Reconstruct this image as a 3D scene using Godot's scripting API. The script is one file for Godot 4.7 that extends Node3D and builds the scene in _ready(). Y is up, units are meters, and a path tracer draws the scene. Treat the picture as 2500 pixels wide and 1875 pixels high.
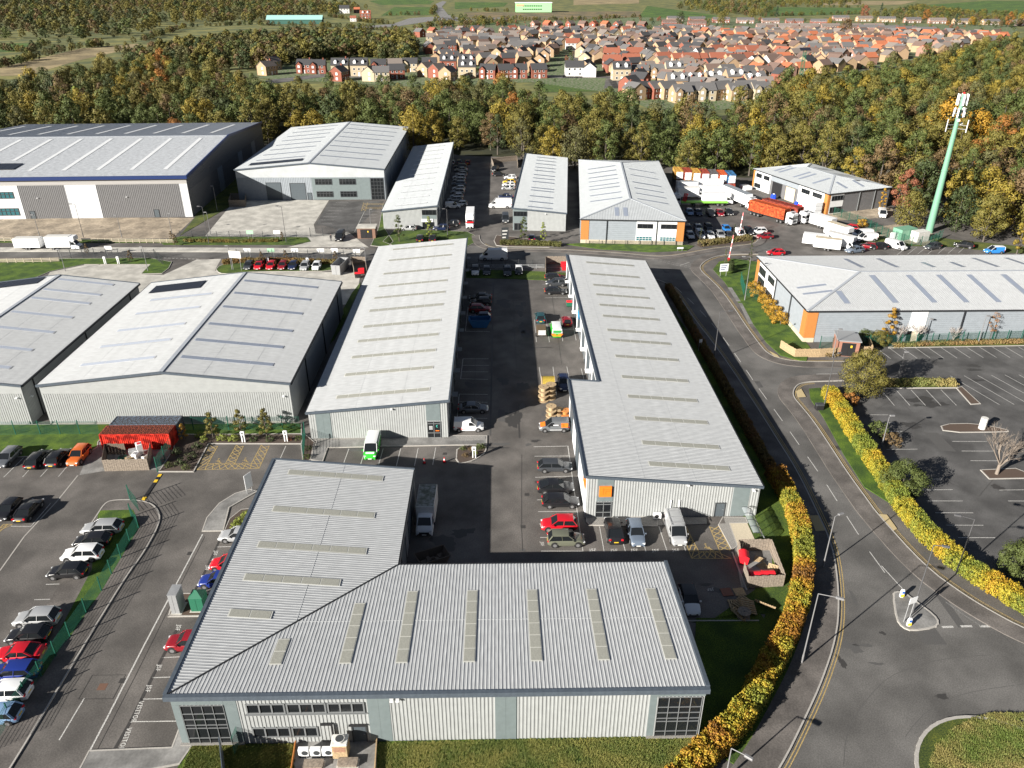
extends Node3D
# An industrial estate in autumn sun, seen from the air: units round a yard, a wood behind, a town beyond.
var M := {}
var used := {}
var rng := RandomNumberGenerator.new()

# ---------- small helpers ----------
func pv(a: Array) -> PackedVector2Array:
	var r := PackedVector2Array()
	for i in range(0, a.size(),2):
		r.append(Vector2(a[i], a[i + 1]))
	return r

func numbered(n: String) -> String:
	used[n] = used.get(n, -1) + 1
	return n if used[n] == 0 else "%s_%03d" % [n, used[n]]

class Shape:
	var v := PackedVector3Array()
	var n := PackedVector3Array()
	var c := PackedColorArray()
	var tint := Color.WHITE
	var tinted := false
	func tri(a: Vector3, b: Vector3, d: Vector3) -> void:
		var m := (d - a).cross(b - a).normalized()
		v.append_array([a, b, d])
		n.append_array([m, m, m])
		if tinted:
			c.append_array([tint, tint, tint])
	func quad(a: Vector3, b: Vector3, d: Vector3, e: Vector3) -> void:
		tri(a, b, d)
		tri(a, d, e)
	func stri(a: Vector3, b: Vector3, d: Vector3, na: Vector3, nb: Vector3, nd: Vector3) -> void:
		v.append_array([a, b, d])
		n.append_array([na, nb, nd])
		if tinted:
			c.append_array([tint, tint, tint])
	func box(t: Transform3D, s: Vector3) -> void:
		var h := s * .5
		var p := []
		for i in 8:
			p.append(t * Vector3(h.x * (1 if i & 1 else -1), h.y * (1 if i & 2 else -1), h.z * (1 if i & 4 else -1)))
		for f in [[4,6,7,5],[1,3,2,0],[0,2,6,4],[5,7,3,1],[2,3,7,6],[4,5,1,0]]:
			quad(p[f[0]], p[f[1]], p[f[2]], p[f[3]])
	func block(a: Vector3, b: Vector3) -> void:
		box(Transform3D(Basis(), (a + b) * .5), (b - a).abs())
	func bar(a: Vector3, b: Vector3, w: float, h: float) -> void:
		var d := b - a
		var z := d.normalized()
		var up := Vector3.UP if absf(z.y) < .98 else Vector3.RIGHT
		var x := up.cross(z).normalized()
		box(Transform3D(Basis(x, z.cross(x), z), (a + b) * .5),Vector3(w, h, d.length()))
	func tube(a: Vector3, b: Vector3, r0: float, r1: float, k := 8, caps := true) -> void:
		var z := (b - a).normalized()
		var up := Vector3.UP if absf(z.y) < .9 else Vector3.RIGHT
		var x := up.cross(z).normalized()
		var y := z.cross(x)
		for i in k:
			var p := x * cos(TAU * i / k) + y * sin(TAU * i / k)
			var q := x * cos(TAU * (i + 1) / k) + y * sin(TAU * (i + 1) / k)
			stri(a + p * r0, b + p * r1, b + q * r1, p, p, q)
			stri(a + p * r0, b + q * r1, a + q * r0, p, q, q)
			if caps:
				tri(b, b + q * r1, b + p * r1)
				tri(a, a + p * r0, a + q * r0)
	func grid(rows: Array) -> void:
		var nr := rows.size()
		var nc: int = rows[0].size()
		var nn := []
		for i in nr:
			var line := []
			for j in nc:
				var du: Vector3 = rows[i][mini(j + 1, nc - 1)] - rows[i][maxi(j - 1,0)]
				var dv: Vector3 = rows[mini(i + 1, nr - 1)][j] - rows[maxi(i - 1,0)][j]
				line.append(du.cross(dv).normalized())
			nn.append(line)
		for i in nr - 1:
			for j in nc - 1:
				stri(rows[i][j], rows[i + 1][j], rows[i + 1][j + 1], nn[i][j], nn[i + 1][j], nn[i + 1][j + 1])
				stri(rows[i][j], rows[i + 1][j + 1], rows[i][j + 1], nn[i][j], nn[i + 1][j + 1], nn[i][j + 1])
	func flat_poly(p: PackedVector2Array, y: float) -> void:
		var idx := Geometry2D.triangulate_polygon(p)
		for i in range(0, idx.size(),3):
			var a := Vector3(p[idx[i]].x, y, p[idx[i]].y)
			var b := Vector3(p[idx[i + 1]].x, y, p[idx[i + 1]].y)
			var d := Vector3(p[idx[i + 2]].x, y, p[idx[i + 2]].y)
			if (d - a).cross(b - a).y < 0:
				tri(a, d, b)
			else:
				tri(a, b, d)
	func slab(p: PackedVector2Array, y0: float, y1: float) -> void:
		flat_poly(p, y1)
		for i in p.size():
			var a := p[i]
			var b := p[(i + 1) % p.size()]
			quad(Vector3(a.x, y0, a.y),Vector3(a.x, y1, a.y),Vector3(b.x, y1, b.y),Vector3(b.x, y0, b.y))
	func ribbed(p: Array, u: Vector3, w: Vector3, out: Vector3, pitch: float, depth: float, share := .25, slope := .12) -> void:
		var o: Vector3 = p[0]
		var q := []
		var lo := INF
		var hi := -INF
		for x in p:
			var t := Vector2((x - o).dot(u), (x - o).dot(w))
			q.append(t)
			lo = minf(lo, t.x)
			hi = maxf(hi, t.x)
		var at := []
		var k := floorf(lo / pitch) - 1
		while k * pitch < hi:
			var b := k * pitch
			at.append_array([[b, .0],[b + pitch * (1 - share - 2 * slope),.0],[b + pitch * (1 - share - slope), depth],[b + pitch * (1 - slope), depth]])
			k += 1
		var extra := [lo + 1e-4, hi - 1e-4]
		for t in q:
			extra.append(t.x)
		var pts := []
		for a in at:
			if a[0] > lo and a[0] < hi:
				pts.append(a)
		for x in extra:
			var h := .0
			for i in at.size() - 1:
				if at[i][0] <= x and x <= at[i + 1][0]:
					h = lerpf(at[i][1], at[i + 1][1], (x - at[i][0]) / maxf(1e-6, at[i + 1][0] - at[i][0]))
			pts.append([clampf(x, lo + 1e-4, hi - 1e-4), h])
		pts.sort_custom(func(a, b): return a[0] < b[0])
		var last := []
		for a in pts:
			var v0 := INF
			var v1 := -INF
			for i in q.size():
				var s: Vector2 = q[i]
				var e: Vector2 = q[(i + 1) % q.size()]
				if (s.x - a[0]) * (e.x - a[0]) <= 0 and absf(s.x - e.x) > 1e-6:
					var y := lerpf(s.y, e.y, (a[0] - s.x) / (e.x - s.x))
					v0 = minf(v0, y)
					v1 = maxf(v1, y)
			if v1 < v0:
				continue
			var now := [o + u * a[0] + w * v0 + out * a[1], o + u * a[0] + w * v1 + out * a[1]]
			if last and (now[0] - last[0]).length() > 1e-4:
				quad(last[0], last[1], now[1], now[0])
			last = now
	func mesh() -> ArrayMesh:
		var m := ArrayMesh.new()
		var a := []
		a.resize(Mesh.ARRAY_MAX)
		a[Mesh.ARRAY_VERTEX] = v
		a[Mesh.ARRAY_NORMAL] = n
		if tinted:
			a[Mesh.ARRAY_COLOR] = c
		m.add_surface_from_arrays(Mesh.PRIMITIVE_TRIANGLES, a)
		return m

func V(x: float, y: float, z: float) -> Vector3:
	return Vector3(x, y, z)

func part(called: String, s, m: Material, parent: Node3D) -> MeshInstance3D:
	var o := MeshInstance3D.new()
	o.name = called
	o.mesh = s.mesh() if s is Shape else s
	o.material_override = m
	parent.add_child(o, true)
	return o

func thing(called: String, label: String, category: String, at := Vector3.ZERO, turn := .0, group := "") -> Node3D:
	var o := Node3D.new()
	o.name = numbered(called)
	add_child(o)
	o.position = at
	o.rotation.y = turn
	tag(o, label, category, group)
	return o

func tag(o: Node, label: String, category: String, group := "") -> void:
	o.set_meta("label", label)
	o.set_meta("category", category)
	if group:
		o.set_meta("group", group)

func copy(src: Node3D, label: String, at: Vector3, turn: float, group := "") -> Node3D:
	var o := src.duplicate()
	o.name = numbered(src.get_meta("kindname", String(src.name)))
	add_child(o)
	o.position = at
	o.rotation.y = turn
	o.set_meta("label", label)
	if group:
		o.set_meta("group", group)
	return o

func solo(called: String, s, m: Material, label: String, category: String, group := "") -> MeshInstance3D:
	var o := part(called, s, m, self)
	o.name = numbered(called)
	tag(o, label, category, group)
	return o

func setting(called: String, s, m: Material) -> MeshInstance3D:
	var o := part(called, s, m, self)
	o.name = numbered(called)
	o.set_meta("kind", "structure")
	return o

# ---------- materials ----------
func lin(r: float, g: float, b: float) -> Color:
	return Color(r, g, b).linear_to_srgb()

func mat(r: float, g: float, b: float, rough := .8, metal := .0) -> StandardMaterial3D:
	var m := StandardMaterial3D.new()
	m.albedo_color = lin(r, g, b)
	m.roughness = rough
	m.metallic = metal
	m.cull_mode = BaseMaterial3D.CULL_DISABLED
	return m

# a seamless picture that runs between two tints with noise; grain adds single-pixel speckle
func picture(size: int, freq: float, octaves: int, lo: Color, hi: Color, seed_: int, sharp := 1.0, grain := .0) -> ImageTexture:
	var f := FastNoiseLite.new()
	f.seed = seed_
	f.noise_type = FastNoiseLite.TYPE_SIMPLEX_SMOOTH
	f.frequency = freq
	f.fractal_octaves = octaves
	f.fractal_gain = .55
	var im := f.get_seamless_image(size, size)
	im.convert(Image.FORMAT_L8)
	var d := im.get_data()
	var o := PackedByteArray()
	o.resize(size * size * 3)
	var r := RandomNumberGenerator.new()
	r.seed = seed_
	for i in size * size:
		var x := clampf((d[i] / 255.0 - .5) * sharp + .5 + (r.randf() - .5) * grain, 0,1)
		var k := lo.lerp(hi, x)
		o[i * 3] = int(k.r * 255)
		o[i * 3 + 1] = int(k.g * 255)
		o[i * 3 + 2] = int(k.b * 255)
	return ImageTexture.create_from_image(Image.create_from_data(size, size, false, Image.FORMAT_RGB8, o))

func layered(base: StandardMaterial3D, near: Texture2D, near_m: float, far: Texture2D = null, far_m := 60.0) -> StandardMaterial3D:
	base.albedo_texture = near
	base.uv1_triplanar = true
	base.uv1_world_triplanar = true
	base.uv1_scale = Vector3.ONE / near_m
	if far:
		base.detail_enabled = true
		base.detail_albedo = far
		base.detail_blend_mode = BaseMaterial3D.BLEND_MODE_MUL
		base.detail_uv_layer = BaseMaterial3D.DETAIL_UV_2
		base.uv2_triplanar = true
		base.uv2_world_triplanar = true
		base.uv2_scale = Vector3.ONE / far_m
	return base

func w3(x: float) -> Color:
	return Color(x, x, x)

func make_materials() -> void:
	var speck := picture(512,.05,4, w3(.78), w3(1.0),3,1.2,.2)
	var patch := picture(512,.012,5, w3(.74), w3(1.0),5,1.5)
	var fine := picture(256,.03,3, w3(.9), w3(1.0),7,1.3,.1)
	var streak := picture(512,.02,4, w3(.95), w3(1.0),9,1.4)
	var mottle := picture(512,.02,4, w3(.82), w3(1.0),9,1.5)
	M.tarmac = layered(mat(.185,.17,.157,.86), speck, 5.3, patch, 47.0)
	M.road = layered(mat(.19,.183,.174,.86), speck, 4.7, patch, 61.0)
	M.darktar = layered(mat(.145,.142,.14,.85), speck, 4.1, patch, 37.0)
	M.stain = layered(mat(.06,.057,.054,.6), speck, 3.1)
	M.repair = layered(mat(.11,.107,.104,.8), speck, 3.1)
	M.path = layered(mat(.205,.185,.17,.9), speck, 6.1, patch, 29.0)
	M.paving = layered(mat(.3,.295,.285,.9), fine, 3.0, patch, 23.0)
	M.concrete = layered(mat(.56,.54,.49,.9), streak, 7.0, mottle, 41.0)
	M.sandyard = layered(mat(.52,.43,.32,.95), mottle, 9.0, patch, 33.0)
	M.kerb = layered(mat(.42,.4,.37,.9), fine, 2.0)
	M.gravel = layered(mat(.5,.48,.45,.95), picture(256,.2,2, w3(.45), w3(1.0),11,2.0,.5),1.6)
	M.soil = layered(mat(.09,.065,.05,1.0), speck, 2.2)
	M.bark_mulch = layered(mat(.11,.075,.055,1.0), speck, 1.7)
	var g1 := picture(512,.06,4, Color(.42,.55,.38), Color(1.0,1.0,.75),13,1.5,.5)
	var g2 := picture(512,.016,5, Color(.62,.7,.62), Color(1.0,.98,.8),15,1.8)
	M.grass = layered(mat(.155,.215,.045,1.0), g1,5.7, g2,39.0)
	M.lawn = layered(mat(.165,.25,.042,1.0), g1,4.3, g2,27.0)
	M.rough_grass = layered(mat(.22,.22,.07,1.0), g1,6.3, g2,51.0)
	M.field = layered(mat(.24,.235,.1,1.0), mottle, 70.0, g2,330.0)
	M.field_green = layered(mat(.16,.27,.055,1.0), g1,50.0, g2,290.0)
	M.field_straw = layered(mat(.42,.33,.17,1.0), mottle, 40.0, patch, 300.0)
	M.field_brown = layered(mat(.3,.22,.16,1.0), speck, 40.0, g2,300.0)
	M.forest_floor = layered(mat(.06,.055,.025,1.0), g1,9.0, g2,90.0)
	M.paint = layered(mat(.72,.71,.68,.7), picture(256,.08,3, w3(.62), w3(1.0),17,1.8,.3),2.3)
	M.paint_worn = layered(mat(.42,.415,.4,.8), picture(256,.1,3, w3(.4), w3(1.0),18,2.2,.4),1.9)
	M.yellow_paint = layered(mat(.6,.44,.18,.75), picture(256,.08,3, w3(.6), w3(1.0),19,1.8,.3),2.1)
	M.tactile = layered(mat(.5,.4,.22,.9), fine, 1.0)
	var run := picture(512,.03,4, w3(.88), w3(1.0),65,1.7,.04)
	M.roof = layered(mat(.475,.49,.5,.42,.0), run, 23.0)
	M.roof.uv1_scale = V(.03,.3,.3)
	M.roof_z = layered(mat(.5,.515,.525,.42,.0), run, 23.0)
	M.roof_z.uv1_scale = V(.3,.3,.03)
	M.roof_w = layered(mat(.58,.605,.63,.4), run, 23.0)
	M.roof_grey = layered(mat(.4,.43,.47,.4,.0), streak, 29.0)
	M.roof_pale = layered(mat(.45,.475,.49,.45,.0), streak, 25.0)
	M.clad = layered(mat(.345,.36,.36,.45,.0), streak, 13.0)
	M.clad_blue = layered(mat(.27,.3,.33,.45), streak, 12.0)
	M.clad_dark = layered(mat(.1,.115,.13,.5), streak, 12.0)
	M.clad_mid = layered(mat(.15,.15,.155,.5), streak, 12.0)
	M.clad_white = layered(mat(.6,.62,.64,.45), streak, 12.0)
	M.panel = layered(mat(.165,.2,.205,.4), streak, 9.0)
	M.fascia = layered(mat(.085,.105,.13,.4), fine, 4.0)
	M.fascia_blue = mat(.012,.03,.12,.4)
	M.gutter = mat(.02,.022,.025,.6)
	M.frame = mat(.17,.18,.185,.4)
	M.frame_dark = mat(.05,.055,.06,.4)
	M.glass = mat(.012,.014,.016,.06)
	M.glass_blue = mat(.03,.12,.14,.08)
	M.skylight = layered(mat(.4,.4,.35,.35), fine, 2.0)
	M.skylight_bar = mat(.62,.62,.57,.4)
	M.skylight_grey = layered(mat(.3,.34,.42,.3), fine, 2.0)
	M.skylight_pale = layered(mat(.52,.57,.66,.3), fine, 2.0)
	M.skylight_white = mat(.74,.76,.77,.35)
	M.solar = mat(.02,.022,.03,.12)
	M.door_grey = layered(mat(.09,.11,.125,.45), fine, 2.0)
	M.orange_board = layered(mat(.48,.19,.05,.6), streak, 4.0)
	M.stone_base = layered(mat(.56,.49,.37,.9), fine, 2.0)
	M.white_render = layered(mat(.74,.75,.75,.6), streak, 6.0)
	M.white = mat(.76,.77,.78,.4)
	M.offwhite = layered(mat(.66,.65,.62,.5), streak, 5.0)
	M.black = mat(.018,.018,.02,.5)
	M.rubber = mat(.02,.02,.02,.85)
	M.rim = mat(.34,.34,.35,.3,.6)
	M.steel = mat(.4,.41,.42,.4,.5)
	M.galv = layered(mat(.38,.39,.4,.5,.3), fine, 1.0)
	M.pole = mat(.1,.1,.105,.5,.2)
	M.pole_pale = mat(.2,.2,.205,.5,.1)
	M.red = mat(.62,.012,.02,.35)
	M.red_bin = mat(.72,.02,.03,.35)
	M.orange = mat(.85,.2,.02,.4)
	M.green_fence = mat(.01,.09,.06,.5)
	M.green_box = mat(.02,.13,.075,.5)
	M.mint = layered(mat(.17,.36,.25,.5), streak, 4.0)
	M.timber = layered(mat(.3,.25,.2,.9), picture(256,.03,4, w3(.75), w3(1.0),23,1.4,.06),2.4)
	M.timber_new = layered(mat(.52,.38,.22,.9), picture(256,.03,4, w3(.75), w3(1.0),24,1.4,.06),1.9)
	M.timber_dark = layered(mat(.14,.11,.085,.95), fine, 2.0)
	M.plate = mat(.75,.74,.7,.5)
	M.plate_yellow = mat(.75,.5,.03,.5)
	M.lamp_glass = mat(.7,.72,.74,.15)
	M.tail = mat(.5,.01,.02,.2)
	var rusty := picture(256,.03,4, Color(.55,.4,.35), w3(1.0),31,2.0,.15)
	M.roof_dirty = layered(mat(.4,.4,.37,.7), picture(256,.012,3, Color(.62,.62,.55), w3(1.0),33,1.6),3.6)
	M.orange_box = layered(mat(.62,.13,.035,.55), rusty, 5.0)
	M.rust_box = layered(mat(.36,.07,.04,.6), rusty, 6.0)
	M.yellow_box = layered(mat(.6,.4,.08,.6), rusty, 7.0)
	M.grey_box = layered(mat(.15,.17,.19,.6), rusty, 6.0)
	M.blue_box = layered(mat(.05,.22,.5,.55), rusty, 7.0)
	M.red_box = layered(mat(.7,.04,.02,.5), rusty, 9.0)
	M.red_rust = layered(mat(.42,.1,.05,.8), picture(256,.03,4, Color(.2,.14,.12), w3(1.0),35,2.6,.3),2.2)
	M.blue_rust = layered(mat(.14,.2,.27,.7), rusty, 3.0)

# ---------- buildings ----------
func wall_at(a: Vector3, b: Vector3) -> Transform3D:  # from its left to its right foot, seen from outside
	var u := (b - a).normalized()
	return Transform3D(Basis(u, Vector3.UP, u.cross(Vector3.UP)), a)

func clad(parent: Node3D, called: String, t: Transform3D, p: Array, kind: String, m: Material, pitch := .333, depth := .035) -> MeshInstance3D:
	var s := Shape.new()
	var q := []
	for x in p:
		q.append(t * V(x[0], x[1],0))
	if kind == "v":
		s.ribbed(q, t.basis.x, t.basis.y, t.basis.z, pitch, depth, .3,.08)
	elif kind == "h":
		s.ribbed(q, t.basis.y, t.basis.x, t.basis.z, pitch, depth, .5,.06)
	else:
		for i in range(1, q.size() - 1):
			s.quad(q[0], q[i], q[i + 1], q[i + 1])
	return part(called, s, m, parent)

func rect(u0: float, u1: float, v0: float, v1: float) -> Array:
	return [[u0, v0],[u0, v1],[u1, v1],[u1, v0]]

# flat panel standing proud of the cladding, cut by joints into sheets
func panels(parent: Node3D, called: String, t: Transform3D, u0: float, u1: float, v0: float, v1: float, m: Material, n := 1, proud := .06) -> void:
	for i in n:
		var s := Shape.new()
		var a := lerpf(u0, u1, float(i) / n) + .006
		var b := lerpf(u0, u1, float(i + 1) / n) - .006
		s.box(t * Transform3D(Basis(),V((a + b) / 2, (v0 + v1) / 2, proud / 2)),V(b - a, v1 - v0, proud))
		part(called, s, m, parent)

func window(parent: Node3D, t: Transform3D, u0: float, u1: float, v0: float, v1: float, cols, rows, fm: Material, gm: Material, called := "window", w := .06) -> void:
	var xs := []
	var ys := []
	if cols is int:
		for i in cols + 1: xs.append(lerpf(u0, u1, float(i) / cols))
	else:
		xs = cols
	if rows is int:
		for i in rows + 1: ys.append(lerpf(v0, v1, float(i) / rows))
	else:
		ys = rows
	var f := Shape.new()
	for x in xs:
		f.box(t * Transform3D(Basis(),V(x, (v0 + v1) / 2,.06)),V(w, v1 - v0 + w, .12))
	for y in ys:
		f.box(t * Transform3D(Basis(),V((u0 + u1) / 2, y, .058)),V(u1 - u0, w, .11))
	var o := part(called, f, fm, parent)
	for i in xs.size() - 1:
		for j in ys.size() - 1:
			var g := Shape.new()
			g.quad(t * V(xs[i], ys[j],.05), t * V(xs[i], ys[j + 1],.05), t * V(xs[i + 1], ys[j + 1],.05), t * V(xs[i + 1], ys[j],.05))
			part("pane", g, gm, o)

func door(parent: Node3D, t: Transform3D, u0: float, u1: float, h: float, m: Material, called := "door", slats := 0) -> void:
	var f := Shape.new()
	for x in [u0, u1]:
		f.box(t * Transform3D(Basis(),V(x, h / 2,.06)),V(.1, h, .12))
	f.box(t * Transform3D(Basis(),V((u0 + u1) / 2, h, .06)),V(u1 - u0 + .1,.12,.13))
	var o := part(called, f, M.frame_dark, parent)
	var s := Shape.new()
	if slats:
		s.ribbed([t * V(u0,.02,.045), t * V(u0, h, .045), t * V(u1, h, .045), t * V(u1,.02,.045)], t.basis.y, t.basis.x, t.basis.z, h / slats, .02,.5,.06)
		part("shutter", s, m, o)
	else:
		s.box(t * Transform3D(Basis(),V((u0 + u1) / 2, h / 2,.03)),V(u1 - u0 - .08, h - .06,.06))
		part("leaf", s, m, o)
		var k := Shape.new()
		k.box(t * Transform3D(Basis(),V(u1 - .18,1.05,.09)),V(.14,.05,.06))
		part("handle", k, M.steel, o)

func roof_sheet(parent: Node3D, p: Array, u: Vector3, m: Material, pitch := .333, depth := .035, called := "roof") -> MeshInstance3D:
	var out: Vector3 = (p[1] - p[0]).cross(p[2] - p[0]).normalized()
	if out.y < 0:
		out = -out
	var s := Shape.new()
	s.ribbed(p, u, out.cross(u), out, pitch, depth, .22,.1)
	return part(called, s, m, parent)

func beam(parent: Node3D, called: String, a: Vector3, b: Vector3, w: float, h: float, m: Material) -> void:
	var s := Shape.new()
	s.bar(a, b, w, h)
	part(called, s, m, parent)

# a run of translucent sheets in a roof: a frame sheet with the panels set on it
func rooflight(parent: Node3D, a: Vector3, b: Vector3, up: Vector3, width: float, n: int, m: Material, fm: Material) -> void:
	var d := (b - a).normalized()
	var x := d.cross(up).normalized() * width / 2
	var f := Shape.new()
	var o1 := up * .065
	f.quad(a - x * 1.12 - d * .08 + o1, a + x * 1.12 - d * .08 + o1, b + x * 1.12 + d * .08 + o1, b - x * 1.12 + d * .08 + o1)
	var o := part("rooflight", f, fm, parent)
	for i in n:
		var s := Shape.new()
		var p := a.lerp(b, float(i) / n) + d * .05
		var q := a.lerp(b, float(i + 1) / n) - d * .05
		s.ribbed([p - x + up * .08, p + x + up * .08, q + x + up * .08, q - x + up * .08], d, d.cross(up), up, 5.0,.0)
		part("rooflight_panel", s, m, o)

func solar(parent: Node3D, o: Vector3, u: Vector3, w: Vector3, nu: int, nw: int) -> void:
	var up := u.cross(w).normalized()
	if up.y < 0: up = -up
	for i in nu:
		for j in nw:
			var s := Shape.new()
			s.box(Transform3D(Basis(u.normalized(), up, u.normalized().cross(up)), o + u * ((i + .5) / nu) + w * ((j + .5) / nw) + up * .14),V(u.length() / nu - .05,.04, w.length() / nw - .05))
			part("solar_panel", s, M.solar, parent)

func wall_lamp(parent: Node3D, t: Transform3D, u: float, v: float) -> void:
	var s := Shape.new()
	s.box(t * Transform3D(Basis(),V(u, v, .2)),V(.3,.12,.4))
	part("flood_light", s, M.white, parent)

# four plain walls, each as high as its corners; sides gives [kind, material] for front, right, back, left
func four_walls(o: Node3D, w: float, d: float, h: Array, sides: Array, pitch := .333) -> Array:
	var c := [V(0,0,0),V(w, 0,0),V(w, 0,-d),V(0,0,-d)]
	var out := []
	for i in 4:
		var t := wall_at(c[i], c[(i + 1) % 4])
		out.append(t)
		if sides[i]:
			var l: float = (c[(i + 1) % 4] - c[i]).length()
			clad(o, "wall", t, [[0,0],[0, h[i]],[l, h[(i + 1) % 4]],[l, 0]], sides[i][0], sides[i][1], pitch)
	return out

func building_front() -> void:
	var o := thing("industrial_unit", "L-shaped grey unit with ribbed white roof and dark valley line, nearest the camera", "warehouse", V(-28.2,0,-46.5))
	var hi := 6.3
	var lo := 4.6
	var a := V(-.1, hi, .1)
	var b := V(45.6, hi, .1)
	var c := V(45.6, lo, -17.9)
	var d := V(17.2, lo, -17.9)
	var e := V(17.2, lo, -35.9)
	var f := V(-.1, hi, -35.9)
	roof_sheet(o, [a, d, c, b],Vector3.RIGHT, M.roof_z, .333,.026)
	roof_sheet(o, [a, f, e, d],Vector3.FORWARD, M.roof, .333,.026)
	beam(o, "valley_gutter", a + V(0,.02,0), d + V(0,.02,0),.16,.1, M.gutter)
	beam(o, "fascia", V(-.35, hi - .16,.28),V(45.85, hi - .16,.28),.36,.5, M.fascia)
	beam(o, "fascia", V(-.28, hi - .15,.08),V(-.28, hi - .15,-36.05),.34,.5, M.fascia)
	beam(o, "verge", V(-.1, hi + .02,-35.98),V(17.3, lo + .02,-35.98),.24,.28, M.fascia)
	beam(o, "verge", V(45.72, hi + .02,.08),V(45.72, lo + .02,-17.95),.34,.3, M.fascia)
	beam(o, "gutter", V(17.33, lo - .14,-18.05),V(17.33, lo - .14,-35.9),.22,.2, M.gutter)
	beam(o, "gutter", V(17.3, lo - .14,-18.03),V(45.7, lo - .14,-18.03),.2,.2, M.gutter)
	beam(o, "sheet_lap", V(8.6,5.452,-9.1),V(8.6,5.452,-35.8),.05,.035, M.roof)
	beam(o, "sheet_lap", V(8.7,5.452,-9.0),V(45.5,5.452,-9.0),.05,.035, M.roof)
	var sy := -(hi - lo) / 17.3
	var up := V(0,0,0)
	var out1 := V(-sy, 1,0).normalized()
	for r in [[-79.9,-26.0,-14.6,6],[-72.5,-26.0,-14.6,6],[-66.2,-26.0,-14.6,6],[-61.1,-26.0,-16.5,5],[-56.1,-26.0,-22.1,2]]:
		var x0: float = r[1] + 28.2
		var x1: float = r[2] + 28.2
		rooflight(o, V(x0, hi + sy * x0, r[0] + 46.5),V(x1, hi + sy * x1, r[0] + 46.5), out1,.95, r[3], M.skylight, M.skylight_bar)
	var sz := (hi - lo) / 18.0
	var out2 := V(0,1,-sz).normalized()
	for r in [[-20.1,-53.0,2],[-13.95,-58.0,5],[-8.95,-59.8,6],[-2.95,-59.8,6],[3.05,-59.8,6],[9.05,-59.8,6],[15.05,-59.8,6]]:
		var z0: float = r[1] + 46.5
		rooflight(o, V(r[0] + 28.2, hi + sz * -3.3,-3.3),V(r[0] + 28.2, hi + sz * z0, z0), out2,.95, r[2], M.skylight, M.skylight_bar)
	var t := wall_at(Vector3.ZERO, V(45.6,0,0))
	clad(o, "wall", t, rect(0,45.6,0,6.2), "v", M.clad, .333,.045)
	panels(o, "wall_panel", t, 0,5.5,4.98,6.1, M.panel, 5)
	panels(o, "wall_panel", t, 4.4,5.5,.25,4.96, M.panel, 1)
	panels(o, "wall_panel", t, 0,.62,.25,4.96, M.panel, 1)
	window(o, t, .7,4.35,.12,4.9,4,[.12,.85,2.1,2.5,3.2,3.9,4.9], M.frame, M.glass, "curtain_wall", .05)
	panels(o, "wall_panel", t, 16.6,18.5,.05,6.1, M.panel, 2)
	panels(o, "wall_panel", t, 27.55,29.4,.05,6.1, M.panel, 2)
	panels(o, "wall_panel", t, 40.9,45.66,5.2,6.1, M.panel, 4)
	panels(o, "wall_panel", t, 40.9,41.5,.25,5.18, M.panel, 1)
	window(o, t, 41.6,45.4,.12,5.1,4,[.12,.85,2.1,2.5,3.2,3.9,5.1], M.frame, M.glass, "curtain_wall", .05)
	for w in [[6.3,9.5,3],[9.75,13.0,3],[13.25,16.3,3]]:
		window(o, t, w[0], w[1],3.85,4.95, w[2],1, M.frame, M.glass, "window", .13)
	for w in [[6.4,9.6,3],[9.85,12.0,2]]:
		window(o, t, w[0], w[1],.85,2.0, w[2],1, M.frame, M.glass, "window", .13)
	door(o, t, 15.05,16.25,2.05, M.door_grey)
	beam(o, "sill", V(6.1,3.72,.1),V(16.5,3.72,.1),.2,.06, M.frame)
	beam(o, "plinth", V(-.1,.1,.14),V(5.5,.1,.14),.28,.22, M.gravel)
	beam(o, "plinth", V(40.9,.1,.14),V(45.8,.1,.14),.28,.22, M.gravel)
	beam(o, "duct", V(12.4,2.5,.2),V(13.4,2.5,.2),.2,.14, M.black)
	beam(o, "duct", V(13.35,2.5,.22),V(13.35,.7,.22),.2,.14, M.black)
	beam(o, "duct", V(14.8,2.3,.2),V(16.3,2.3,.2),.16,.12, M.black)
	wall_lamp(o, t, 18.75,5.4)
	wall_lamp(o, t, 19.25,5.4)
	clad(o, "wall", wall_at(V(45.6,0,0),V(45.6,0,-17.8)),[[0,0],[0,6.2],[17.8,4.5],[17.8,0]], "v", M.clad)
	clad(o, "wall", wall_at(V(0,0,-35.8),Vector3.ZERO), rect(0,35.8,0,6.2), "v", M.clad)
	clad(o, "wall", wall_at(V(17.2,0,-35.8),V(0,0,-35.8)),[[0,0],[0,4.5],[17.2,6.2],[17.2,0]], "v", M.clad)
	var t2 := wall_at(V(17.2,0,-17.8),V(17.2,0,-35.8))
	clad(o, "wall", t2, rect(0,18,0,4.5), "v", M.clad)
	for u in [2.5,9.0]:
		door(o, t2, u, u + 3.6,3.8, M.door_grey, "roller_door", 14)
	var t3 := wall_at(V(45.6,0,-17.8),V(17.2,0,-17.8))
	clad(o, "wall", t3, rect(0,28.4,0,4.5), "v", M.clad)

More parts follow.
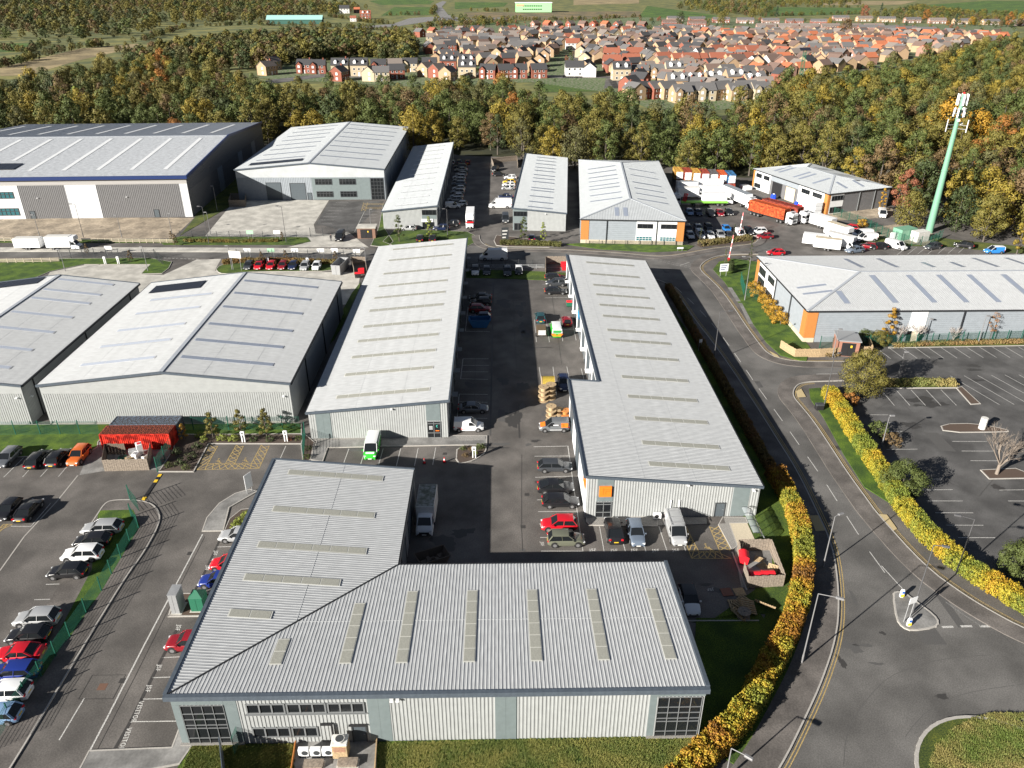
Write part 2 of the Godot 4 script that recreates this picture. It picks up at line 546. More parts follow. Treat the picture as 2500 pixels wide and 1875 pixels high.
# single-pitch unit; the roof rises from low on one side to high on the other
func mono_unit(o: Node3D, w: float, d: float, left: float, right: float, m: Material, side: Material) -> Array:
	var s := (right - left) / w
	roof_sheet(o, [V(-.25, left - s * .25,.15),V(-.25, left - s * .25,-d - .15),V(w + .25, right + s * .25,-d - .15),V(w + .25, right + s * .25,.15)],Vector3.FORWARD, m, .333,.035)
	for x in [w * .34, w * .67]:
		beam(o, "sheet_lap", V(x, left + s * x + .004,.1),V(x, left + s * x + .004,-d),.05,.03, M.roof)
	var t := four_walls(o, w, d, [left - .1, right - .1, right - .1, left - .1],[["v", M.clad],["v", side],["v", M.clad],["v", side]])
	beam(o, "verge", V(-.3, left - .12,.24),V(w + .3, right - .08,.24),.22,.34, M.fascia)
	var hx := w + .33 if right > left else -.33
	var lx := -.36 if right > left else w + .36
	beam(o, "fascia", V(hx, maxf(left, right) - .06,.3),V(hx, maxf(left, right) - .06,-d - .2),.24,.5, M.fascia)
	beam(o, "gutter", V(lx, minf(left, right) - .16,.2),V(lx, minf(left, right) - .16,-d - .1),.2,.18, M.gutter)
	return t

func building_yard_west() -> void:
	var o := thing("industrial_unit", "long white single-pitch unit on the left side of the shaded yard", "warehouse", V(-27.6,0,-97.5))
	var w := 20.0
	var t := mono_unit(o, w, 77.0,4.55,6.35, M.roof, M.clad)
	var s := 1.8 / w
	var out := V(-s, 1,0).normalized()
	for z in [-171.0,-163.4,-154.8,-147.4,-141.0,-134.6,-127.2,-121.0,-114.7,-108.4,-101.2]:
		rooflight(o, V(3.5,4.55 + s * 3.5, z + 97.5),V(17.2,4.55 + s * 17.2, z + 97.5), out, .95,8, M.skylight, M.skylight_bar)
	panels(o, "wall_panel", t[0],1.0,3.1,.05,4.7, M.panel, 2)
	panels(o, "wall_panel", t[0],16.9,18.95,2.95,6.0, M.panel, 2)
	window(o, t[0],17.0,18.9,.1,2.8,2,[.1,.9,2.45,2.8], M.frame, M.glass, "entrance", .08)
	var txt := TextMesh.new()
	txt.text = "C"
	txt.font = SystemFont.new()
	txt.font_size = 40
	txt.pixel_size = .012
	txt.depth = .02
	var l := part("lettering", txt, mat(.1,.6,.5,.5), o)
	l.position = V(18.4,2.05,.1)
	for k in 4:
		beam(o, "print", V(17.25,2.0 - k * .16,.07),V(17.75,2.0 - k * .16,.07),.02,.06, M.white)
	beam(o, "print", V(18.15,1.25,.07),V(18.7,1.25,.07),.02,.12, M.orange)
	wall_lamp(o, t[0],12.0,5.0)
	for k in 9:
		var u := 3.0 + k * 8.2
		door(o, t[1], u, u + 3.6,4.2, M.door_grey, "roller_door", 16)
		door(o, t[1], u + 5.0, u + 6.0,2.1, M.door_grey)
		beam(o, "downpipe", V(w + .15,0,-u - 7.2),V(w + .15,6.0,-u - 7.2),.14,.14, M.frame)
		beam(o, "canopy", V(w + .55,2.6,-u - 4.8),V(w + .55,2.6,-u - 6.3),1.0,.1, M.frame)

func building_yard_east() -> void:
	var o := thing("industrial_unit", "long white single-pitch unit with stepped plan and an orange square sign", "warehouse", V(10.5,0,-78.2))
	var w := 21.4
	var hi := 6.4
	var lo := 4.6
	var s := (lo - hi) / w
	var dj := 25.0
	var d := 85.0
	var j := 4.4
	for x in [[-.25, j, dj],[j, w + .25, d]]:
		roof_sheet(o, [V(x[0], hi + s * x[0],.15),V(x[0], hi + s * x[0],-x[2]),V(x[1], hi + s * x[1],-x[2]),V(x[1], hi + s * x[1],.15)],Vector3.FORWARD, M.roof)
	for x in [7.0,13.4]:
		beam(o, "sheet_lap", V(x, hi + s * x + .004,.1),V(x, hi + s * x + .004,-d),.05,.03, M.roof)
	beam(o, "verge", V(-.3, hi - .1,.24),V(w + .3, lo - .12,.24),.22,.34, M.fascia)
	beam(o, "fascia", V(-.33, hi - .06,.3),V(-.33, hi - .06,-dj - .1),.24,.5, M.fascia)
	beam(o, "verge", V(-.3, hi - .02,-dj - .1),V(j, hi + s * j, -dj - .1),.2,.36, M.fascia)
	beam(o, "fascia", V(j - .2, hi + s * j - .06,-dj - .1),V(j - .2, hi + s * j - .06,-d - .1),.3,.5, M.fascia)
	beam(o, "gutter", V(w + .36, lo - .16,.2),V(w + .36, lo - .16,-d),.2,.18, M.gutter)
	var out := V(-s, 1,0).normalized()
	for z in [-159.0,-151.8,-145.3,-140.1,-134.8,-129.5,-123.2,-119.0,-112.7,-105.4,-99.2,-92.9,-86.5,-81.5]:
		rooflight(o, V(8.1, hi + s * 8.1, z + 78.2),V(18.3, hi + s * 18.3, z + 78.2), out, .95,6, M.skylight, M.skylight_bar)
	var t := wall_at(Vector3.ZERO, V(w, 0,0))
	clad(o, "wall", t, [[0,0],[0, hi - .1],[w, lo - .1],[w, 0]], "v", M.clad, .333,.045)
	panels(o, "wall_panel", t, 1.3,3.3,2.5,6.0, M.panel, 2)
	window(o, t, 1.25,3.15,.1,2.4,2,[.1,.85,2.05,2.4], M.frame, M.glass, "entrance", .08)
	var sg := Shape.new()
	sg.box(t * Transform3D(Basis(),V(2.3,4.05,.16)),V(1.5,1.5,.2))
	var sign := part("sign_board", sg, M.orange, o)
	for r in [[-.25,.1,.03,.95],[.25,.32,1.0,.03],[.05,-.1,.03,.5],[.35,.12,.6,.03]]:
		var k := Shape.new()
		k.box(t * Transform3D(Basis(),V(2.3 + r[0],4.05 + r[1],.265)),V(r[2], r[3],.012))
		part("print", k, mat(.35,.07,.01,.5), sign)
	door(o, t, 16.15,17.35,2.05, M.door_grey)
	panels(o, "wall_panel", t, 18.15,20.2,.05,4.6, M.panel, 1)
	wall_lamp(o, t, 12.4,4.9)
	wall_lamp(o, t, 20.6,4.0)
	for u in [10.55,11.6]:
		beam(o, "trunking", V(u, .7,.1),V(u, 2.6,.1),.1,.1, M.white)
	clad(o, "wall", wall_at(V(w, 0,0),V(w, 0,-d)), rect(0, d, 0, lo - .1), "v", M.clad)
	clad(o, "wall", wall_at(V(w, 0,-d),V(j, 0,-d)), rect(0, w - j, 0, lo - .1), "v", M.clad)
	clad(o, "wall", wall_at(V(j, 0,-dj),V(0,0,-dj)), rect(0, j, 0, hi - .4), "v", M.clad)
	var tl := wall_at(V(0,0,-dj),Vector3.ZERO)
	clad(o, "wall", tl, rect(0, dj, 0, hi - .1), "v", M.clad_white)
	var tu := wall_at(V(j, 0,-d),V(j, 0,-dj))
	clad(o, "wall", tu, rect(0, d - dj, 0, hi + s * j - .1), "v", M.clad_white)
	for k in 7:
		var u := 2.2 + k * 8.4
		door(o, tu, u, u + 3.6,4.2, M.door_grey, "roller_door", 16)
		door(o, tu, u + 4.8, u + 5.8,2.1, M.door_grey)
		panels(o, "wall_panel", tu, u + 6.2, u + 7.0,.05,5.6, M.panel, 1)
		beam(o, "downpipe", V(j - .16,0,-d + u - .7),V(j - .16,5.6,-d + u - .7),.14,.14, M.white)
		beam(o, "canopy", V(j - .5,2.6,-d + u + 4.6),V(j - .5,2.6,-d + u + 6.0),.9,.1, M.white)
	var ban := Shape.new()
	ban.box(tu * Transform3D(Basis(),V(29.0,4.0,.14)),V(2.6,1.0,.06))
	part("sign_board", ban, mat(.02,.28,.55,.4), o)
	var ban2 := Shape.new()
	ban2.box(tu * Transform3D(Basis(),V(27.2,4.0,.14)),V(.9,1.0,.06))
	part("sign_board", ban2, mat(.2,.6,.12,.4), o)
	for u in [3.0,12.0]:
		door(o, tl, u, u + 3.6,4.2, M.door_grey, "roller_door", 16)
	var os := Shape.new()
	os.box(tl * Transform3D(Basis(),V(23.4,4.6,.12)),V(2.0,1.4,.08))
	part("sign_board", os, M.orange, o)

func gabled(o: Node3D, w: float, d: float, eave: float, ridge: float, m: Material, walls: Array, band: float, bandmat: Material, lowkind := "v", fm: Material = null, pitch := .333) -> Array:
	fm = fm if fm else M.fascia
	var r := V(w / 2, ridge, 0)
	roof_sheet(o, [V(-.25, eave - .03,.2),V(-.25, eave - .03,-d - .2),V(w / 2, ridge, -d - .2),V(w / 2, ridge, .2)],Vector3.FORWARD, m, pitch, .035)
	roof_sheet(o, [V(w + .25, eave - .03,.2),V(w / 2, ridge, .2),V(w / 2, ridge, -d - .2),V(w + .25, eave - .03,-d - .2)],Vector3.FORWARD, m, pitch, .035)
	for x in [.17,.34,.66,.83]:
		var y: float = lerpf(eave, ridge, 1 - absf(x * 2 - 1)) + .0
		beam(o, "sheet_lap", V(w * x, y, .1),V(w * x, y, -d),.05,.035, M.roof)
	beam(o, "ridge_cap", r + V(0,.06,.2), r + V(0,.06,-d - .2),.6,.06, M.roof_grey)
	for z in [.26,-d - .26]:
		beam(o, "verge", V(-.3, eave - .1, z),V(w / 2, ridge - .06, z),.18,.36, fm)
		beam(o, "verge", V(w + .3, eave - .1, z),V(w / 2, ridge - .06, z),.18,.36, fm)
	for x in [-.36, w + .36]:
		beam(o, "gutter", V(x, eave - .18,.2),V(x, eave - .18,-d - .2),.22,.22, M.gutter)
	var t := [wall_at(Vector3.ZERO, V(w, 0,0)), wall_at(V(w, 0,0),V(w, 0,-d)), wall_at(V(w, 0,-d),V(0,0,-d)), wall_at(V(0,0,-d),Vector3.ZERO)]
	clad(o, "wall", t[0], rect(0, w, 0, band), lowkind, walls[0], pitch, .04)
	clad(o, "gable", t[0],[[0, band],[0, eave - .1],[w / 2, ridge - .1],[w, eave - .1],[w, band]], "h", bandmat, .25,.02)
	clad(o, "wall", t[1], rect(0, d, 0, eave - .1), "v", walls[1], pitch)
	clad(o, "gable", t[2],[[0,0],[0, eave - .1],[w / 2, ridge - .1],[w, eave - .1],[w, 0]], "v", walls[0], pitch)
	clad(o, "wall", t[3], rect(0, d, 0, eave - .1), "v", walls[1], pitch)
	return t

func buildings_gabled() -> void:
	var o := thing("warehouse", "white gabled warehouse with ribbed end wall behind the red container", "warehouse", V(-67.8,0,-102.4))
	var t := gabled(o, 36.6,42.6,6.75,8.75, M.roof, [M.clad, M.clad],5.2, M.clad)
	var s := 2.0 / 18.3
	for z in [-134.8,-128.3,-120.9,-114.5,-107.9]:
		rooflight(o, V(3.7,6.75 + s * 3.7, z + 102.4),V(15.2,6.75 + s * 15.2, z + 102.4),V(-s, 1,0).normalized(),.9,3, M.skylight_pale, M.white)
	for z in [-141.0,-134.5,-127.9,-120.4,-113.9,-107.6]:
		rooflight(o, V(33.0,8.75 - s * 14.7, z + 102.4),V(19.4,8.75 - s * 1.1, z + 102.4),V(s, 1,0).normalized(),.9,4, M.skylight_grey, M.skylight_pale)
	solar(o, V(1.8,6.95,-36.2),V(9.8,9.8 * s, 0),V(0,0,-4.0),10,2)
	for u in [10.0,24.0,38.0]:
		beam(o, "downpipe", V(36.75,0,-u),V(36.75,6.5,-u),.16,.16, M.gutter)
	wall_lamp(o, t[0],35.6,4.6)
	beam(o, "plinth", V(0,.12,.06),V(36.6,.12,.06),.1,.24, M.concrete)
	var o2 := thing("warehouse", "white gabled warehouse cut off by the left edge, beside the one behind the red container", "warehouse", V(-100.2,0,-102.5))
	t = gabled(o2,29.6,42.4,6.7,8.5, M.roof, [M.clad, M.clad],5.2, M.clad)
	s = 1.8 / 14.8
	for z in [-143.0,-137.6,-133.3,-126.8,-120.4,-113.5,-107.2]:
		rooflight(o2,V(25.8,8.5 - s * 11.0, z + 102.5),V(15.6,8.5 - s * .8, z + 102.5),V(s, 1,0).normalized(),.9,2, M.skylight_pale, M.white)
	solar(o2,V(2.5,7.0,-38.5),V(10.0,10.0 * s, 0),V(0,0,-3.6),10,2)
	for u in [3.0,20.0,38.0]:
		beam(o2, "downpipe", V(29.75,0,-u),V(29.75,6.4,-u),.16,.16, M.gutter)
	wall_lamp(o2, t[0],28.6,4.6)
	wall_lamp(o2, t[1],1.5,4.0)
	var g := thing("warehouse", "pale gabled warehouse with two roller doors and a grey office front", "warehouse", V(-78,0,-235))
	t = gabled(g, 44.0,72.0,9.1,11.0, M.roof_pale, [M.clad_blue, M.clad_blue],6.7, M.roof_pale, "v", null, .5)
	s = 1.9 / 22.0
	for k in 8:
		var z := -11.0 - k * 8.0
		rooflight(g, V(3.5,9.1 + s * 3.5, z),V(18.5,9.1 + s * 18.5, z),V(-s, 1,0).normalized(),.8,3, M.skylight_grey, M.skylight_grey)
		rooflight(g, V(41.0,11 - s * 19, z),V(23.2,11 - s * 1.2, z),V(s, 1,0).normalized(),.8,4, M.skylight_grey, M.skylight_grey)
	solar(g, V(3.0,9.4,-3.5),V(16.0,16 * s, 0),V(0,0,-3.4),14,2)
	door(g, t[0],8.5,12.9,5.2, M.door_grey, "roller_door", 18)
	door(g, t[0],15.6,20.1,5.0, M.door_grey, "roller_door", 18)
	door(g, t[0],20.6,21.8,2.1, M.door_grey)
	panels(g, "wall_panel", t[0],22.2,39.6,.05,6.6, M.panel, 6)
	for w in [[23.3,28.2,4.6,6.2],[30.5,35.3,4.6,6.2],[23.4,28.2,.9,2.5],[30.5,35.3,.9,2.5]]:
		var tt: Transform3D = t[0] * Transform3D(Basis(),V(0,0,.05))
		window(g, tt, w[0], w[1], w[2], w[3],5,[w[2], w[2] + 1.05, w[3]], M.frame_dark, M.glass, "window", .12)
	window(g, t[0],39.8,43.6,.1,6.4,4,6, M.frame_dark, M.glass, "curtain_wall", .12)
	for k in 5:
		panels(g, "wall_panel", t[1],3.0 + k * 14.0,13.0 + k * 14.0,.2,8.4, M.clad_blue, 1)
	var b := thing("warehouse", "largest warehouse, with blue roof edge and grey and white panelled front", "warehouse", V(-85.8,0,-217), deg_to_rad(1.9))
	b.set_meta("note", 0)
	b.remove_meta("note")
	var W := 86.0
	var D := 88.0
	var eave := 11.3
	var ridge := 14.3
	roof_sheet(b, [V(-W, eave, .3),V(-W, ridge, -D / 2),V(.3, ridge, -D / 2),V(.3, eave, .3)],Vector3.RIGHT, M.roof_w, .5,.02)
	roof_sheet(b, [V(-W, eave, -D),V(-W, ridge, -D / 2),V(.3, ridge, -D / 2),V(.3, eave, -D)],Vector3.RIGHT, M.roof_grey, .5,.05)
	beam(b, "fascia", V(-W, eave - .2,.45),V(.5, eave - .2,.45),.5,.9, M.fascia_blue)
	beam(b, "verge", V(.42, eave - .1,.6),V(.42, ridge - .05,-D / 2),.4,.8, M.fascia_blue)
	beam(b, "verge", V(.42, eave - .1,-D),V(.42, ridge - .05,-D / 2),.4,.8, M.fascia_blue)
	beam(b, "ridge_cap", V(-W, ridge + .06,-D / 2),V(.3, ridge + .06,-D / 2),.8,.08, M.roof_grey)
	var k1 := (ridge - eave) / (D / 2)
	for i in 9:
		var x := -7.5 - i * 9.3
		var z0 := -6.5 if i < 5 else -17.0
		rooflight(b, V(x, eave - k1 * z0, z0),V(x, eave + k1 * 41.0,-41.0),V(0,1, k1).normalized(),1.1,6, M.skylight_white, M.skylight_white)
		rooflight(b, V(x, eave + k1 * 36.0,-D + 36.0),V(x, eave + k1 * 8.0,-D + 8.0),V(0,1,-k1).normalized(),1.1,6, M.skylight_white, M.skylight_white)
	solar(b, V(-62.0, eave + .6,-7.5),V(12.5,0,0),V(0, k1 * 6,-6.0),7,3)
	var tf := wall_at(V(-W, 0,0),Vector3.ZERO)
	clad(b, "wall", tf, rect(0, W, 9.2,11.2), "h", mat(.34,.33,.32,.6),.5,.03)
	clad(b, "wall", tf, rect(0, W, 0,9.2), "v", M.clad_mid, .5,.05)
	panels(b, "wall_panel", tf, W - 75, W - 45.6,0,9.2, M.clad_white, 6,.1)
	panels(b, "wall_panel", tf, W - 33.0, W - 24.6,0,9.2, M.clad_white, 2,.1)
	panels(b, "wall_panel", tf, W - 2.1, W, 0,9.2, M.clad_white, 1,.1)
	for w in [[W - 62, W - 55,5.8,7.5],[W - 54, W - 47.2,5.8,7.5],[W - 62, W - 55,1.1,3.0],[W - 54, W - 47,1.1,3.0]]:
		var tt: Transform3D = tf * Transform3D(Basis(),V(0,0,.09))
		window(b, tt, w[0], w[1], w[2], w[3],6,[w[2], lerpf(w[2], w[3],.6), w[3]], M.frame_dark, M.glass_blue, "window", .14)
	door(b, tf, W - 44.2, W - 42.9,2.15, M.door_grey)
	door(b, tf, W - 10.5, W - 9.1,2.15, M.door_grey)
	for u in [W - 41.0, W - 17.0]:
		wall_lamp(b, tf, u, 5.8)
	var tr := wall_at(Vector3.ZERO, V(0,0,-D))
	clad(b, "wall", tr, rect(0, D, 0,7.2), "v", M.clad_mid, .5)
	clad(b, "gable", tr, [[0,7.2],[0,11.2],[D / 2, ridge - .1],[D, 11.2],[D, 7.2]], "h", M.clad_mid, .5,.03)
	for u in [28.0,52.0,70.0]:
		panels(b, "wall_panel", tr, u, u + 5.0,0,7.2, M.clad_blue, 1,.1)
	clad(b, "wall", wall_at(V(0,0,-D),V(-W, 0,-D)), rect(0, W, 0,11.2), "v", M.clad_mid, .5)
	clad(b, "gable", wall_at(V(-W, 0,-D),V(-W, 0,0)),[[0,0],[0,11.2],[D / 2, ridge - .1],[D, 11.2],[D, 0]], "v", M.clad_mid, .5)

func hipped(o: Node3D, w: float, d: float, eave: float, ridge: float, along_x: bool, m: Material, pitch := .333, inset := -1.0) -> void:
	var i := inset if inset > 0 else (d if along_x else w) / 2
	var c := [V(-.3, eave, .3),V(w + .3, eave, .3),V(w + .3, eave, -d - .3),V(-.3, eave, -d - .3)]
	if along_x:
		var a := V(i, ridge, -d / 2)
		var b := V(w - i, ridge, -d / 2)
		roof_sheet(o, [c[0], a, b, c[1]],Vector3.RIGHT, m, pitch)
		roof_sheet(o, [c[2], b, a, c[3]],Vector3.RIGHT, m, pitch)
		roof_sheet(o, [c[1], b, c[2]],Vector3.FORWARD, m, pitch)
		roof_sheet(o, [c[3], a, c[0]],Vector3.FORWARD, m, pitch)
		for e in [[a, b],[c[0], a],[c[3], a],[c[1], b],[c[2], b]]:
			beam(o, "ridge_cap", e[0] + V(0,.07,0), e[1] + V(0,.07,0),.5,.06, M.roof_grey)
	else:
		var a := V(w / 2, ridge, -i)
		var b := V(w / 2, ridge, -d + i)
		roof_sheet(o, [c[0], a, c[1]],Vector3.RIGHT, m, pitch)
		roof_sheet(o, [c[2], b, c[3]],Vector3.RIGHT, m, pitch)
		roof_sheet(o, [c[1], a, b, c[2]],Vector3.FORWARD, m, pitch)
		roof_sheet(o, [c[3], b, a, c[0]],Vector3.FORWARD, m, pitch)
		for e in [[a, b],[c[0], a],[c[1], a],[c[2], b],[c[3], b]]:
			beam(o, "ridge_cap", e[0] + V(0,.07,0), e[1] + V(0,.07,0),.5,.06, M.roof_grey)
	for k in 4:
		beam(o, "gutter", c[k] + V(0,-.14,0), c[(k + 1) % 4] + V(0,-.14,0),.2,.22, M.gutter)

func buildings_hipped() -> void:
	var o := thing("industrial_unit", "white hip-roofed unit with orange corner boards facing the road bend", "warehouse", V(20.6,0,-190.6), deg_to_rad(-5))
	hipped(o, 25.6,70.0,6.3,8.3, false, M.roof_pale, .4)
	var s := 2.0 / 12.8
	for z in [-15.0,-21.0,-27.5,-31.5,-37.0,-42.0,-48.0,-54.0]:
		rooflight(o, V(2.5,6.3 + s * 2.5, z),V(10.8,6.3 + s * 10.8, z),V(-s, 1,0).normalized(),.8,3, M.skylight_grey, M.skylight_pale)
	for z in [-14.0,-20.0,-26.0,-33.0,-42.0,-50.0]:
		rooflight(o, V(23.0,8.3 - s * 10.2, z),V(14.8,8.3 - s * 2, z),V(s, 1,0).normalized(),.8,3, M.skylight_grey, M.skylight_pale)
	for x in [9.0,11.2]:
		rooflight(o, V(x, 6.3 + s * 2.0,-2.0),V(x, 6.3 + s * 7.0,-7.0),V(0,1, s).normalized(),1.0,3, M.skylight_grey, M.skylight_grey)
	var t := four_walls(o, 25.6,70.0,[6.2,6.2,6.2,6.2],[["h", M.clad_blue],["h", M.clad_blue],["h", M.clad_blue],["h", M.clad_blue]],.5)
	panels(o, "orange_board", t[0],0,2.0,1.0,6.15, M.orange_board, 2,.1)
	panels(o, "orange_board", t[0],23.8,25.6,1.0,6.15, M.orange_board, 2,.1)
	panels(o, "orange_board", t[1],0,3.0,1.0,6.15, M.orange_board, 2,.1)
	panels(o, "white_panel", t[0],13.8,18.75,1.0,6.15, M.white_render, 1,.1)
	panels(o, "white_panel", t[0],18.95,23.75,1.0,6.15, M.white_render, 1,.1)
	panels(o, "plinth", t[0],0,25.6,0,1.0, M.stone_base, 1,.12)
	var tt: Transform3D = t[0] * Transform3D(Basis(),V(0,0,.09))
	window(o, tt, 14.0,17.8,4.2,5.3,3,1, M.frame_dark, M.glass)
	window(o, tt, 19.8,23.6,4.2,5.3,3,1, M.frame_dark, M.glass)
	window(o, tt, 13.9,17.8,1.1,2.1,5,2, M.white, M.glass_blue)
	window(o, tt, 19.8,23.6,1.1,2.1,5,2, M.white, M.glass_blue)
	for u in [6.4,18.85]:
		beam(o, "downpipe", V(u, 0,.2),V(u, 6.2,.2),.16,.16, M.frame_dark)
	for k in 8:
		panels(o, "print", tt, 15.4 + k * .26,15.56 + k * .26,3.05,3.3 + .08 * (k % 2), mat(.42,.42,.44),1,.02)
	var r := thing("industrial_unit", "long hip-roofed unit with orange corner boards above the empty car park", "warehouse", V(56,0,-130))
	var W := 78.0
	hipped(r, W, 30.5,6.3,8.15, true, M.roof_z, .333)
	s = 1.85 / 15.25
	for x in [17.0,24.2,30.2,36.2,43.0,50.0,57.0]:
		rooflight(r, V(x, 6.3 + s * 2.6,-2.6),V(x, 6.3 + s * 13.6,-13.6),V(0,1, s).normalized(),1.0,5, M.skylight_grey, M.skylight_grey)
	rooflight(r, V(8.0,6.3 + s * 2.4,-2.4),V(8.0,6.3 + s * 7.2,-7.2),V(0,1, s).normalized(),1.0,2, M.skylight_grey, M.skylight_grey)
	for x in [[17.5,-19.0,-27.5],[24.6,-19.0,-27.5],[32.0,-19.0,-23.5],[38.0,-19.0,-23.5],[45.0,-19.0,-27.5],[52.0,-19.0,-27.5]]:
		rooflight(r, V(x[0],8.15 - s * (-15.25 - x[1]), x[1]),V(x[0],8.15 - s * (-15.25 - x[2]), x[2]),V(0,1,-s).normalized(),.9,4, M.skylight_grey, M.skylight_grey)
	for z in [-7.5,-10.8]:
		rooflight(r, V(1.6,6.3 + s * 1.6, z),V(7.0,6.3 + s * 7.0, z),V(-s, 1,0).normalized(),.8,3, M.skylight_grey, M.skylight_grey)
	t = four_walls(r, W, 30.5,[6.2,6.2,6.2,6.2],[["h", M.clad_blue],["h", M.clad_blue],["h", M.clad_blue],["v", M.clad_blue]],.42)
	panels(r, "orange_board", t[0],0,1.9,.9,6.15, M.orange_board, 1,.1)
	panels(r, "orange_board", t[3],28.4,30.5,.9,6.15, M.orange_board, 1,.1)
	panels(r, "orange_board", t[3],0,1.8,.9,6.15, M.orange_board, 1,.1)
	panels(r, "white_panel", t[3],1.9,13.0,.9,6.15, M.white_render, 2,.1)
	panels(r, "plinth", t[3],0,30.5,0,.88, M.stone_base, 1,.12)
	panels(r, "plinth", t[0],0,1.9,0,.88, M.stone_base, 1,.12)
	panels(r, "white_panel", t[0],19.0,22.0,2.1,6.15, M.white_render, 1,.1)
	panels(r, "white_panel", t[0],19.9,21.0,.0,2.1, M.stone_base, 1,.1)
	window(r, t[0],19.0,19.8,.1,2.1,1,1, M.frame_dark, M.glass, "entrance")
	window(r, t[0],21.1,22.0,.1,2.1,1,1, M.frame_dark, M.glass, "entrance")
	tt = t[3] * Transform3D(Basis(),V(0,0,.09))
	for w in [[2.3,6.3,3.6,5.1],[8.2,12.0,3.9,5.2],[2.3,6.3,1.5,2.9],[8.3,12.0,.9,2.0]]:
		window(r, tt, w[0], w[1], w[2], w[3],4,1, M.frame_dark, M.glass)
	for u in [13.1,22.0]:
		beam(r, "downpipe", V(-.2,0,-30.5 + u),V(-.2,6.2,-30.5 + u),.16,.16, M.frame_dark)
	beam(r, "downpipe", V(28.6,0,.2),V(28.6,6.2,.2),.18,.18, M.gutter)
	var c := thing("industrial_unit", "pale hip-roofed unit with open loading doors behind the lorries", "warehouse", V(81,0,-248), deg_to_rad(-70.2))
	hipped(c, 34.0,22.0,5.9,7.8, true, M.roof_pale, .4)
	s = 1.9 / 11.0
	for x in [6.5,8.6,15.5,18.0,24.0]:
		rooflight(c, V(x, 5.9 + s * 2.5,-2.5),V(x, 5.9 + s * 8.5,-8.5),V(0,1, s).normalized(),.9,3, M.skylight_grey, M.skylight_grey)
		rooflight(c, V(x + 4,7.8 - s * 3,-14.0),V(x + 4,7.8 - s * 9,-20.0),V(0,1,-s).normalized(),.9,3, M.skylight_grey, M.skylight_grey)
	for z in [-8.0,-14.0]:
		rooflight(c, V(32.0,5.9 + s * 2.0, z),V(27.5,5.9 + s * 6.5, z),V(s, 1,0).normalized(),.9,2, M.skylight_grey, M.skylight_grey)
	t = four_walls(c, 34.0,22.0,[5.8,5.8,5.8,5.8],[["f", M.clad_mid],["h", M.clad_mid],["h", M.clad_mid],["h", M.orange_board]],.4)
	panels(c, "orange_board", t[0],0,.8,0,5.75, M.orange_board, 1,.1)
	panels(c, "orange_board", t[0],32.6,34.0,0,5.75, M.orange_board, 1,.1)
	panels(c, "white_panel", t[0],.9,8.6,0,5.75, M.white_render, 2,.08)
	panels(c, "grey_panel", t[0],8.7,21.5,4.2,5.75, M.clad_blue, 4,.08)
	panels(c, "white_panel", t[0],21.6,32.5,0,5.75, M.white_render, 2,.08)
	tt = t[0] * Transform3D(Basis(),V(0,0,.07))
	for w in [[1.5,4.2,3.8,5.0],[5.3,8.0,3.8,5.0],[23.0,26.5,3.8,5.0],[27.8,31.6,3.8,5.0],[1.2,4.2,.6,1.9]]:
		window(c, tt, w[0], w[1], w[2], w[3],4,1, M.frame_dark, M.glass)
	door(c, t[0],9.8,14.2,4.1, M.black, "loading_door")
	door(c, t[0],16.0,20.4,4.1, M.stone_base, "loading_door")
	panels(c, "orange_board", t[1],0,.8,0,5.75, M.orange_board, 1,.1)
	panels(c, "white_panel", t[1],.9,5.5,0,5.75, M.white_render, 1,.08)
	tt = t[1] * Transform3D(Basis(),V(0,0,.07))
	window(c, tt, 1.2,5.2,3.8,5.1,4,1, M.frame_dark, M.glass)
	window(c, tt, 1.2,5.2,.3,1.9,4,1, M.frame_dark, M.glass)
	for u in [11.0,16.5]:
		beam(c, "downpipe", V(34.2,0,-u),V(34.2,5.8,-u),.16,.16, M.frame)

func text_on(parent: Node3D, words: String, at: Vector3, high: float, m: Material, turn: float, called := "lettering", flat := false, font := "Droid Sans") -> MeshInstance3D:
	var x := TextMesh.new()
	x.text = words
	var f := SystemFont.new()
	f.font_names = PackedStringArray([font])
	f.font_weight = 700
	x.font = f
	x.font_size = 32
	x.pixel_size = high / 32.0
	x.depth = .006 if flat else .03
	var o := part(called, x, m, parent)
	o.position = at
	o.rotation = V(-PI / 2 if flat else .0, turn, 0)
	return o

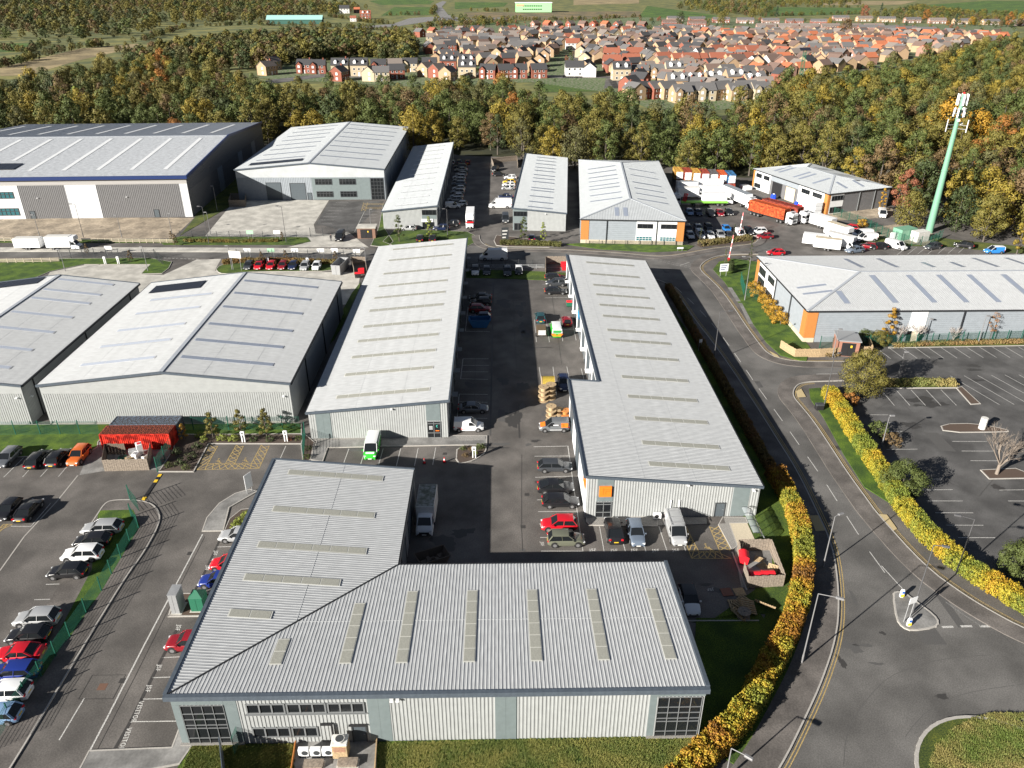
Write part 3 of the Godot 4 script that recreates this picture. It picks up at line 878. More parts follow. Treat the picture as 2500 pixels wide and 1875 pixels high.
func buildings_far_units() -> void:
	var o := thing("industrial_unit", "white single-pitch unit with a row of parked cars along its right side", "warehouse", V(-30.7,0,-204.3))
	var t := mono_unit(o, 14.3,88.0,4.8,6.2, M.roof_pale, M.clad)
	var s := 1.4 / 14.3
	for k in 12:
		rooflight(o, V(3.0,4.8 + s * 3,-4.0 - k * 7.2),V(11.5,4.8 + s * 11.5,-4.0 - k * 7.2),V(-s, 1,0).normalized(),.8,5, M.skylight_white, M.roof_pale)
	panels(o, "wall_panel", t[0],10.3,14.2,2.6,3.6, M.panel, 1)
	window(o, t[0],10.4,14.1,3.7,5.0,4,1, M.frame_dark, M.glass)
	window(o, t[0],10.4,13.4,.1,1.7,3,1, M.frame_dark, M.glass, "entrance")
	panels(o, "sign_board", t[0],10.2,13.2,1.8,2.6, M.white, 1,.14)
	for k in 3:
		panels(o, "print", t[0],11.7 + k * .42,12.0 + k * .42,2.0,2.4, M.frame_dark, 1,.16)
	for k in 9:
		door(o, t[1],3.0 + k * 9.4,6.6 + k * 9.4,4.0, M.door_grey, "roller_door", 14)
	var q := thing("industrial_unit", "narrow white single-pitch unit left of the unit with orange corner boards", "warehouse", V(3.8,0,-202.2), deg_to_rad(-4.8))
	t = mono_unit(q, 13.9,70.0,6.1,4.9, M.roof_pale, M.clad)
	s = -1.2 / 13.9
	for z in [-2.5,-8.0,-14.0,-20.5,-23.5,-31.0,-35.5,-40.0,-46.0,-50.5,-56.0,-61.0,-66.0]:
		rooflight(q, V(3.8,6.1 + s * 3.8, z),V(10.2,6.1 + s * 10.2, z),V(-s, 1,0).normalized(),.8,3, M.skylight_grey, M.skylight_pale)
	panels(q, "wall_panel", t[0],0,3.7,0,5.9, M.panel, 2)
	var tt: Transform3D = t[0] * Transform3D(Basis(),V(0,0,.05))
	window(q, tt, .2,3.6,3.9,5.1,4,1, M.frame_dark, M.glass)
	window(q, tt, .3,2.4,.1,2.0,2,1, M.frame, M.glass, "entrance")
	wall_lamp(q, t[0],8.5,4.6)

# ---------- the ground ----------
func sheet(called: String, p: PackedVector2Array, y: float, m: Material, parent: Node3D = null) -> MeshInstance3D:
	var s := Shape.new()
	s.flat_poly(p, y)
	if parent:
		return part(called, s, m, parent)
	return setting(called, s, m)

# a raised surface with a kerb stone round it
func island(called: String, p: PackedVector2Array, m: Material, h := .1, kerb := .14, km: Material = null) -> MeshInstance3D:
	var s := Shape.new()
	s.slab(p, -.05, h)
	var o := setting(called, s, m)
	if kerb > 0:
		kerb_line(p, true, h + .015, kerb, o, km)
	return o

func kerb_line(p: PackedVector2Array, closed: bool, h: float, w: float, parent: Node3D = null, km: Material = null) -> MeshInstance3D:
	var s := Shape.new()
	var n := p.size()
	for i in (n if closed else n - 1):
		var a := p[i]
		var b := p[(i + 1) % n]
		if a.distance_to(b) < .02:
			continue
		var e := (b - a).normalized() * w * .5
		s.bar(V(a.x - e.x, h / 2 - .02, a.y - e.y),V(b.x + e.x, h / 2 - .02 - .0004 * (i % 3), b.y + e.y), w, h + .04)
	return part("kerb", s, km if km else M.kerb, parent) if parent else setting("kerb", s, km if km else M.kerb)

func smooth(p: PackedVector2Array, times := 2, closed := false) -> PackedVector2Array:
	for k in times:
		var q := PackedVector2Array()
		if not closed:
			q.append(p[0])
		for i in (p.size() if closed else p.size() - 1):
			var a := p[i]
			var b := p[(i + 1) % p.size()]
			q.append(a.lerp(b, .25))
			q.append(a.lerp(b, .75))
		if not closed:
			q.append(p[p.size() - 1])
		p = q
	return p

# painted line along a polyline
func line_shape(s: Shape, p: PackedVector2Array, w: float, y: float) -> void:
	for i in p.size() - 1:
		var d := (p[i + 1] - p[i]).normalized()
		var n := Vector2(-d.y, d.x) * w / 2
		var e := d * w * .2
		var a := p[i] - e
		var b := p[i + 1] + e
		s.quad(V(a.x - n.x, y, a.y - n.y),V(a.x + n.x, y, a.y + n.y),V(b.x + n.x, y, b.y + n.y),V(b.x - n.x, y, b.y - n.y))

var paint_y := .012

func line(parent: Node3D, p: PackedVector2Array, m: Material, w := .1, called := "painted_line") -> void:
	var s := Shape.new()
	line_shape(s, p, w, paint_y)
	part(called, s, m, parent)

func dashes(parent: Node3D, p: PackedVector2Array, m: Material, w: float, on: float, off: float) -> void:
	var c := Curve2D.new()
	c.bake_interval = .5
	for x in p: c.add_point(x)
	var at := .0
	while at + on < c.get_baked_length():
		line(parent, PackedVector2Array([c.sample_baked(at), c.sample_baked(at + on)]), m, w, "road_dash")
		at += on + off

func offset(p: PackedVector2Array, d: float) -> PackedVector2Array:
	var q := PackedVector2Array()
	for i in p.size():
		var t := (p[mini(i + 1, p.size() - 1)] - p[maxi(i - 1,0)]).normalized()
		q.append(p[i] + Vector2(-t.y, t.x) * d)
	return q

func strip(a: PackedVector2Array, b: PackedVector2Array) -> PackedVector2Array:
	var q := a.duplicate()
	var r := b.duplicate()
	r.reverse()
	q.append_array(r)
	return q

# parking bays: from a to b along the back, each of depth vector d, n bays
func bays(parent: Node3D, a: Vector2, b: Vector2, d: Vector2, n: int, m: Material, back := true, skip := []) -> void:
	for i in n + 1:
		if i in skip:
			continue
		var p := a.lerp(b, float(i) / n)
		line(parent, PackedVector2Array([p, p + d]), m, .1, "bay_line")
	if back:
		line(parent, PackedVector2Array([a, b]), m, .1, "bay_line")

# yellow cross-hatched border of an accessible bay: a polygon strip between two lines
func hatch(parent: Node3D, a: Vector2, b: Vector2, c: Vector2, d: Vector2, n: int) -> void:
	line(parent, PackedVector2Array([a, b]), M.yellow_paint, .1, "hatch_line")
	line(parent, PackedVector2Array([d, c]), M.yellow_paint, .1, "hatch_line")
	for i in n:
		var p := a.lerp(b, float(i) / n)
		var q := a.lerp(b, float(i + 1) / n)
		var r := d.lerp(c, float(i) / n)
		var s := d.lerp(c, float(i + 1) / n)
		line(parent, PackedVector2Array([p, s]), M.yellow_paint, .12, "hatch_line")
		paint_y += .003
		line(parent, PackedVector2Array([r, q]), M.yellow_paint, .12, "hatch_line")
		paint_y -= .003

# wheelchair symbol painted on the ground
func wheelchair(parent: Node3D, at: Vector2, k := 1.0) -> void:
	var s := Shape.new()
	var ring := PackedVector2Array()
	for i in 15:
		var a := 2.2 - i * .33
		ring.append(at + Vector2(cos(a), sin(a)) * .34 * k + Vector2(-.05,.2) * k)
	line_shape(s, ring, .1 * k, paint_y)
	line_shape(s, PackedVector2Array([at + Vector2(-.1,-.45) * k, at + Vector2(-.05,.1) * k, at + Vector2(.3,.12) * k, at + Vector2(.48,.45) * k, at + Vector2(.62,.4) * k]),.11 * k, paint_y + .003)
	line_shape(s, PackedVector2Array([at + Vector2(-.08,-.15) * k, at + Vector2(.25,-.12) * k]),.1 * k, paint_y + .003)
	line_shape(s, PackedVector2Array([at + Vector2(-.17,-.66) * k, at + Vector2(-.01,-.66) * k]),.16 * k, paint_y + .003)
	part("wheelchair_symbol", s, M.yellow_paint, parent)

func blotch(at: Vector2, r: float, stretch: Vector2, seed_: int, m: Material, parent: Node3D, called := "stain", y := .007) -> void:
	var g := RandomNumberGenerator.new()
	g.seed = seed_
	var p := PackedVector2Array()
	var ph := [g.randf() * TAU, g.randf() * TAU, g.randf() * TAU]
	for i in 26:
		var a := TAU * i / 26
		var k := r * (1 + .25 * sin(2 * a + ph[0]) + .18 * sin(3 * a + ph[1]) + .14 * sin(7 * a + ph[2]) + g.randf_range(-.12,.12))
		p.append(at + Vector2(cos(a) * k * stretch.x, sin(a) * k * stretch.y))
	sheet(called, p, y, m, parent)

func ground() -> void:
	var big := Shape.new()
	big.flat_poly(PackedVector2Array([Vector2(-6000,400),Vector2(6000,400),Vector2(6000,-9000),Vector2(-6000,-9000)]),-.3)
	setting("ground", big, M.field)
	sheet("forest_floor", PackedVector2Array([Vector2(-700,-225),Vector2(-180,-250),Vector2(150,-190),Vector2(420,-150),Vector2(900,-400),Vector2(900,-760),Vector2(420,-640),Vector2(270,-520),Vector2(150,-420),Vector2(60,-360),Vector2(-60,-400),Vector2(-250,-470),Vector2(-700,-470)]),-.2, M.forest_floor)
	var tar := setting("tarmac", null_shape(), M.tarmac)
	var s := Shape.new()
	s.flat_poly(PackedVector2Array([Vector2(-150,-20),Vector2(150,-20),Vector2(150,-215),Vector2(118,-260),Vector2(78,-262),Vector2(60,-285),Vector2(-15,-300),Vector2(-32,-320),Vector2(-180,-330),Vector2(-180,-20)]),.0)
	tar.mesh = s.mesh()
	var left_kerb := smooth(pv([19.4,-38.8,23.7,-43.2,27.8,-48.5,30.7,-52.4,34.1,-57.7,36.4,-62.7,38.6,-69.4,39.5,-74,39.8,-77.8,40.4,-85.9,40.5,-91,40.4,-95.6,40.3,-105.7,39.9,-119.1,39.3,-130.5,38.5,-140.1,38.2,-148.1,38,-154.5,37.4,-160,35.6,-163.4,32.4,-166.1,26.4,-168.9,17.2,-171.3,3,-173.3,-7.5,-174.1]))
	var right_up := smooth(pv([58.1,-55.6,54.1,-58.7,52.2,-61.1,50.5,-63.8,48.5,-68.4,47.3,-78.3,47.3,-81.1,47.2,-87.3,47.4,-93.5,47.6,-101.1,47.3,-106.2,47.1,-108.6,47.6,-110.7,48.9,-112.8,50.3,-113.8,52.2,-114.2,57.5,-114.4]))
	var right_top := smooth(pv([60.3,-121.5,56,-121.6,52.2,-121.8,49.5,-122.9,47.9,-125.2,47.7,-129.4,47.6,-137,47.8,-146.3,47.8,-156.8,47.1,-163.2,46.3,-168.6,46.5,-171.4,47.5,-174,50.2,-177.8,53.9,-180.5,57.7,-181.1,62.9,-181]))
	var north := smooth(pv([-154.2,-189.2,-124.1,-189.4,-93.5,-188.8,-59.8,-187.9,-42.4,-187,-33.1,-185.5]))
	var north2 := smooth(pv([-5.1,-197.6,-4.8,-193,-3.4,-188.9,-.8,-186.9,2.1,-186.2,16.3,-185.3,25.2,-183.5,32.3,-181.5,36.8,-179.9,41,-179.8,46.5,-182.2,52.7,-185.6,61,-187.8,64.6,-189.4,66.8,-193.2,66.8,-196,63.6,-202]))
	var rs := pv([15.5,-38.8,23.7,-43.2,27.8,-48.5,30.7,-52.4,34.1,-57.7,36.4,-62.7,38.6,-69.4,39.8,-77.8,40.5,-91,40.3,-105.7,39.3,-130.5,38.2,-148.1,37.4,-160,32.4,-166.1,17.2,-171.3,-7.5,-174.1,-30.8,-176.8,-50.7,-179.6,-90.4,-181.5,-149.9,-183.1,-154.2,-189.2,-124.1,-189.4,-59.8,-187.9,-33.1,-185.5,-22.4,-189.3,-3.9,-188.9,16.3,-185.3,32.3,-181.5,41,-179.8,52.7,-185.6,71.1,-191,67.7,-180.6,57.7,-181.1,50.2,-177.8,46.5,-171.4,47.1,-163.2,47.8,-146.3,47.7,-129.4,49.5,-122.9,60.3,-121.5,57.5,-114.4,50.3,-113.8,47.6,-110.7,47.6,-101.1,47.2,-87.3,47.3,-78.3,48.5,-68.4,50.5,-63.8,54.1,-58.7,64.4,-50,53.6,-36.5])
	var road := sheet("road", rs, .005, M.road)
	var c := V(42.3,0,-40.7)
	var ring := PackedVector2Array()
	var rc := Vector2(c.x, c.z)
	var rr := rc.distance_to(Vector2(V(42.7,0,-48).x, V(42.7,0,-48).z))
	for i in 48:
		ring.append(rc + Vector2(cos(TAU * i / 48), sin(TAU * i / 48)) * rr)
	island("roundabout", ring, M.rough_grass, .14,.3)
	island("traffic_island", smooth(pv([42.8,-63.9,43.3,-64.3,44.1,-64.2,44.9,-62.5,45.7,-60.8,45.7,-59.7,44.9,-59,42.3,-58.6,41.6,-59.1,41.5,-60.2]),1, true), M.paving, .12,.18)
	var lf := offset(left_kerb, -3.1)
	var left_pave := island("pavement", strip(left_kerb, lf), M.path, .1,.0)
	kerb_line(left_kerb, false, .12,.16, left_pave)
	var rf := offset(right_up, -2.4)
	var rp := island("pavement", strip(right_up, rf), M.path, .1,.0)
	kerb_line(right_up, false, .12,.16, rp)
	var rp2 := island("pavement", strip(right_top, offset(right_top, -2.2)), M.path, .1,.0)
	kerb_line(right_top, false, .12,.16, rp2)
	var np := island("pavement", strip(north, offset(north, 3.2)), M.concrete, .1,.0)
	kerb_line(north, false, .12,.16, np)
	var np2 := island("pavement", strip(north2, offset(north2,2.0)), M.path, .1,.0)
	kerb_line(north2, false, .12,.16, np2)
	for k in [.35,.62]:
		line(road, offset(left_kerb.slice(0, left_kerb.size() - 26), k), M.yellow_paint, .1)
		line(road, offset(right_top, k), M.yellow_paint, .1)
		line(road, offset(right_up.slice(0, right_up.size() - 6), k), M.yellow_paint, .1)
		line(road, offset(north2.slice(8),-k), M.yellow_paint, .1)
	dashes(road, smooth(pv([38.3,-159.2,40,-150.1,41.5,-138.9,42.2,-124.1,42.4,-112.5,42.9,-102.4,43.1,-94.8,43.4,-86,43.3,-78.8,43.3,-73.9,43.3,-68,44.1,-64.7])), M.paint, .11,3.6,3.2)
	dashes(road, pv([36.5,-178,40.5,-174.1,45.9,-169.7]), M.paint_worn, .22,.6,.5)
	dashes(road, pv([36.7,-178.9,40.8,-175.3,46.3,-170.8]), M.paint_worn, .22,.6,.5)
	dashes(road, pv([42.3,-173.2,45.8,-176.1,53.8,-180.8,61.9,-184.5]), M.paint, .12,3.5,3.0)
	dashes(road, pv([-122.6,-186.7,-92.3,-185.9,-57.9,-184.7,-31.7,-183.3,-12.7,-182]), M.paint_worn, .1,4.0,3.0)
	dashes(road, pv([-80.3,-180.7,-71.2,-179.6]), M.paint, .25,.6,.4)
	dashes(road, pv([-52.7,-187.8,-32.3,-187.1]), M.paint, .25,.6,.4)
	dashes(road, pv([45.8,-59.1,48.4,-59.2,51.4,-59.1,54.1,-58.7,58,-58.1]), M.paint, .28,1.1,.9)
	dashes(road, pv([44.3,-64.7,43.7,-67,43.5,-70.9]), M.paint, .11,4.0,.5)
	line(road, pv([48,-62.7,48.9,-60.9,49.9,-59.2]), M.paint_worn, .12)
	line(road, pv([50.9,-85.1,52.7,-85.1]), M.paint_worn, .1)
	line(road, pv([53.8,-117,57.4,-117]), M.paint, .12)
	for p in [pv([29.2,-43.4,30.5,-46.2,32.1,-48.3,34.4,-50.5,37.4,-52.9,41.3,-54.3,44.9,-55.1,48.7,-55.3]), pv([35.8,-46.1,37.1,-47.3,39.5,-49.1,43.5,-50.8,49.9,-51.7])]:
		line(road, smooth(p), M.repair, .05, "joint")
	line(road, pv([49.7,-67.7,50,-63.9,51,-60.8,51.7,-56,52,-55.2]), M.repair, .06, "joint")
	line(road, smooth(pv([43.9,-83.2,45.8,-81.8,46.2,-79.6,46,-75.4,46.4,-70.8,47.3,-66.6])), M.repair, .08, "joint")
	var k := 0
	for q in [[V(35.3,0,-56.6),.9,Vector2(1,.8)],[V(33.5,0,-54.7),.5,Vector2(.7,1.5)],[V(36.6,0,-56.8),.5,Vector2(1.6,.5)],[V(39.2,0,-58.4),.35,Vector2(1,.6)],[V(36.9,0,-54.4),.4,Vector2(1.6,.5)],[V(41.3,0,-50.4),.45,Vector2(1.5,.6)],[V(51.3,0,-116.8),1.0,Vector2(1.4,.5)],[V(40.9,0,-115.4),.6,Vector2(.5,1.8)],[V(40.8,0,-105),.5,Vector2(.5,1.6)],[V(48.4,0,-93.8),.6,Vector2(.9,1)],[V(45,0,-160.4),.8,Vector2(.5,3)],[V(41.4,0,-79.2),.4,Vector2(.6,1.6)],[V(38.3,0,-63.5),.5,Vector2(.5,2)]]:
		k += 1
		blotch(Vector2(q[0].x, q[0].z), q[1], q[2],100 + k, M.repair if k % 2 else M.stain, road, "road_patch", .009)
	sheet("bus_stop_slab", pv([38.6,-78,39.9,-78,39.5,-75,38.3,-74.9]),.114, M.tactile, left_pave)
	sheet("tactile_slab", pv([47.3,-78.2,48.4,-78,48.4,-75.2,47.8,-74.8]),.114, M.tactile, rp)
	sheet("tactile_slab", pv([48.1,-110.7,49.3,-111.6,49.1,-108.8,47.7,-108.6]),.114, M.tactile, rp)
	sheet("tactile_slab", pv([48.6,-126.1,49.5,-124.4,49.6,-123,48.6,-123.7]),.114, M.tactile, rp2)
	sheet("pale_slab", pv([49.5,-158.3,50.4,-158.2,50.1,-150.1,49.2,-150.1]),.114, M.paving, rp2)
	sheet("pale_slab", pv([49.4,-149.2,50.1,-149.2,49.2,-138.3,48.4,-138.4]),.114, M.paving, rp2)
	island("grass_verge", pv([-27.8,-44.4,-27.5,-46.4,-18.2,-46.3,-17.8,-43,-27.9,-43.2]), M.grass, .08,0)
	island("grass_verge", pv([-11.1,-46.4,17.2,-46.6,18.9,-47.4,17.1,-45.8,13.7,-43.3,12.3,-39.2,-10.9,-39.6]), M.grass, .08,0)
	island("grass_verge", pv([19.9,-60.2,26.4,-60.1,27.1,-61.3,29.7,-61.2,32.1,-64.9,34.2,-72.5,35.5,-78.1,35.6,-84.2,35.2,-89.1,32,-83.4,30.3,-78,28.9,-75.7,28,-65,20.1,-59,19.1,-53.7,17.2,-46.6,20.2,-48.1,28.2,-57.8,27.3,-61.9]), M.grass, .06,0)
	island("grass_verge", pv([20.5,-60.8,29.3,-60.6,28.2,-57.8,23.5,-51.7,18.8,-46.8,17.2,-46.5,18.5,-53.7]), M.grass, .07,0)
	island("grass_verge", pv([31.3,-77.7,34.3,-88.1,36.8,-88.1,36.9,-80.6,35.2,-72.5,32.6,-65.5,30,-61.2,27.4,-61.3,28.3,-65.6,30.9,-65.6,32,-72.6]), M.grass, .065,0)
	island("grass_verge", strip(offset(left_kerb.slice(34),-3.1), offset(left_kerb.slice(34),-8.5)), M.grass, .11,.0)
	island("grass_verge", strip(offset(left_kerb.slice(4,36),-3.1), offset(left_kerb.slice(4,36),-7.0)), M.grass, .09,.0)
	island("grass_verge", pv([50.6,-111.6,52.4,-111.9,51.3,-95.2,50.6,-83.5,50.6,-74.6,50.4,-79.5,48.1,-84,48.5,-92,49.5,-102.3,49.6,-108.2]), M.lawn, .11,0)
	island("grass_verge", pv([49.3,-170.2,52,-175.4,56,-177.7,61.2,-175.2,57.8,-164,56.4,-127.3,53.6,-121.5,50,-124.4,49.2,-130.1,49.3,-138.7,49.5,-150.6,49.8,-161.6]), M.lawn, .11,0)
	island("grass_verge", pv([16.9,-189.6,20.9,-190.5,45.6,-189.1,48.9,-187.7,46.3,-184.1,37.1,-183,25.4,-185.5]), M.lawn, .11,0)
	island("planting_bed", pv([49.6,-188.7,58,-193,65,-195.3,66.5,-194.6,64.4,-190.4,57.9,-188.5,50.2,-186.7]), M.soil, .11,.0)
	island("planting_bed", pv([-1.2,-193,-.6,-197.6,4.5,-195.7,12.7,-192,16.7,-189.9,12.5,-187.3,2.3,-187.8,-.6,-188.9]), M.soil, .11,.14)
	var lk := smooth(pv([-42.2,-39.5,-42.1,-44.6,-42.1,-48.4,-42.2,-54.2,-42.3,-60.9,-42.3,-68.6,-42,-71.4,-42,-75.6,-42.4,-78.5,-43.1,-80.1,-44.5,-81.8,-46.2,-82.6,-48,-82.9,-50.3,-82.8,-50.8,-82,-50.7,-80,-50.5,-75.9]))
	var lp := pv([-42.2,-39.5,-42.1,-44.6,-42.1,-48.4,-42.2,-54.2,-42.3,-60.9,-42.3,-68.6,-42,-71.4,-42,-75.6,-42.4,-78.5,-43.1,-80.1,-44.5,-81.8,-46.2,-82.6,-48,-82.9,-50.3,-82.8,-50.8,-82,-50.7,-80,-50.5,-75.9,-49.2,-67.6,-48.5,-58.6,-47.6,-49.2,-46.8,-41.7])
	var side_path := island("pavement", lp, M.path, .09,.0)
	kerb_line(lk, false, .11,.16, side_path)
	sheet("grass_strip", pv([-50.9,-80.6,-46.6,-80.7,-44.4,-77.4,-44,-66,-44.2,-59.3,-44.5,-58.5,-44.4,-54.3,-45.1,-54.3,-46.4,-67,-46.7,-69.6]),.1, M.lawn, side_path)
	var pv1 := island("paving", pv([-36.1,-45.9,-29,-46.1,-29.1,-48.8,-28.4,-48.8,-27.3,-46.4,-27.8,-44.5,-33.5,-43.3,-36.1,-43.3]), M.paving, .1,.14)
	island("paving", pv([-36.4,-76.3,-36.7,-78.9,-36.1,-81.9,-34.7,-84,-33.1,-84.9,-31.9,-84.5,-34.6,-81,-33.9,-76.3]), M.paving, .1,.14)
	island("planting_bed", pv([-33.7,-76.3,-33.8,-78.6,-32.9,-80.5,-30.4,-80.9,-31.1,-76]), M.soil, .11,.1)
	island("planting_bed", pv([-35.2,-62,-35.7,-65.4,-31.6,-65.4,-30.5,-62]), M.bark_mulch, .1,.16)
	island("patio", pv([-18.3,-46.5,-11.1,-46.5,-10.7,-42.9,-17.8,-43]), M.paving, .09,0)
	island("paving", pv([-26.6,-91.9,-26.7,-97.3,-7.5,-98,-2,-97.8,-2,-95.3,-6.4,-95.4,-24.8,-95,-24.8,-91.4]), M.paving, .1,.14)
	island("gravel_strip", pv([-27.3,-97.5,-7.6,-98,-7.5,-97.5,-27.2,-96.9]), M.gravel, .112,0)
	island("gravel_strip", pv([-6.5,-97.8,-2.3,-97.7,-2.1,-96.6,-5.9,-96.5]), M.gravel, .113,0)
	island("planting_bed", smooth(pv([-6.2,-95.3,-2.1,-95.2,-2.1,-93.5,-3.1,-92,-4.4,-90.9,-6.2,-90.5]),1, true), M.soil, .1,.16)
	island("gravel_strip", pv([10.7,-78.2,19.5,-78.1,19.2,-76.3,10.9,-76.6,10.6,-77.3]), M.gravel, .09,.12)
	island("gravel_strip", pv([19.5,-78.1,25.7,-77.9,25.4,-76.6,19.2,-76.4]), M.gravel, .09,0)
	island("gravel_strip", pv([27.7,-77.9,30.5,-77.8,30.5,-76.7,28.2,-76.7,28,-72.4,27.2,-71.7,26.8,-76.4]), M.gravel, .09,.1)
	sheet("door_slab", pv([25.6,-77.9,27.8,-77.9,27.7,-76.6,25.5,-76.6]),.1, M.path)
	island("concrete_pad", pv([28.2,-76.6,30.4,-76.6,30.4,-72.5,28,-72.4]), M.stone_base, .1,0)
	island("concrete_pad", pv([27.4,-71.5,28,-72.5,32.1,-72.6,31.2,-65.4,26.5,-65.3]), M.paving, .07,0)
	island("concrete_pad", pv([24.4,-61.3,26.8,-61.9,26.9,-60.3,24.5,-60.4]), M.concrete, .05,0)
	kerb_line(pv([19.5,-60.4,26.9,-60.3]), false, .1,.14)
	kerb_line(pv([27.1,-71.2,27,-65]), false, .1,.16)
	island("grass_verge", pv([-79.1,-102.3,-30.1,-102,-29.4,-98.9,-58.3,-99,-58.4,-97.1,-57.9,-95.8,-58.5,-93.6,-73.7,-93.2]), M.lawn, .09,.12)
	island("planting_bed", pv([-48.1,-99,-29.4,-98.8,-28.4,-96.1,-42.2,-96.4,-41.9,-89.2,-46.6,-89.3,-46.7,-95.2]), M.soil, .1,.15)
	island("planting_bed", pv([-29,-98.9,-27,-96.5,-26.6,-91.9,-27.3,-90.7,-28.8,-96]), M.soil, .1,.12)
	island("concrete_pad", pv([-58.1,-97.7,-47.6,-97.5,-46,-90,-54.3,-89.6,-57.1,-88.7,-58.3,-93.8]), M.paving, .06,0)
	sheet("yard", pv([-85.1,-215.7,-84.1,-196.5,-128.7,-197.6,-149.9,-198,-162.8,-217.9]),.012, M.sandyard)
	sheet("yard", pv([-76.3,-198.2,-78.8,-227.3,-78.3,-235.8,-51.1,-234.3,-50.3,-208.6,-48.1,-200.2,-41.4,-198.6,-49.2,-196.6,-55,-197.4]),.012, M.concrete)
	sheet("yard", pv([-49.3,-197,-39.8,-201.5,-35.2,-192.9,-32.4,-188.1,-52.9,-188.5,-49.4,-191.4]),.013, M.concrete)
	island("grass_verge", pv([-86.3,-193.8,-82.6,-197.9,-49.5,-196.6,-47.9,-193.1,-51.3,-190.4,-84.2,-191]), M.grass, .09,0)
	island("grass_verge", pv([-149.2,-196.9,-85.8,-195.1,-84.9,-192.7,-147.3,-194.1]), M.grass, .08,0)
	island("grass_verge", pv([-83,-199,-78.8,-227.3,-77.7,-235.7,-79.3,-239.2,-95.2,-324.9,-106.4,-374.4,-86.1,-220.8,-84.9,-215.2]), M.rough_grass, .06,0)
	island("grass_verge", pv([-138.9,-181.1,-105,-179.3,-104.8,-180.5,-83.8,-180.7,-77.3,-177.6,-76.4,-173.2,-76.6,-169.6,-81.2,-169.4,-81.7,-175.9,-97.2,-176.2,-102.7,-171.5,-104.7,-164.2,-128.2,-164.7]), M.lawn, .09,.12)
	sheet("yard", pv([-102.6,-171.2,-97.1,-175.9,-81.7,-175.6,-81,-169.1,-75.9,-168.8,-72.1,-179.3,-66.4,-179.8,-65.3,-171.6,-61.3,-169.3,-57.9,-170.4,-36.4,-170,-31.6,-169.7,-29.7,-150.8,-42.9,-146.6,-76,-147.2,-99.7,-161.6]),.013, M.concrete)
	island("planting_bed", smooth(pv([-65.7,-173.1,-63.7,-177.4,-60.4,-179.1,-37.7,-177.5,-34.6,-170.5,-57.9,-170.4,-61.2,-169.1,-63.6,-169.4]),1, true), M.grass, .1,.14)
	island("grass_verge", pv([-29.5,-150.4,-30.8,-132.5,-31.4,-129.8,-31.7,-127.1,-32.3,-127.5,-31.4,-156.7,-30.6,-163]), M.grass, .08,0)
	island("grass_verge", pv([-32.1,-189.4,-32.2,-205.6,-34.1,-228.8,-32.9,-228.8,-30.3,-203.6,-26.9,-192.7,-27.9,-188]), M.grass, .08,.1)
	island("planting_bed", pv([-29.5,-192.8,-27.6,-203.6,-23.8,-203.5,-8.4,-201,-6.2,-197.6,-5.5,-192.4,-8,-188.3,-26.5,-189.3]), M.grass, .08,.1)
	sheet("dark_parking", pv([-49.8,-208.2,-50.7,-233.3,-34.3,-233.1,-38.5,-201.5,-39.8,-201.5,-47.4,-207.4]),.016, M.darktar)
	sheet("grass_bank", pv([90.8,-187.9,95.2,-195.9,105.2,-201.2,111.2,-195.6,116.8,-191.9,131.2,-185.9,149.4,-182.3,145.5,-176.7,122.5,-181.5,113.5,-185.6,100.8,-187.1]),.02, M.rough_grass)
	sheet("service_track", pv([88.2,-213.5,106.8,-226.4,114.5,-221.7,110.6,-213.1,91.8,-209.3]),.03, M.sandyard)
	sheet("service_track", pv([97.5,-201.4,110,-207,114.4,-195.5,107,-187,100.3,-190.5]),.03, M.sandyard)
	var park := sheet("car_park", pv([71.9,-129.7,104.8,-129.7,73.6,-74.2,57.5,-65.8,53.1,-70.7,51.8,-76.9,52.1,-82.1,52.9,-94,54.1,-106.1,60.3,-121.5]),.006, M.darktar)
	island("grass_verge", pv([70.9,-127.4,74.7,-129.2,108.1,-130,106.7,-127.9,70.7,-127.1]), M.rough_grass, .1,.12)
	island("grass_verge", pv([62.6,-113.6,64.5,-114.7,75.9,-114.1,75.2,-111.5,62.4,-111.6]), M.rough_grass, .14,.14)
	island("planting_bed", pv([74.9,-111.5,76,-111.9,75.9,-106.2,74.3,-106]), M.bark_mulch, .1,.14)
	island("planting_bed", smooth(pv([66.4,-100,72,-100.1,75.6,-98.2,75.3,-97.6,65.7,-97.6]),1, true), M.bark_mulch, .1,.14)
	island("planting_bed", pv([65.7,-87.7,70.7,-88,72.7,-85.7,65.7,-85.6]), M.bark_mulch, .1,.14)
	bays(park, v2(V(68.5,0,-127.1)), v2(V(101.7,0,-127.3)), v2(V(69.1,0,-122.7)) - v2(V(68.5,0,-127.1)),14, M.paint, false)
	bays(park, v2(V(62.3,0,-111.1)), v2(V(72.1,0,-111)), v2(V(62.1,0,-105.9)) - v2(V(62.3,0,-111.1)),4, M.paint, false)
	bays(park, v2(V(76.2,0,-115.9)), v2(V(90.4,0,-116.2)), v2(V(78.8,0,-105.9)) - v2(V(76.2,0,-115.9)),6, M.paint, false)
	for p in [pv([56.9,-103.1,59.8,-103]), pv([57.1,-100.7,59.7,-100.6]), pv([56.8,-98.2,59.7,-98.1]), pv([55.2,-93.2,59.6,-93.2]), pv([56.6,-85.8,59.5,-85.7]), pv([54.9,-83.3,59.5,-83.3]), pv([54.9,-80.9,59.5,-80.8]), pv([54.8,-78.4,59.5,-78.3]), pv([54.9,-75.9,59.4,-75.8]), pv([55.1,-73.5,59.5,-73.4]), pv([65.7,-95.2,70.7,-95.1]), pv([65.7,-92.6,70.2,-92.5]), pv([65.6,-90.1,69.6,-90]), pv([65.6,-83.1,69.4,-83.1]), pv([65.4,-80.7,69.6,-80.6])]:
		line(park, p, M.paint, .1, "bay_line")
	k = 0
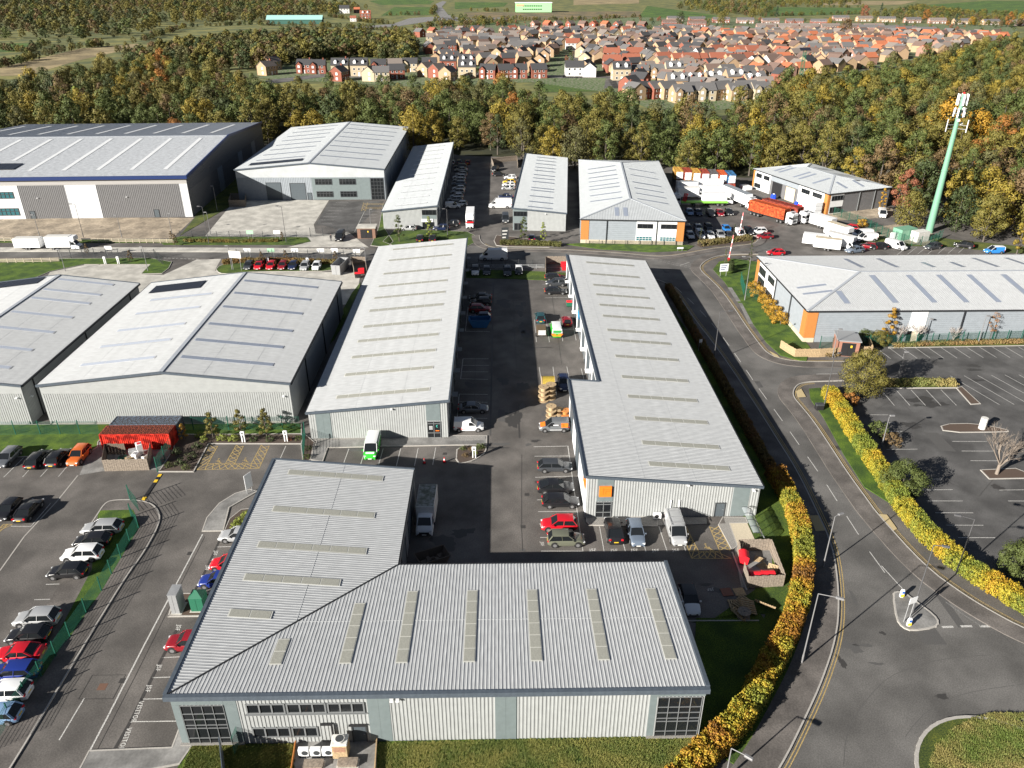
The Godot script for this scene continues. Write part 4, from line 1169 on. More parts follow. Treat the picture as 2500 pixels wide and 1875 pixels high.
	for q in [[V(67.2,0,-107.7),1.3,Vector2(1.4,.9)],[V(68.6,0,-106.1),1.2,Vector2(1.5,.7)],[V(65.8,0,-105.9),.6,Vector2(1.6,.5)],[V(61.9,0,-99.9),1.1,Vector2(1.6,.7)],[V(82.2,0,-119.7),.9,Vector2(1.5,.5)],[V(81.5,0,-118.1),.9,Vector2(1.8,.4)],[V(79.8,0,-114.2),.8,Vector2(1.4,.6)],[V(65.8,0,-83.7),.7,Vector2(1,1)]]:
		k += 1
		blotch(v2(q[0]), q[1], q[2],200 + k, M.stain, park, "stain", .011)
	for p in [pv([70.6,-118.8,77.3,-119.4,83.9,-120.9,89.8,-120]), pv([55.7,-89.7,59.4,-85.7,62.2,-81.8,66.8,-86.1]), pv([58.7,-104.7,63.7,-108.6,63.9,-103.3])]:
		line(park, p, M.stain, .06, "joint")
	yard_marks(tar)
	var g := RandomNumberGenerator.new()
	g.seed = 17
	for n in 46:
		var c2 := Vector2(g.randf_range(-75,100), g.randf_range(-190,-50))
		var sz := Vector2(g.randf_range(.4,1.6), g.randf_range(.6,3.2))
		var q := PackedVector2Array()
		for e in [Vector2(-1,-1),Vector2(1,-1),Vector2(1,1),Vector2(-1,1)]:
			q.append(c2 + e * sz * g.randf_range(.9,1.1))
		sheet("tarmac_repair", q, .0085 + .00005 * n, M.repair if n % 3 else M.darktar, tar)

func null_shape() -> Shape:
	var s := Shape.new()
	s.tri(Vector3.ZERO, V(.1,0,0),V(0,0,.1))
	return s

func v2(p: Vector3) -> Vector2:
	return Vector2(p.x, p.z)

func yard_marks(tar: Node3D) -> void:
	line(tar, pv([-36.1,-46.1,-36.1,-49.7,-36.2,-57.8,-36.2,-68.7,-36.2,-75.7]), M.paint, .16)
	for p in [pv([-33.8,-48.9,-29.2,-48.9]), pv([-33.9,-51.4,-30.6,-51.4]), pv([-33.8,-53.9,-30.6,-54]), pv([-33.8,-56.4,-31.4,-56.5]), pv([-36.1,-76.3,-33.2,-76.3]), pv([-33.8,-73.3,-30.8,-73.4]), pv([-33.8,-70.9,-31.5,-70.9])]:
		line(tar, p, M.paint, .1, "bay_line")
	line(tar, pv([-34,-46,-33.8,-49.1,-33.8,-53.9,-33.7,-60]), M.stain, .3, "drain")
	line(tar, pv([-33.8,-65.7,-33.7,-69.7,-33.8,-75.2]), M.stain, .25, "drain")
	line(tar, pv([-35.5,-45.8,-35.5,-54.2,-35.7,-66.7,-35.8,-75.3]), M.stain, .05, "joint")
	for w in [["VISITOR", V(-33.5,0,-47.1),62.0],["VISITOR", V(-33.6,0,-50),62.0],["JSF", V(-33.6,0,-52.6),64.0],["JSF", V(-33.6,0,-55.1),64.0],["JSF", V(-33.6,0,-60.4),66.0],["JSF", V(-33.6,0,-69.6),68.0],["JSF", V(-33.5,0,-72.2),68.0]]:
		text_on(tar, w[0],V(w[1].x, paint_y, w[1].z),.62, M.paint, deg_to_rad(-86), "painted_word", true)
	for x in [1448,1500,1550,1600,1650]:
		var p: Vector3 = {1448: V(10.8,0,-72),1500: V(13.3,0,-71.9),1550: V(15.7,0,-71.9),1600: V(18.2,0,-71.8),1650: V(20.6,0,-71.8)}[x]
		text_on(tar, "JSF", V(p.x, paint_y, p.z),.62, M.paint, .0, "painted_word", true)
	var jp := V(4.9,0,-73.2)
	text_on(tar, "JSF", V(jp.x, paint_y, jp.z),.55, M.paint, deg_to_rad(-90), "painted_word", true)
	var j2 := V(23,0,-65.1)
	text_on(tar, "JSF", V(j2.x, paint_y, j2.z),.55, M.paint, deg_to_rad(180), "painted_word", true)
	dashes(tar, pv([-39.2,-51.6,-39.3,-47.4,-39.4,-43.4]), M.paint, .12,4.5,3.2)
	line(tar, pv([9.7,-94.9,9.6,-71.8]), M.paint, .1, "bay_line")
	for p in [pv([4.8,-94.8,9.7,-94.9]), pv([4.8,-92.3,9.6,-92.3]), pv([4.7,-87.1,9.6,-87.3]), pv([4.7,-82,9.5,-82]), pv([4.7,-79.5,9.6,-79.5]), pv([4.7,-77,9.4,-77]), pv([4.7,-74.4,9.5,-74.4]), pv([4.7,-71.9,9.6,-71.8])]:
		line(tar, p, M.paint, .1, "bay_line")
	for p in [pv([12.1,-76.4,12.1,-71.7]), pv([14.4,-76.4,14.6,-71.7]), pv([17,-76.3,17,-71.6]), pv([19.4,-76.3,19.5,-71.6]), pv([21.7,-76.3,21.7,-71.6])]:
		line(tar, p, M.paint, .1, "bay_line")
	for p in [pv([6.8,-120.4,7,-110.5]), pv([9.2,-120.5,9.1,-110.2]), pv([11.6,-120.6,11.7,-110.9]), pv([14,-119.8,14.1,-115.9]), pv([6.9,-141.5,6.8,-130.9]), pv([9.2,-141.5,9.2,-130.8]), pv([11.9,-141.8,11.7,-131.2]), pv([14.3,-141.8,14.2,-131.5])]:
		line(tar, p, M.paint, .1, "bay_line")
	for p in [pv([9.4,-163.8,10.7,-163.8]), pv([9.5,-161.2,14.5,-161.4]), pv([9.5,-158.5,14.7,-158.6]), pv([9.6,-153.1,14.3,-153.3])]:
		line(tar, p, M.paint, .1, "bay_line")
	line(tar, pv([7.5,-115.1,11.9,-115.1]), M.paint, .1, "bay_line")
	line(tar, pv([9,-136.5,14.2,-136.6]), M.paint, .1, "bay_line")
	for g in [[pv([-6.5,-124,-2,-123.9]), pv([-6.5,-121.4,-1.9,-121.3]), pv([-6.5,-118.9,-2,-118.8]), pv([-6.6,-116.3,-2,-116]), pv([-6.5,-124,-6.6,-116.3])],[pv([-6.6,-110.9,-2,-110.7]), pv([-6.6,-108.3,-2,-108.1]), pv([-6.5,-103.2,-2,-103]), pv([-2.7,-100.4,-2.1,-100.4]), pv([-6.6,-110.9,-6.6,-103])],[pv([-6.2,-143.8,-1.9,-143.8]), pv([-6.4,-136,-1.9,-135.7]), pv([-6.4,-148.2,-6.5,-136])]]:
		for p in g:
			line(tar, p, M.paint, .1, "bay_line")
	for p in [pv([-6.6,-171.2,-6.7,-165.7]), pv([-4.1,-171.1,-4.1,-165.6]), pv([-1.5,-171.1,-1.6,-165.3]), pv([.9,-171,.8,-165.3]), pv([3.4,-171,3.2,-165.3]), pv([-1.5,-171.1,3.4,-171])]:
		line(tar, p, M.paint, .1, "bay_line")
	hatch(tar, v2(V(5.6,0,-171)), v2(V(5.5,0,-164.7)), v2(V(6.7,0,-165.5)), v2(V(6.9,0,-170.9)),4)
	hatch(tar, v2(V(9.1,0,-171.2)), v2(V(9.2,0,-165.9)), v2(V(10.4,0,-164.3)), v2(V(10.6,0,-171.4)),4)
	hatch(tar, v2(V(5.5,0,-164.4)), v2(V(10.4,0,-164.3)), v2(V(10.2,0,-165.7)), v2(V(5.7,0,-165.7)),5)
	wheelchair(tar, v2(V(8,0,-166.5)))
	hatch(tar, v2(V(22.7,0,-76.2)), v2(V(23.2,0,-71.6)), v2(V(22.1,0,-70.4)), v2(V(22,0,-76.2)),5)
	hatch(tar, v2(V(25.6,0,-76.1)), v2(V(25.7,0,-71.6)), v2(V(27,0,-71.6)), v2(V(26.8,0,-76.2)),5)
	hatch(tar, v2(V(23.2,0,-71.5)), v2(V(25.7,0,-71.5)), v2(V(26.7,0,-70.2)), v2(V(22.1,0,-70.3)),5)
	wheelchair(tar, v2(V(24.4,0,-72.1)),1.1)
	hatch(tar, v2(V(-40.7,0,-95.8)), v2(V(-40.6,0,-91.2)), v2(V(-41.7,0,-89.7)), v2(V(-41.9,0,-96)),5)
	hatch(tar, v2(V(-37,0,-95.7)), v2(V(-36.9,0,-91.2)), v2(V(-38.2,0,-91.2)), v2(V(-38.1,0,-96)),5)
	hatch(tar, v2(V(-33.3,0,-95.7)), v2(V(-33.2,0,-89.9)), v2(V(-34.6,0,-91.1)), v2(V(-34.5,0,-95.9)),5)
	hatch(tar, v2(V(-40.6,0,-91.2)), v2(V(-34.6,0,-91.1)), v2(V(-33.3,0,-89.9)), v2(V(-41.6,0,-89.7)),8)
	wheelchair(tar, v2(V(-39.4,0,-91.8)))
	wheelchair(tar, v2(V(-35.7,0,-91.9)))
	line(tar, pv([-30.9,-95.6,-30.9,-92.3]), M.paint, .1, "bay_line")
	for p in [pv([-21.7,-94.7,-21.8,-90.9]), pv([-19.3,-94.6,-19.4,-90.5]), pv([-16.8,-94.7,-16.9,-90.3]), pv([-14.3,-94.7,-14.4,-90.2]), pv([-11.8,-94.7,-11.9,-90.2]), pv([-9.3,-94.8,-9.4,-90.4])]:
		line(tar, p, M.paint, .1, "bay_line")
	for p in [pv([-67.1,-88.4,-67,-93.1]), pv([-64.6,-88.4,-64.6,-90]), pv([-62.2,-88.4,-62.2,-90.2]), pv([-59.8,-88.4,-59.8,-90.7]), pv([-60.3,-77.7,-57.8,-77.6]), pv([-57.8,-77.6,-57.8,-82.4]), pv([-50.7,-67.2,-46.7,-67.3]), pv([-50.7,-64.8,-46.6,-64.9]), pv([-50.7,-59.9,-49.2,-60]), pv([-45.5,-55.1,-44.8,-55.2]), pv([-45.7,-52.7,-44.8,-52.7]), pv([-45.8,-50.3,-44.8,-50.3])]:
		line(tar, p, M.paint, .1, "bay_line")
	line(tar, pv([-57.1,-69.6,-57.6,-75.7,-57.2,-82.9,-57.3,-88.6]), M.kerb, .16, "drain")
	hatch(tar, v2(V(-62,0,-76.5)), v2(V(-61.1,0,-76.5)), v2(V(-60.3,0,-78.1)), v2(V(-61.4,0,-78.1)),2)
	line(tar, pv([-59.4,-83.5,-59,-84.1,-58.8,-84.1,-59,-83.4,-59.4,-83.5]), M.paint_worn, .07, "cover_outline")
	var q := v2(V(-38.1,0,-52.9))
	line(tar, PackedVector2Array([q + Vector2(-1.6,-1.4), q + Vector2(1.6,-1.4), q + Vector2(1.6,1.4), q + Vector2(-1.6,1.4), q + Vector2(-1.6,-1.4)]), M.stain, .06, "joint")
	sheet("drain_cover", PackedVector2Array([q + Vector2(-.4,-.4), q + Vector2(.4,-.4), q + Vector2(.4,.4), q + Vector2(-.4,.4)]),.008, mat(.14,.075,.05), tar)
	for c in [V(-36.5,0,-53.6),V(-36.5,0,-72.2),V(2.7,0,-76.5),V(4.9,0,-86),V(3.4,0,-83.2),V(-7.9,0,-93.2),V(-9.9,0,-91.7)]:
		sheet("drain_cover", PackedVector2Array([v2(c) + Vector2(-.3,-.3), v2(c) + Vector2(.3,-.3), v2(c) + Vector2(.3,.3), v2(c) + Vector2(-.3,.3)]),.008, M.stain, tar)
	for p in [pv([-1.1,-165.1,-1.3,-137.6,-1.4,-111.1,-1.5,-98]), pv([3.1,-162.4,2.8,-137.6,2.9,-119.9]), pv([3,-92.8,2.5,-76.2,2.5,-72]), pv([11.2,-159.7,10.8,-121.4]), pv([-5,-162.5,-4,-105.8])]:
		line(tar, p, M.stain, .06, "joint")
	line(tar, pv([-1.3,-162.4,-1.4,-120,-1.5,-98.1]), M.repair, .28, "drain")
	line(tar, pv([2.8,-105.9,2.8,-97.2]), M.stain, .22, "oil_track")
	var k := 0
	for r in [[V(2.1,0,-102.5),1.2,Vector2(.9,2.0)],[V(1.5,0,-104.4),.8,Vector2(1,.8)],[V(3.5,0,-106.7),.7,Vector2(.6,1.6)],[V(3.7,0,-113.2),.9,Vector2(1,2)],[V(4.4,0,-137.5),.9,Vector2(.9,2.4)],[V(4.8,0,-134.6),.8,Vector2(.8,2.2)],[V(4.2,0,-144.7),.8,Vector2(.8,1.6)],[V(.9,0,-150.3),1.5,Vector2(1.1,1.4)],[V(.1,0,-95.6),.7,Vector2(1.6,.6)],[V(-.6,0,-94.6),.7,Vector2(2.0,.35)],[V(5.1,0,-96.4),.5,Vector2(1.5,.6)],[V(6.6,0,-104.3),.4,Vector2(.5,2)],[V(-4.8,0,-114),1.0,Vector2(1,1)],[V(.6,0,-115.4),.9,Vector2(1,1.4)],[V(2.5,0,-72.1),.3,Vector2(1.4,.6)],[V(-6.8,0,-73.6),1.3,Vector2(1.2,1)],[V(-4.7,0,-75.5),1.0,Vector2(1.3,.8)],[V(23.5,0,-65),.7,Vector2(1,.7)],[V(22.7,0,-65.9),.5,Vector2(1.8,.4)],[V(7.8,0,-128.5),.7,Vector2(2.6,.3)],[V(4,0,-95.4),.4,Vector2(1,1)]]:
		k += 1
		blotch(v2(r[0]), r[1], r[2],300 + k, M.stain if k % 3 else M.repair, tar, "stain")
	paint_y = .024
	bays(tar, v2(V(-49.4,0,-209.8)), v2(V(-48.6,0,-231.9)), v2(V(-44.9,0,-231.8)) - v2(V(-48.6,0,-231.9)),7, M.paint, false)
	bays(tar, v2(V(-38.1,0,-201.5)), v2(V(-38.5,0,-221.7)), v2(V(-34.4,0,-221.6)) - v2(V(-38.5,0,-221.7)),6, M.paint, true)
	hatch(tar, v2(V(-40.2,0,-231.3)), v2(V(-39.5,0,-222.1)), v2(V(-38.3,0,-222.1)), v2(V(-38.9,0,-231.2)),3)
	hatch(tar, v2(V(-39.2,0,-228.9)), v2(V(-33.8,0,-228.8)), v2(V(-33.9,0,-230.2)), v2(V(-39.2,0,-230.3)),4)
	hatch(tar, v2(V(-38.9,0,-224.3)), v2(V(-33.5,0,-224.2)), v2(V(-33.8,0,-226.1)), v2(V(-38.9,0,-226.1)),4)
	bays(tar, v2(V(96.6,0,-180.1)), v2(V(112.1,0,-181.1)), v2(V(101.7,0,-185.8)) - v2(V(96.6,0,-180.1)),6, M.paint, false)

# ---------- vehicles ----------
var car_proto := {}
var paint_of := {}

func car_paint(c: String) -> StandardMaterial3D:
	if not paint_of.has(c):
		var v: Array = {"black": [.012,.012,.014], "white": [.74,.75,.76], "silver": [.42,.43,.44], "grey": [.13,.14,.155], "dark grey": [.055,.06,.068], "red": [.5,.008,.018], "dark red": [.22,.008,.015], "blue": [.012,.03,.2], "dark blue": [.012,.02,.06], "pale blue": [.2,.32,.5], "orange": [.55,.12,.02], "green": [.03,.42,.03], "olive": [.13,.135,.1], "yellow": [.7,.45,.02], "steel blue": [.16,.2,.26], "teal": [.02,.07,.08], "slate": [.16,.17,.18], "bright blue": [.03,.2,.55]}[c]
		var m := mat(v[0], v[1], v[2],.32,.25 if c in ["silver", "grey", "dark grey", "steel blue", "slate"] else .0)
		m.clearcoat_enabled = true
		m.clearcoat = .5
		m.clearcoat_roughness = .08
		paint_of[c] = m
	return paint_of[c]

func at_list(list: Array, x: float) -> float:
	for i in list.size() - 1:
		if x <= list[i + 1][0]:
			return lerpf(list[i][1], list[i + 1][1], clampf((x - list[i][0]) / (list[i + 1][0] - list[i][0]),0,1))
	return list[-1][1]

# the car looks along +x with its middle at the origin; numbers in metres
const CARS := {
	"hatchback": {"l": 4.2, "w": 1.78, "h": 1.47, "top": [[-2.1,.62],[-2.06,.9],[-1.8,.98],[.7,.93],[1.0,.92],[1.75,.78],[2.02,.64],[2.1,.5]], "gl": [-2.0,-1.45,.2,1.05], "belt": .93, "wb": 2.55},
	"suv": {"l": 4.45, "w": 1.86, "h": 1.64, "top": [[-2.22,.7],[-2.18,1.0],[-1.9,1.08],[.7,1.04],[1.0,1.03],[1.8,.92],[2.12,.78],[2.22,.55]], "gl": [-2.12,-1.65,.25,1.05], "belt": 1.04, "wb": 2.68},
	"saloon": {"l": 4.7, "w": 1.84, "h": 1.43, "top": [[-2.35,.66],[-2.3,.92],[-2.1,.99],[-1.5,.98],[.8,.9],[1.05,.89],[1.95,.76],[2.25,.64],[2.35,.48]], "gl": [-1.75,-.95,.35,1.15], "belt": .92, "wb": 2.82},
	"estate": {"l": 4.75, "w": 1.85, "h": 1.48, "top": [[-2.37,.66],[-2.33,.93],[-2.0,1.0],[.8,.92],[1.05,.91],[1.95,.78],[2.27,.66],[2.37,.5]], "gl": [-2.25,-1.65,.4,1.2], "belt": .94, "wb": 2.82},
	"coupe_suv": {"l": 4.8, "w": 1.96, "h": 1.6, "top": [[-2.4,.72],[-2.35,1.05],[-2.0,1.14],[-1.5,1.12],[.8,1.05],[1.05,1.04],[1.95,.93],[2.28,.8],[2.4,.58]], "gl": [-2.1,-.95,.3,1.1], "belt": 1.06, "wb": 2.85},
	"small_van": {"l": 4.45, "w": 1.84, "h": 1.83, "top": [[-2.22,.8],[-2.2,1.02],[.8,1.02],[1.2,1.02],[1.8,.92],[2.12,.8],[2.22,.55]], "gl": [-2.16,-2.1,.35,1.3], "belt": 1.04, "wb": 2.75, "van": .0},
	"van": {"l": 5.3, "w": 2.0, "h": 2.0, "top": [[-2.65,.85],[-2.63,1.12],[1.2,1.14],[1.75,1.12],[2.3,1.0],[2.58,.85],[2.65,.55]], "gl": [-2.6,-2.52,1.0,1.85], "belt": 1.14, "wb": 3.3, "van": .6},
	"tall_van": {"l": 6.7, "w": 2.05, "h": 2.75, "top": [[-3.35,.9],[-3.33,1.3],[2.0,1.35],[2.5,1.3],[3.0,1.1],[3.28,.9],[3.35,.55]], "gl": [-3.3,-3.25,1.3,2.6], "belt": 1.35, "wb": 4.0, "van": 1.1},
}

func car_shell(k: String) -> Dictionary:
	var c: Dictionary = CARS[k]
	var l: float = c.l
	var hw: float = c.w / 2
	var out := {}
	var s := Shape.new()
	var rows := []
	var nx := 22
	for i in nx + 1:
		var x := -l / 2 + l * i / nx
		var e := absf(x) / (l / 2)
		var w := hw * (1.0 - .2 * pow(e, 6.0) - .03 * e * e)
		var yt := at_list(c.top, x)
		var yb := .2 + .1 * pow(e, 8.0)
		var r := []
		for q in [[-.86,.0],[-.97,.12],[-1.0,.45],[-.985,.72],[-.95,.9],[-.86,.985],[-.5,1.015],[.0,1.025],[.5,1.015],[.86,.985],[.95,.9],[.985,.72],[1.0,.45],[.97,.12],[.86,.0]]:
			r.append(V(x, yb + (yt - yb) * q[1], w * q[0]))
		rows.append(r)
	s.grid(rows)
	for e in [0, nx]:
		var r: Array = rows[e]
		for j in range(0,7):
			s.quad(r[j], r[j + 1], r[13 - j], r[14 - j])
	out.body = s
	var g: Array = c.gl
	var b: float = c.belt
	var h: float = c.h
	var wb := hw * .93
	var wt := hw * (.74 if not c.has("van") else .82)
	var glass := Shape.new()
	var p := {}
	for sd in [-1,1]:
		p[[0, sd]] = V(g[0], at_list(c.top, g[0]) - .03, wb * sd)
		p[[1, sd]] = V(g[1], h - .05, wt * sd)
		p[[2, sd]] = V(g[2], h - .05, wt * sd)
		p[[3, sd]] = V(g[3], at_list(c.top, g[3]) - .04, wb * .97 * sd)
	out.screen = Shape.new()
	out.screen.quad(p[[3,-1]], p[[2,-1]], p[[2,1]], p[[3,1]])
	out.rear = Shape.new()
	out.rear.quad(p[[0,-1]], p[[1,-1]], p[[1,1]], p[[0,1]])
	var van: bool = c.has("van")
	out.sides = []
	for sd in [-1,1]:
		var a: Vector3 = p[[0, sd]]
		var d: Vector3 = p[[1, sd]]
		var e: Vector3 = p[[2, sd]]
		var f: Vector3 = p[[3, sd]]
		var full := Shape.new()
		if van:
			out.sides.append([])
			var door_x: float = g[3] - 1.25
			var pnl := Shape.new()
			pnl.quad(a, d, e, f)
			out.sides[-1].append(["side_panel", pnl])
			var o := V(0,0,.012 * sd)
			var wy0: float = b + .06
			var wy1: float = minf(h - .22, b + .62)
			var zz := func(y: float) -> float: return lerpf(wb, wt, (y - b) / (h - .05 - b)) * sd
			var wn := Shape.new()
			var xf: float = lerpf(g[3], g[2], (wy1 - b) / (h - .05 - b)) - .1
			wn.quad(V(door_x, wy0, zz.call(wy0)) + o, V(door_x, wy1, zz.call(wy1)) + o, V(xf, wy1, zz.call(wy1)) + o, V(g[3] - .2, wy0, zz.call(wy0) * .985) + o)
			out.sides[-1].append(["side_window", wn])
		else:
			full.quad(a, d, e, f)
			out.sides.append([["side_window", full]])
	var roof := Shape.new()
	var rr := []
	for i in 7:
		var t := i / 6.0
		var x := lerpf(g[1] - .02, g[2] + .02, t)
		var bow := .05 * sin(PI * t)
		var r := []
		for q in [[-1.02,-.05],[-.93,.0],[-.5,.03],[.0,.04],[.5,.03],[.93,.0],[1.02,-.05]]:
			r.append(V(x, h - .02 + q[1] + bow - .02, wt * q[0]))
		rr.append(r)
	roof.grid(rr)
	for sd in [-1,1]:
		var o := V(0,.005,.012 * sd)
		roof.bar(p[[3, sd]] + o, p[[2, sd]] + o, .07,.05)
		roof.bar(p[[0, sd]] + o, p[[1, sd]] + o, .16 if not van else .08,.06)
		if not van:
			var xm: float = lerpf(g[0], g[3],.52)
			roof.bar(V(xm, b - .03, wb * sd) + o, V(xm - .08, h - .05, wt * sd) + o, .06,.03)
			roof.bar(p[[1, sd]] + o, p[[2, sd]] + o, .06,.05)
	if van:
		roof.quad(p[[0,-1]] + V(-.01,0,0), p[[1,-1]] + V(-.01,0,0), p[[1,1]] + V(-.01,0,0), p[[0,1]] + V(-.01,0,0))
	out.roof = roof
	var R := .33 if not (k in ["suv", "coupe_suv", "tall_van", "van"]) else .37
	out.wheels = []
	for x in [-c.wb / 2 - .02, c.wb / 2 + .02]:
		for sd in [-1,1]:
			var ty := Shape.new()
			ty.tube(V(x, R, (hw - .24) * sd),V(x, R, (hw - .0) * sd), R, R, 14)
			var arch := Shape.new()
			arch.tube(V(x, R + .03, (hw - .3) * sd),V(x, R + .03, (hw - .015) * sd), R + .08, R + .08,14)
			var rim := Shape.new()
			rim.tube(V(x, R, (hw - .1) * sd),V(x, R, (hw + .012) * sd), R * .66, R * .6,10)
			out.wheels.append([ty, rim, arch])
	var fx: float = l / 2
	out.lights = []
	for sd in [-1,1]:
		var hl := Shape.new()
		hl.box(Transform3D(Basis(Vector3.UP, .35 * sd),V(fx - .17, at_list(c.top, fx - .1) - .07, hw * .68 * sd)),V(.22,.12,.32))
		var tl := Shape.new()
		tl.box(Transform3D(Basis(Vector3.UP, -.3 * sd),V(-fx + .09, at_list(c.top, -fx + .2) - .14, hw * .74 * sd)),V(.16,.16,.28))
		var mr := Shape.new()
		mr.box(Transform3D(Basis(),V(g[3] - .3, b + .06, (hw + .08) * sd)),V(.12,.14,.2))
		out.lights.append([hl, tl, mr])
	var pf := Shape.new()
	pf.box(Transform3D(Basis(),V(fx + .012,.44,0)),V(.03,.12,.52))
	var pr := Shape.new()
	pr.box(Transform3D(Basis(),V(-fx - .012,.66,0)),V(.03,.12,.52))
	var gr := Shape.new()
	gr.box(Transform3D(Basis(),V(fx - .02,.4,0)),V(.05,.16, c.w * .55))
	out.plates = [pf, pr, gr]
	for key in ["body", "screen", "rear", "roof"]:
		out[key] = out[key].mesh()
	for x in out.sides:
		for y in x: y[1] = y[1].mesh()
	for x in out.wheels:
		for i in 3: x[i] = x[i].mesh()
	for x in out.lights:
		for i in 3: x[i] = x[i].mesh()
	for i in 3: out.plates[i] = out.plates[i].mesh()
	return out

const CAR_WORD := {"hatchback": "car", "suv": "car", "saloon": "car", "estate": "car", "coupe_suv": "car", "small_van": "van", "van": "van", "tall_van": "van"}

# heading: 0 looks away from the camera, 90 to the right
func car(k: String, colour: String, at: Vector3, heading: float, label: String, group := "", roof_colour := "") -> Node3D:
	if not car_proto.has(k):
		car_proto[k] = car_shell(k)
	var d: Dictionary = car_proto[k]
	var word: String = CAR_WORD[k]
	var o := thing("parked_" + word, label, word, at, deg_to_rad(90 - heading), group)
	var m := car_paint(colour)
	part("body", d.body, m, o)
	part("roof", d.roof, car_paint(roof_colour) if roof_colour else m, o)
	part("windscreen", d.screen, M.glass, o)
	if CARS[k].has("van"):
		pass
	else:
		part("rear_window", d.rear, M.glass, o)
	for x in d.sides:
		for y in x:
			part(y[0], y[1], m if y[0] == "side_panel" else M.glass, o)
	for w in d.wheels:
		var wh := part("wheel", w[0], M.rubber, o)
		part("rim", w[1], M.rim, wh)
		part("wheel_arch", w[2], M.black, o)
	for x in d.lights:
		part("headlight", x[0], M.lamp_glass, o)
		part("tail_light", x[1], M.tail, o)
		part("mirror", x[2], m, o)
	part("number_plate", d.plates[0], M.plate, o)
	part("number_plate", d.plates[1], M.plate_yellow, o)
	part("grille", d.plates[2], M.black, o)
	return o

func wheel_pair(o: Node3D, x: float, w: float, R := .48) -> void:
	for sd in [-1,1]:
		var t := Shape.new()
		t.tube(V(x, R, (w / 2 - .32) * sd),V(x, R, (w / 2 - .02) * sd), R, R, 14)
		var wh := part("wheel", t, M.rubber, o)
		var r := Shape.new()
		r.tube(V(x, R, (w / 2 - .1) * sd),V(x, R, (w / 2) * sd), R * .55, R * .5,10)
		part("rim", r, M.rim, wh)

func rounded_box(x0: float, x1: float, y0: float, y1: float, w: float, r := .08) -> Shape:
	var s := Shape.new()
	var rows := []
	for x in [[x0,1.0],[x0 + r, .0],[x1 - r, .0],[x1,1.0]]:
		var q: float = x[1] * r * .6
		var h := w / 2 - q
		rows.append([V(x[0], y0 + q, -h),V(x[0], y1 - r - q, -h),V(x[0], y1 - q, -h + r),V(x[0], y1 - q, h - r),V(x[0], y1 - r - q, h),V(x[0], y0 + q, h),V(x[0], y0 + q, -h)])
	for i in 3:
		for j in 6:
			s.quad(rows[i][j], rows[i + 1][j], rows[i + 1][j + 1], rows[i][j + 1])
	for e in [0,3]:
		var q: Array = rows[e]
		s.quad(q[0], q[1], q[4], q[5])
		s.quad(q[1], q[2], q[3], q[4])
	return s

# forward cab of a heavy lorry, nose at x1
func heavy_cab(o: Node3D, x1: float, m: Material) -> void:
	part("cab", rounded_box(x1 - 2.2, x1,.55,3.3,2.45,.16), m, o)
	var vz := Shape.new()
	vz.box(Transform3D(Basis(),V(x1 - .02,2.25,0)),V(.08,.85,2.2))
	part("windscreen", vz, M.glass, o)
	for sd in [-1,1]:
		var w := Shape.new()
		w.box(Transform3D(Basis(),V(x1 - .65,2.15,1.23 * sd)),V(.9,.7,.03))
		part("side_window", w, M.glass, o)
		var mr := Shape.new()
		mr.box(Transform3D(Basis(),V(x1 - .05,2.2,1.42 * sd)),V(.12,.7,.22))
		part("mirror", mr, M.black, o)
		var hl := Shape.new()
		hl.box(Transform3D(Basis(),V(x1 + .01,.85,.92 * sd)),V(.06,.2,.4))
		part("headlight", hl, M.lamp_glass, o)
	var g := Shape.new()
	g.box(Transform3D(Basis(),V(x1 + .0,1.25,0)),V(.05,.55,1.3))
	part("grille", g, M.frame_dark, o)
	var d := Shape.new()
	d.box(Transform3D(Basis(Vector3.BACK, .25),V(x1 - 1.5,3.5,0)),V(1.3,.12,2.1))
	part("wind_deflector", d, m, o)
	var sr := Shape.new()
	sr.box(Transform3D(Basis(),V(x1 - .75,3.31,0)),V(.5,.04,.7))
	part("roof_hatch", sr, M.black, o)

func ribbed_box(s: Shape, x0: float, x1: float, y0: float, y1: float, w: float, top := true) -> void:
	var h := w / 2
	for z in [-1,1]:
		s.ribbed([V(x0, y0, h * z),V(x0, y1, h * z),V(x1, y1, h * z),V(x1, y0, h * z)],Vector3.RIGHT, Vector3.UP, V(0,0,-z),.28,.05,.3,.12)
	for e in [[x0,1.0],[x1,-1.0]]:
		s.ribbed([V(e[0], y0,-h),V(e[0], y1,-h),V(e[0], y1, h),V(e[0], y0, h)],Vector3.BACK, Vector3.UP, V(e[1],0,0),.28,.04,.3,.12)
	if top:
		s.ribbed([V(x0, y1,-h),V(x0, y1, h),V(x1, y1, h),V(x1, y1,-h)],Vector3.RIGHT, Vector3.BACK, Vector3.DOWN, .28,.03,.3,.12)
	for x in [x0, x1]:
		for z in [-h, h]:
			s.bar(V(x, y0, z),V(x, y1, z),.14,.14)
	for y in [y0 + .05, y1]:
		for z in [-h, h]:
			s.bar(V(x0, y, z),V(x1, y, z),.12,.12)
		for x in [x0, x1]:
			s.bar(V(x, y, -h),V(x, y, h),.12,.12)

func container_lorry(at: Vector3, heading: float, label: String, box: Material, words := "") -> void:
	var o := thing("container_lorry", label, "lorry", at, deg_to_rad(90 - heading), "container lorries")
	heavy_cab(o, 8.0, M.white)
	var ch := Shape.new()
	ch.block(V(-7.8,.75,-.5),V(7.0,1.1,.5))
	part("chassis", ch, M.black, o)
	var b := Shape.new()
	ribbed_box(b, -7.0,5.2,1.2,4.0,2.44)
	var c := part("container", b, box, o)
	if words:
		for sd in [1]:
			var t := text_on(c, words, V(-1.2,2.6,-1.3),1.5, M.white, PI, "lettering")
			t.name = "lettering"
	for x in [-6.0,-4.7,-3.4,3.2,4.4,6.7]:
		wheel_pair(o, x, 2.5)

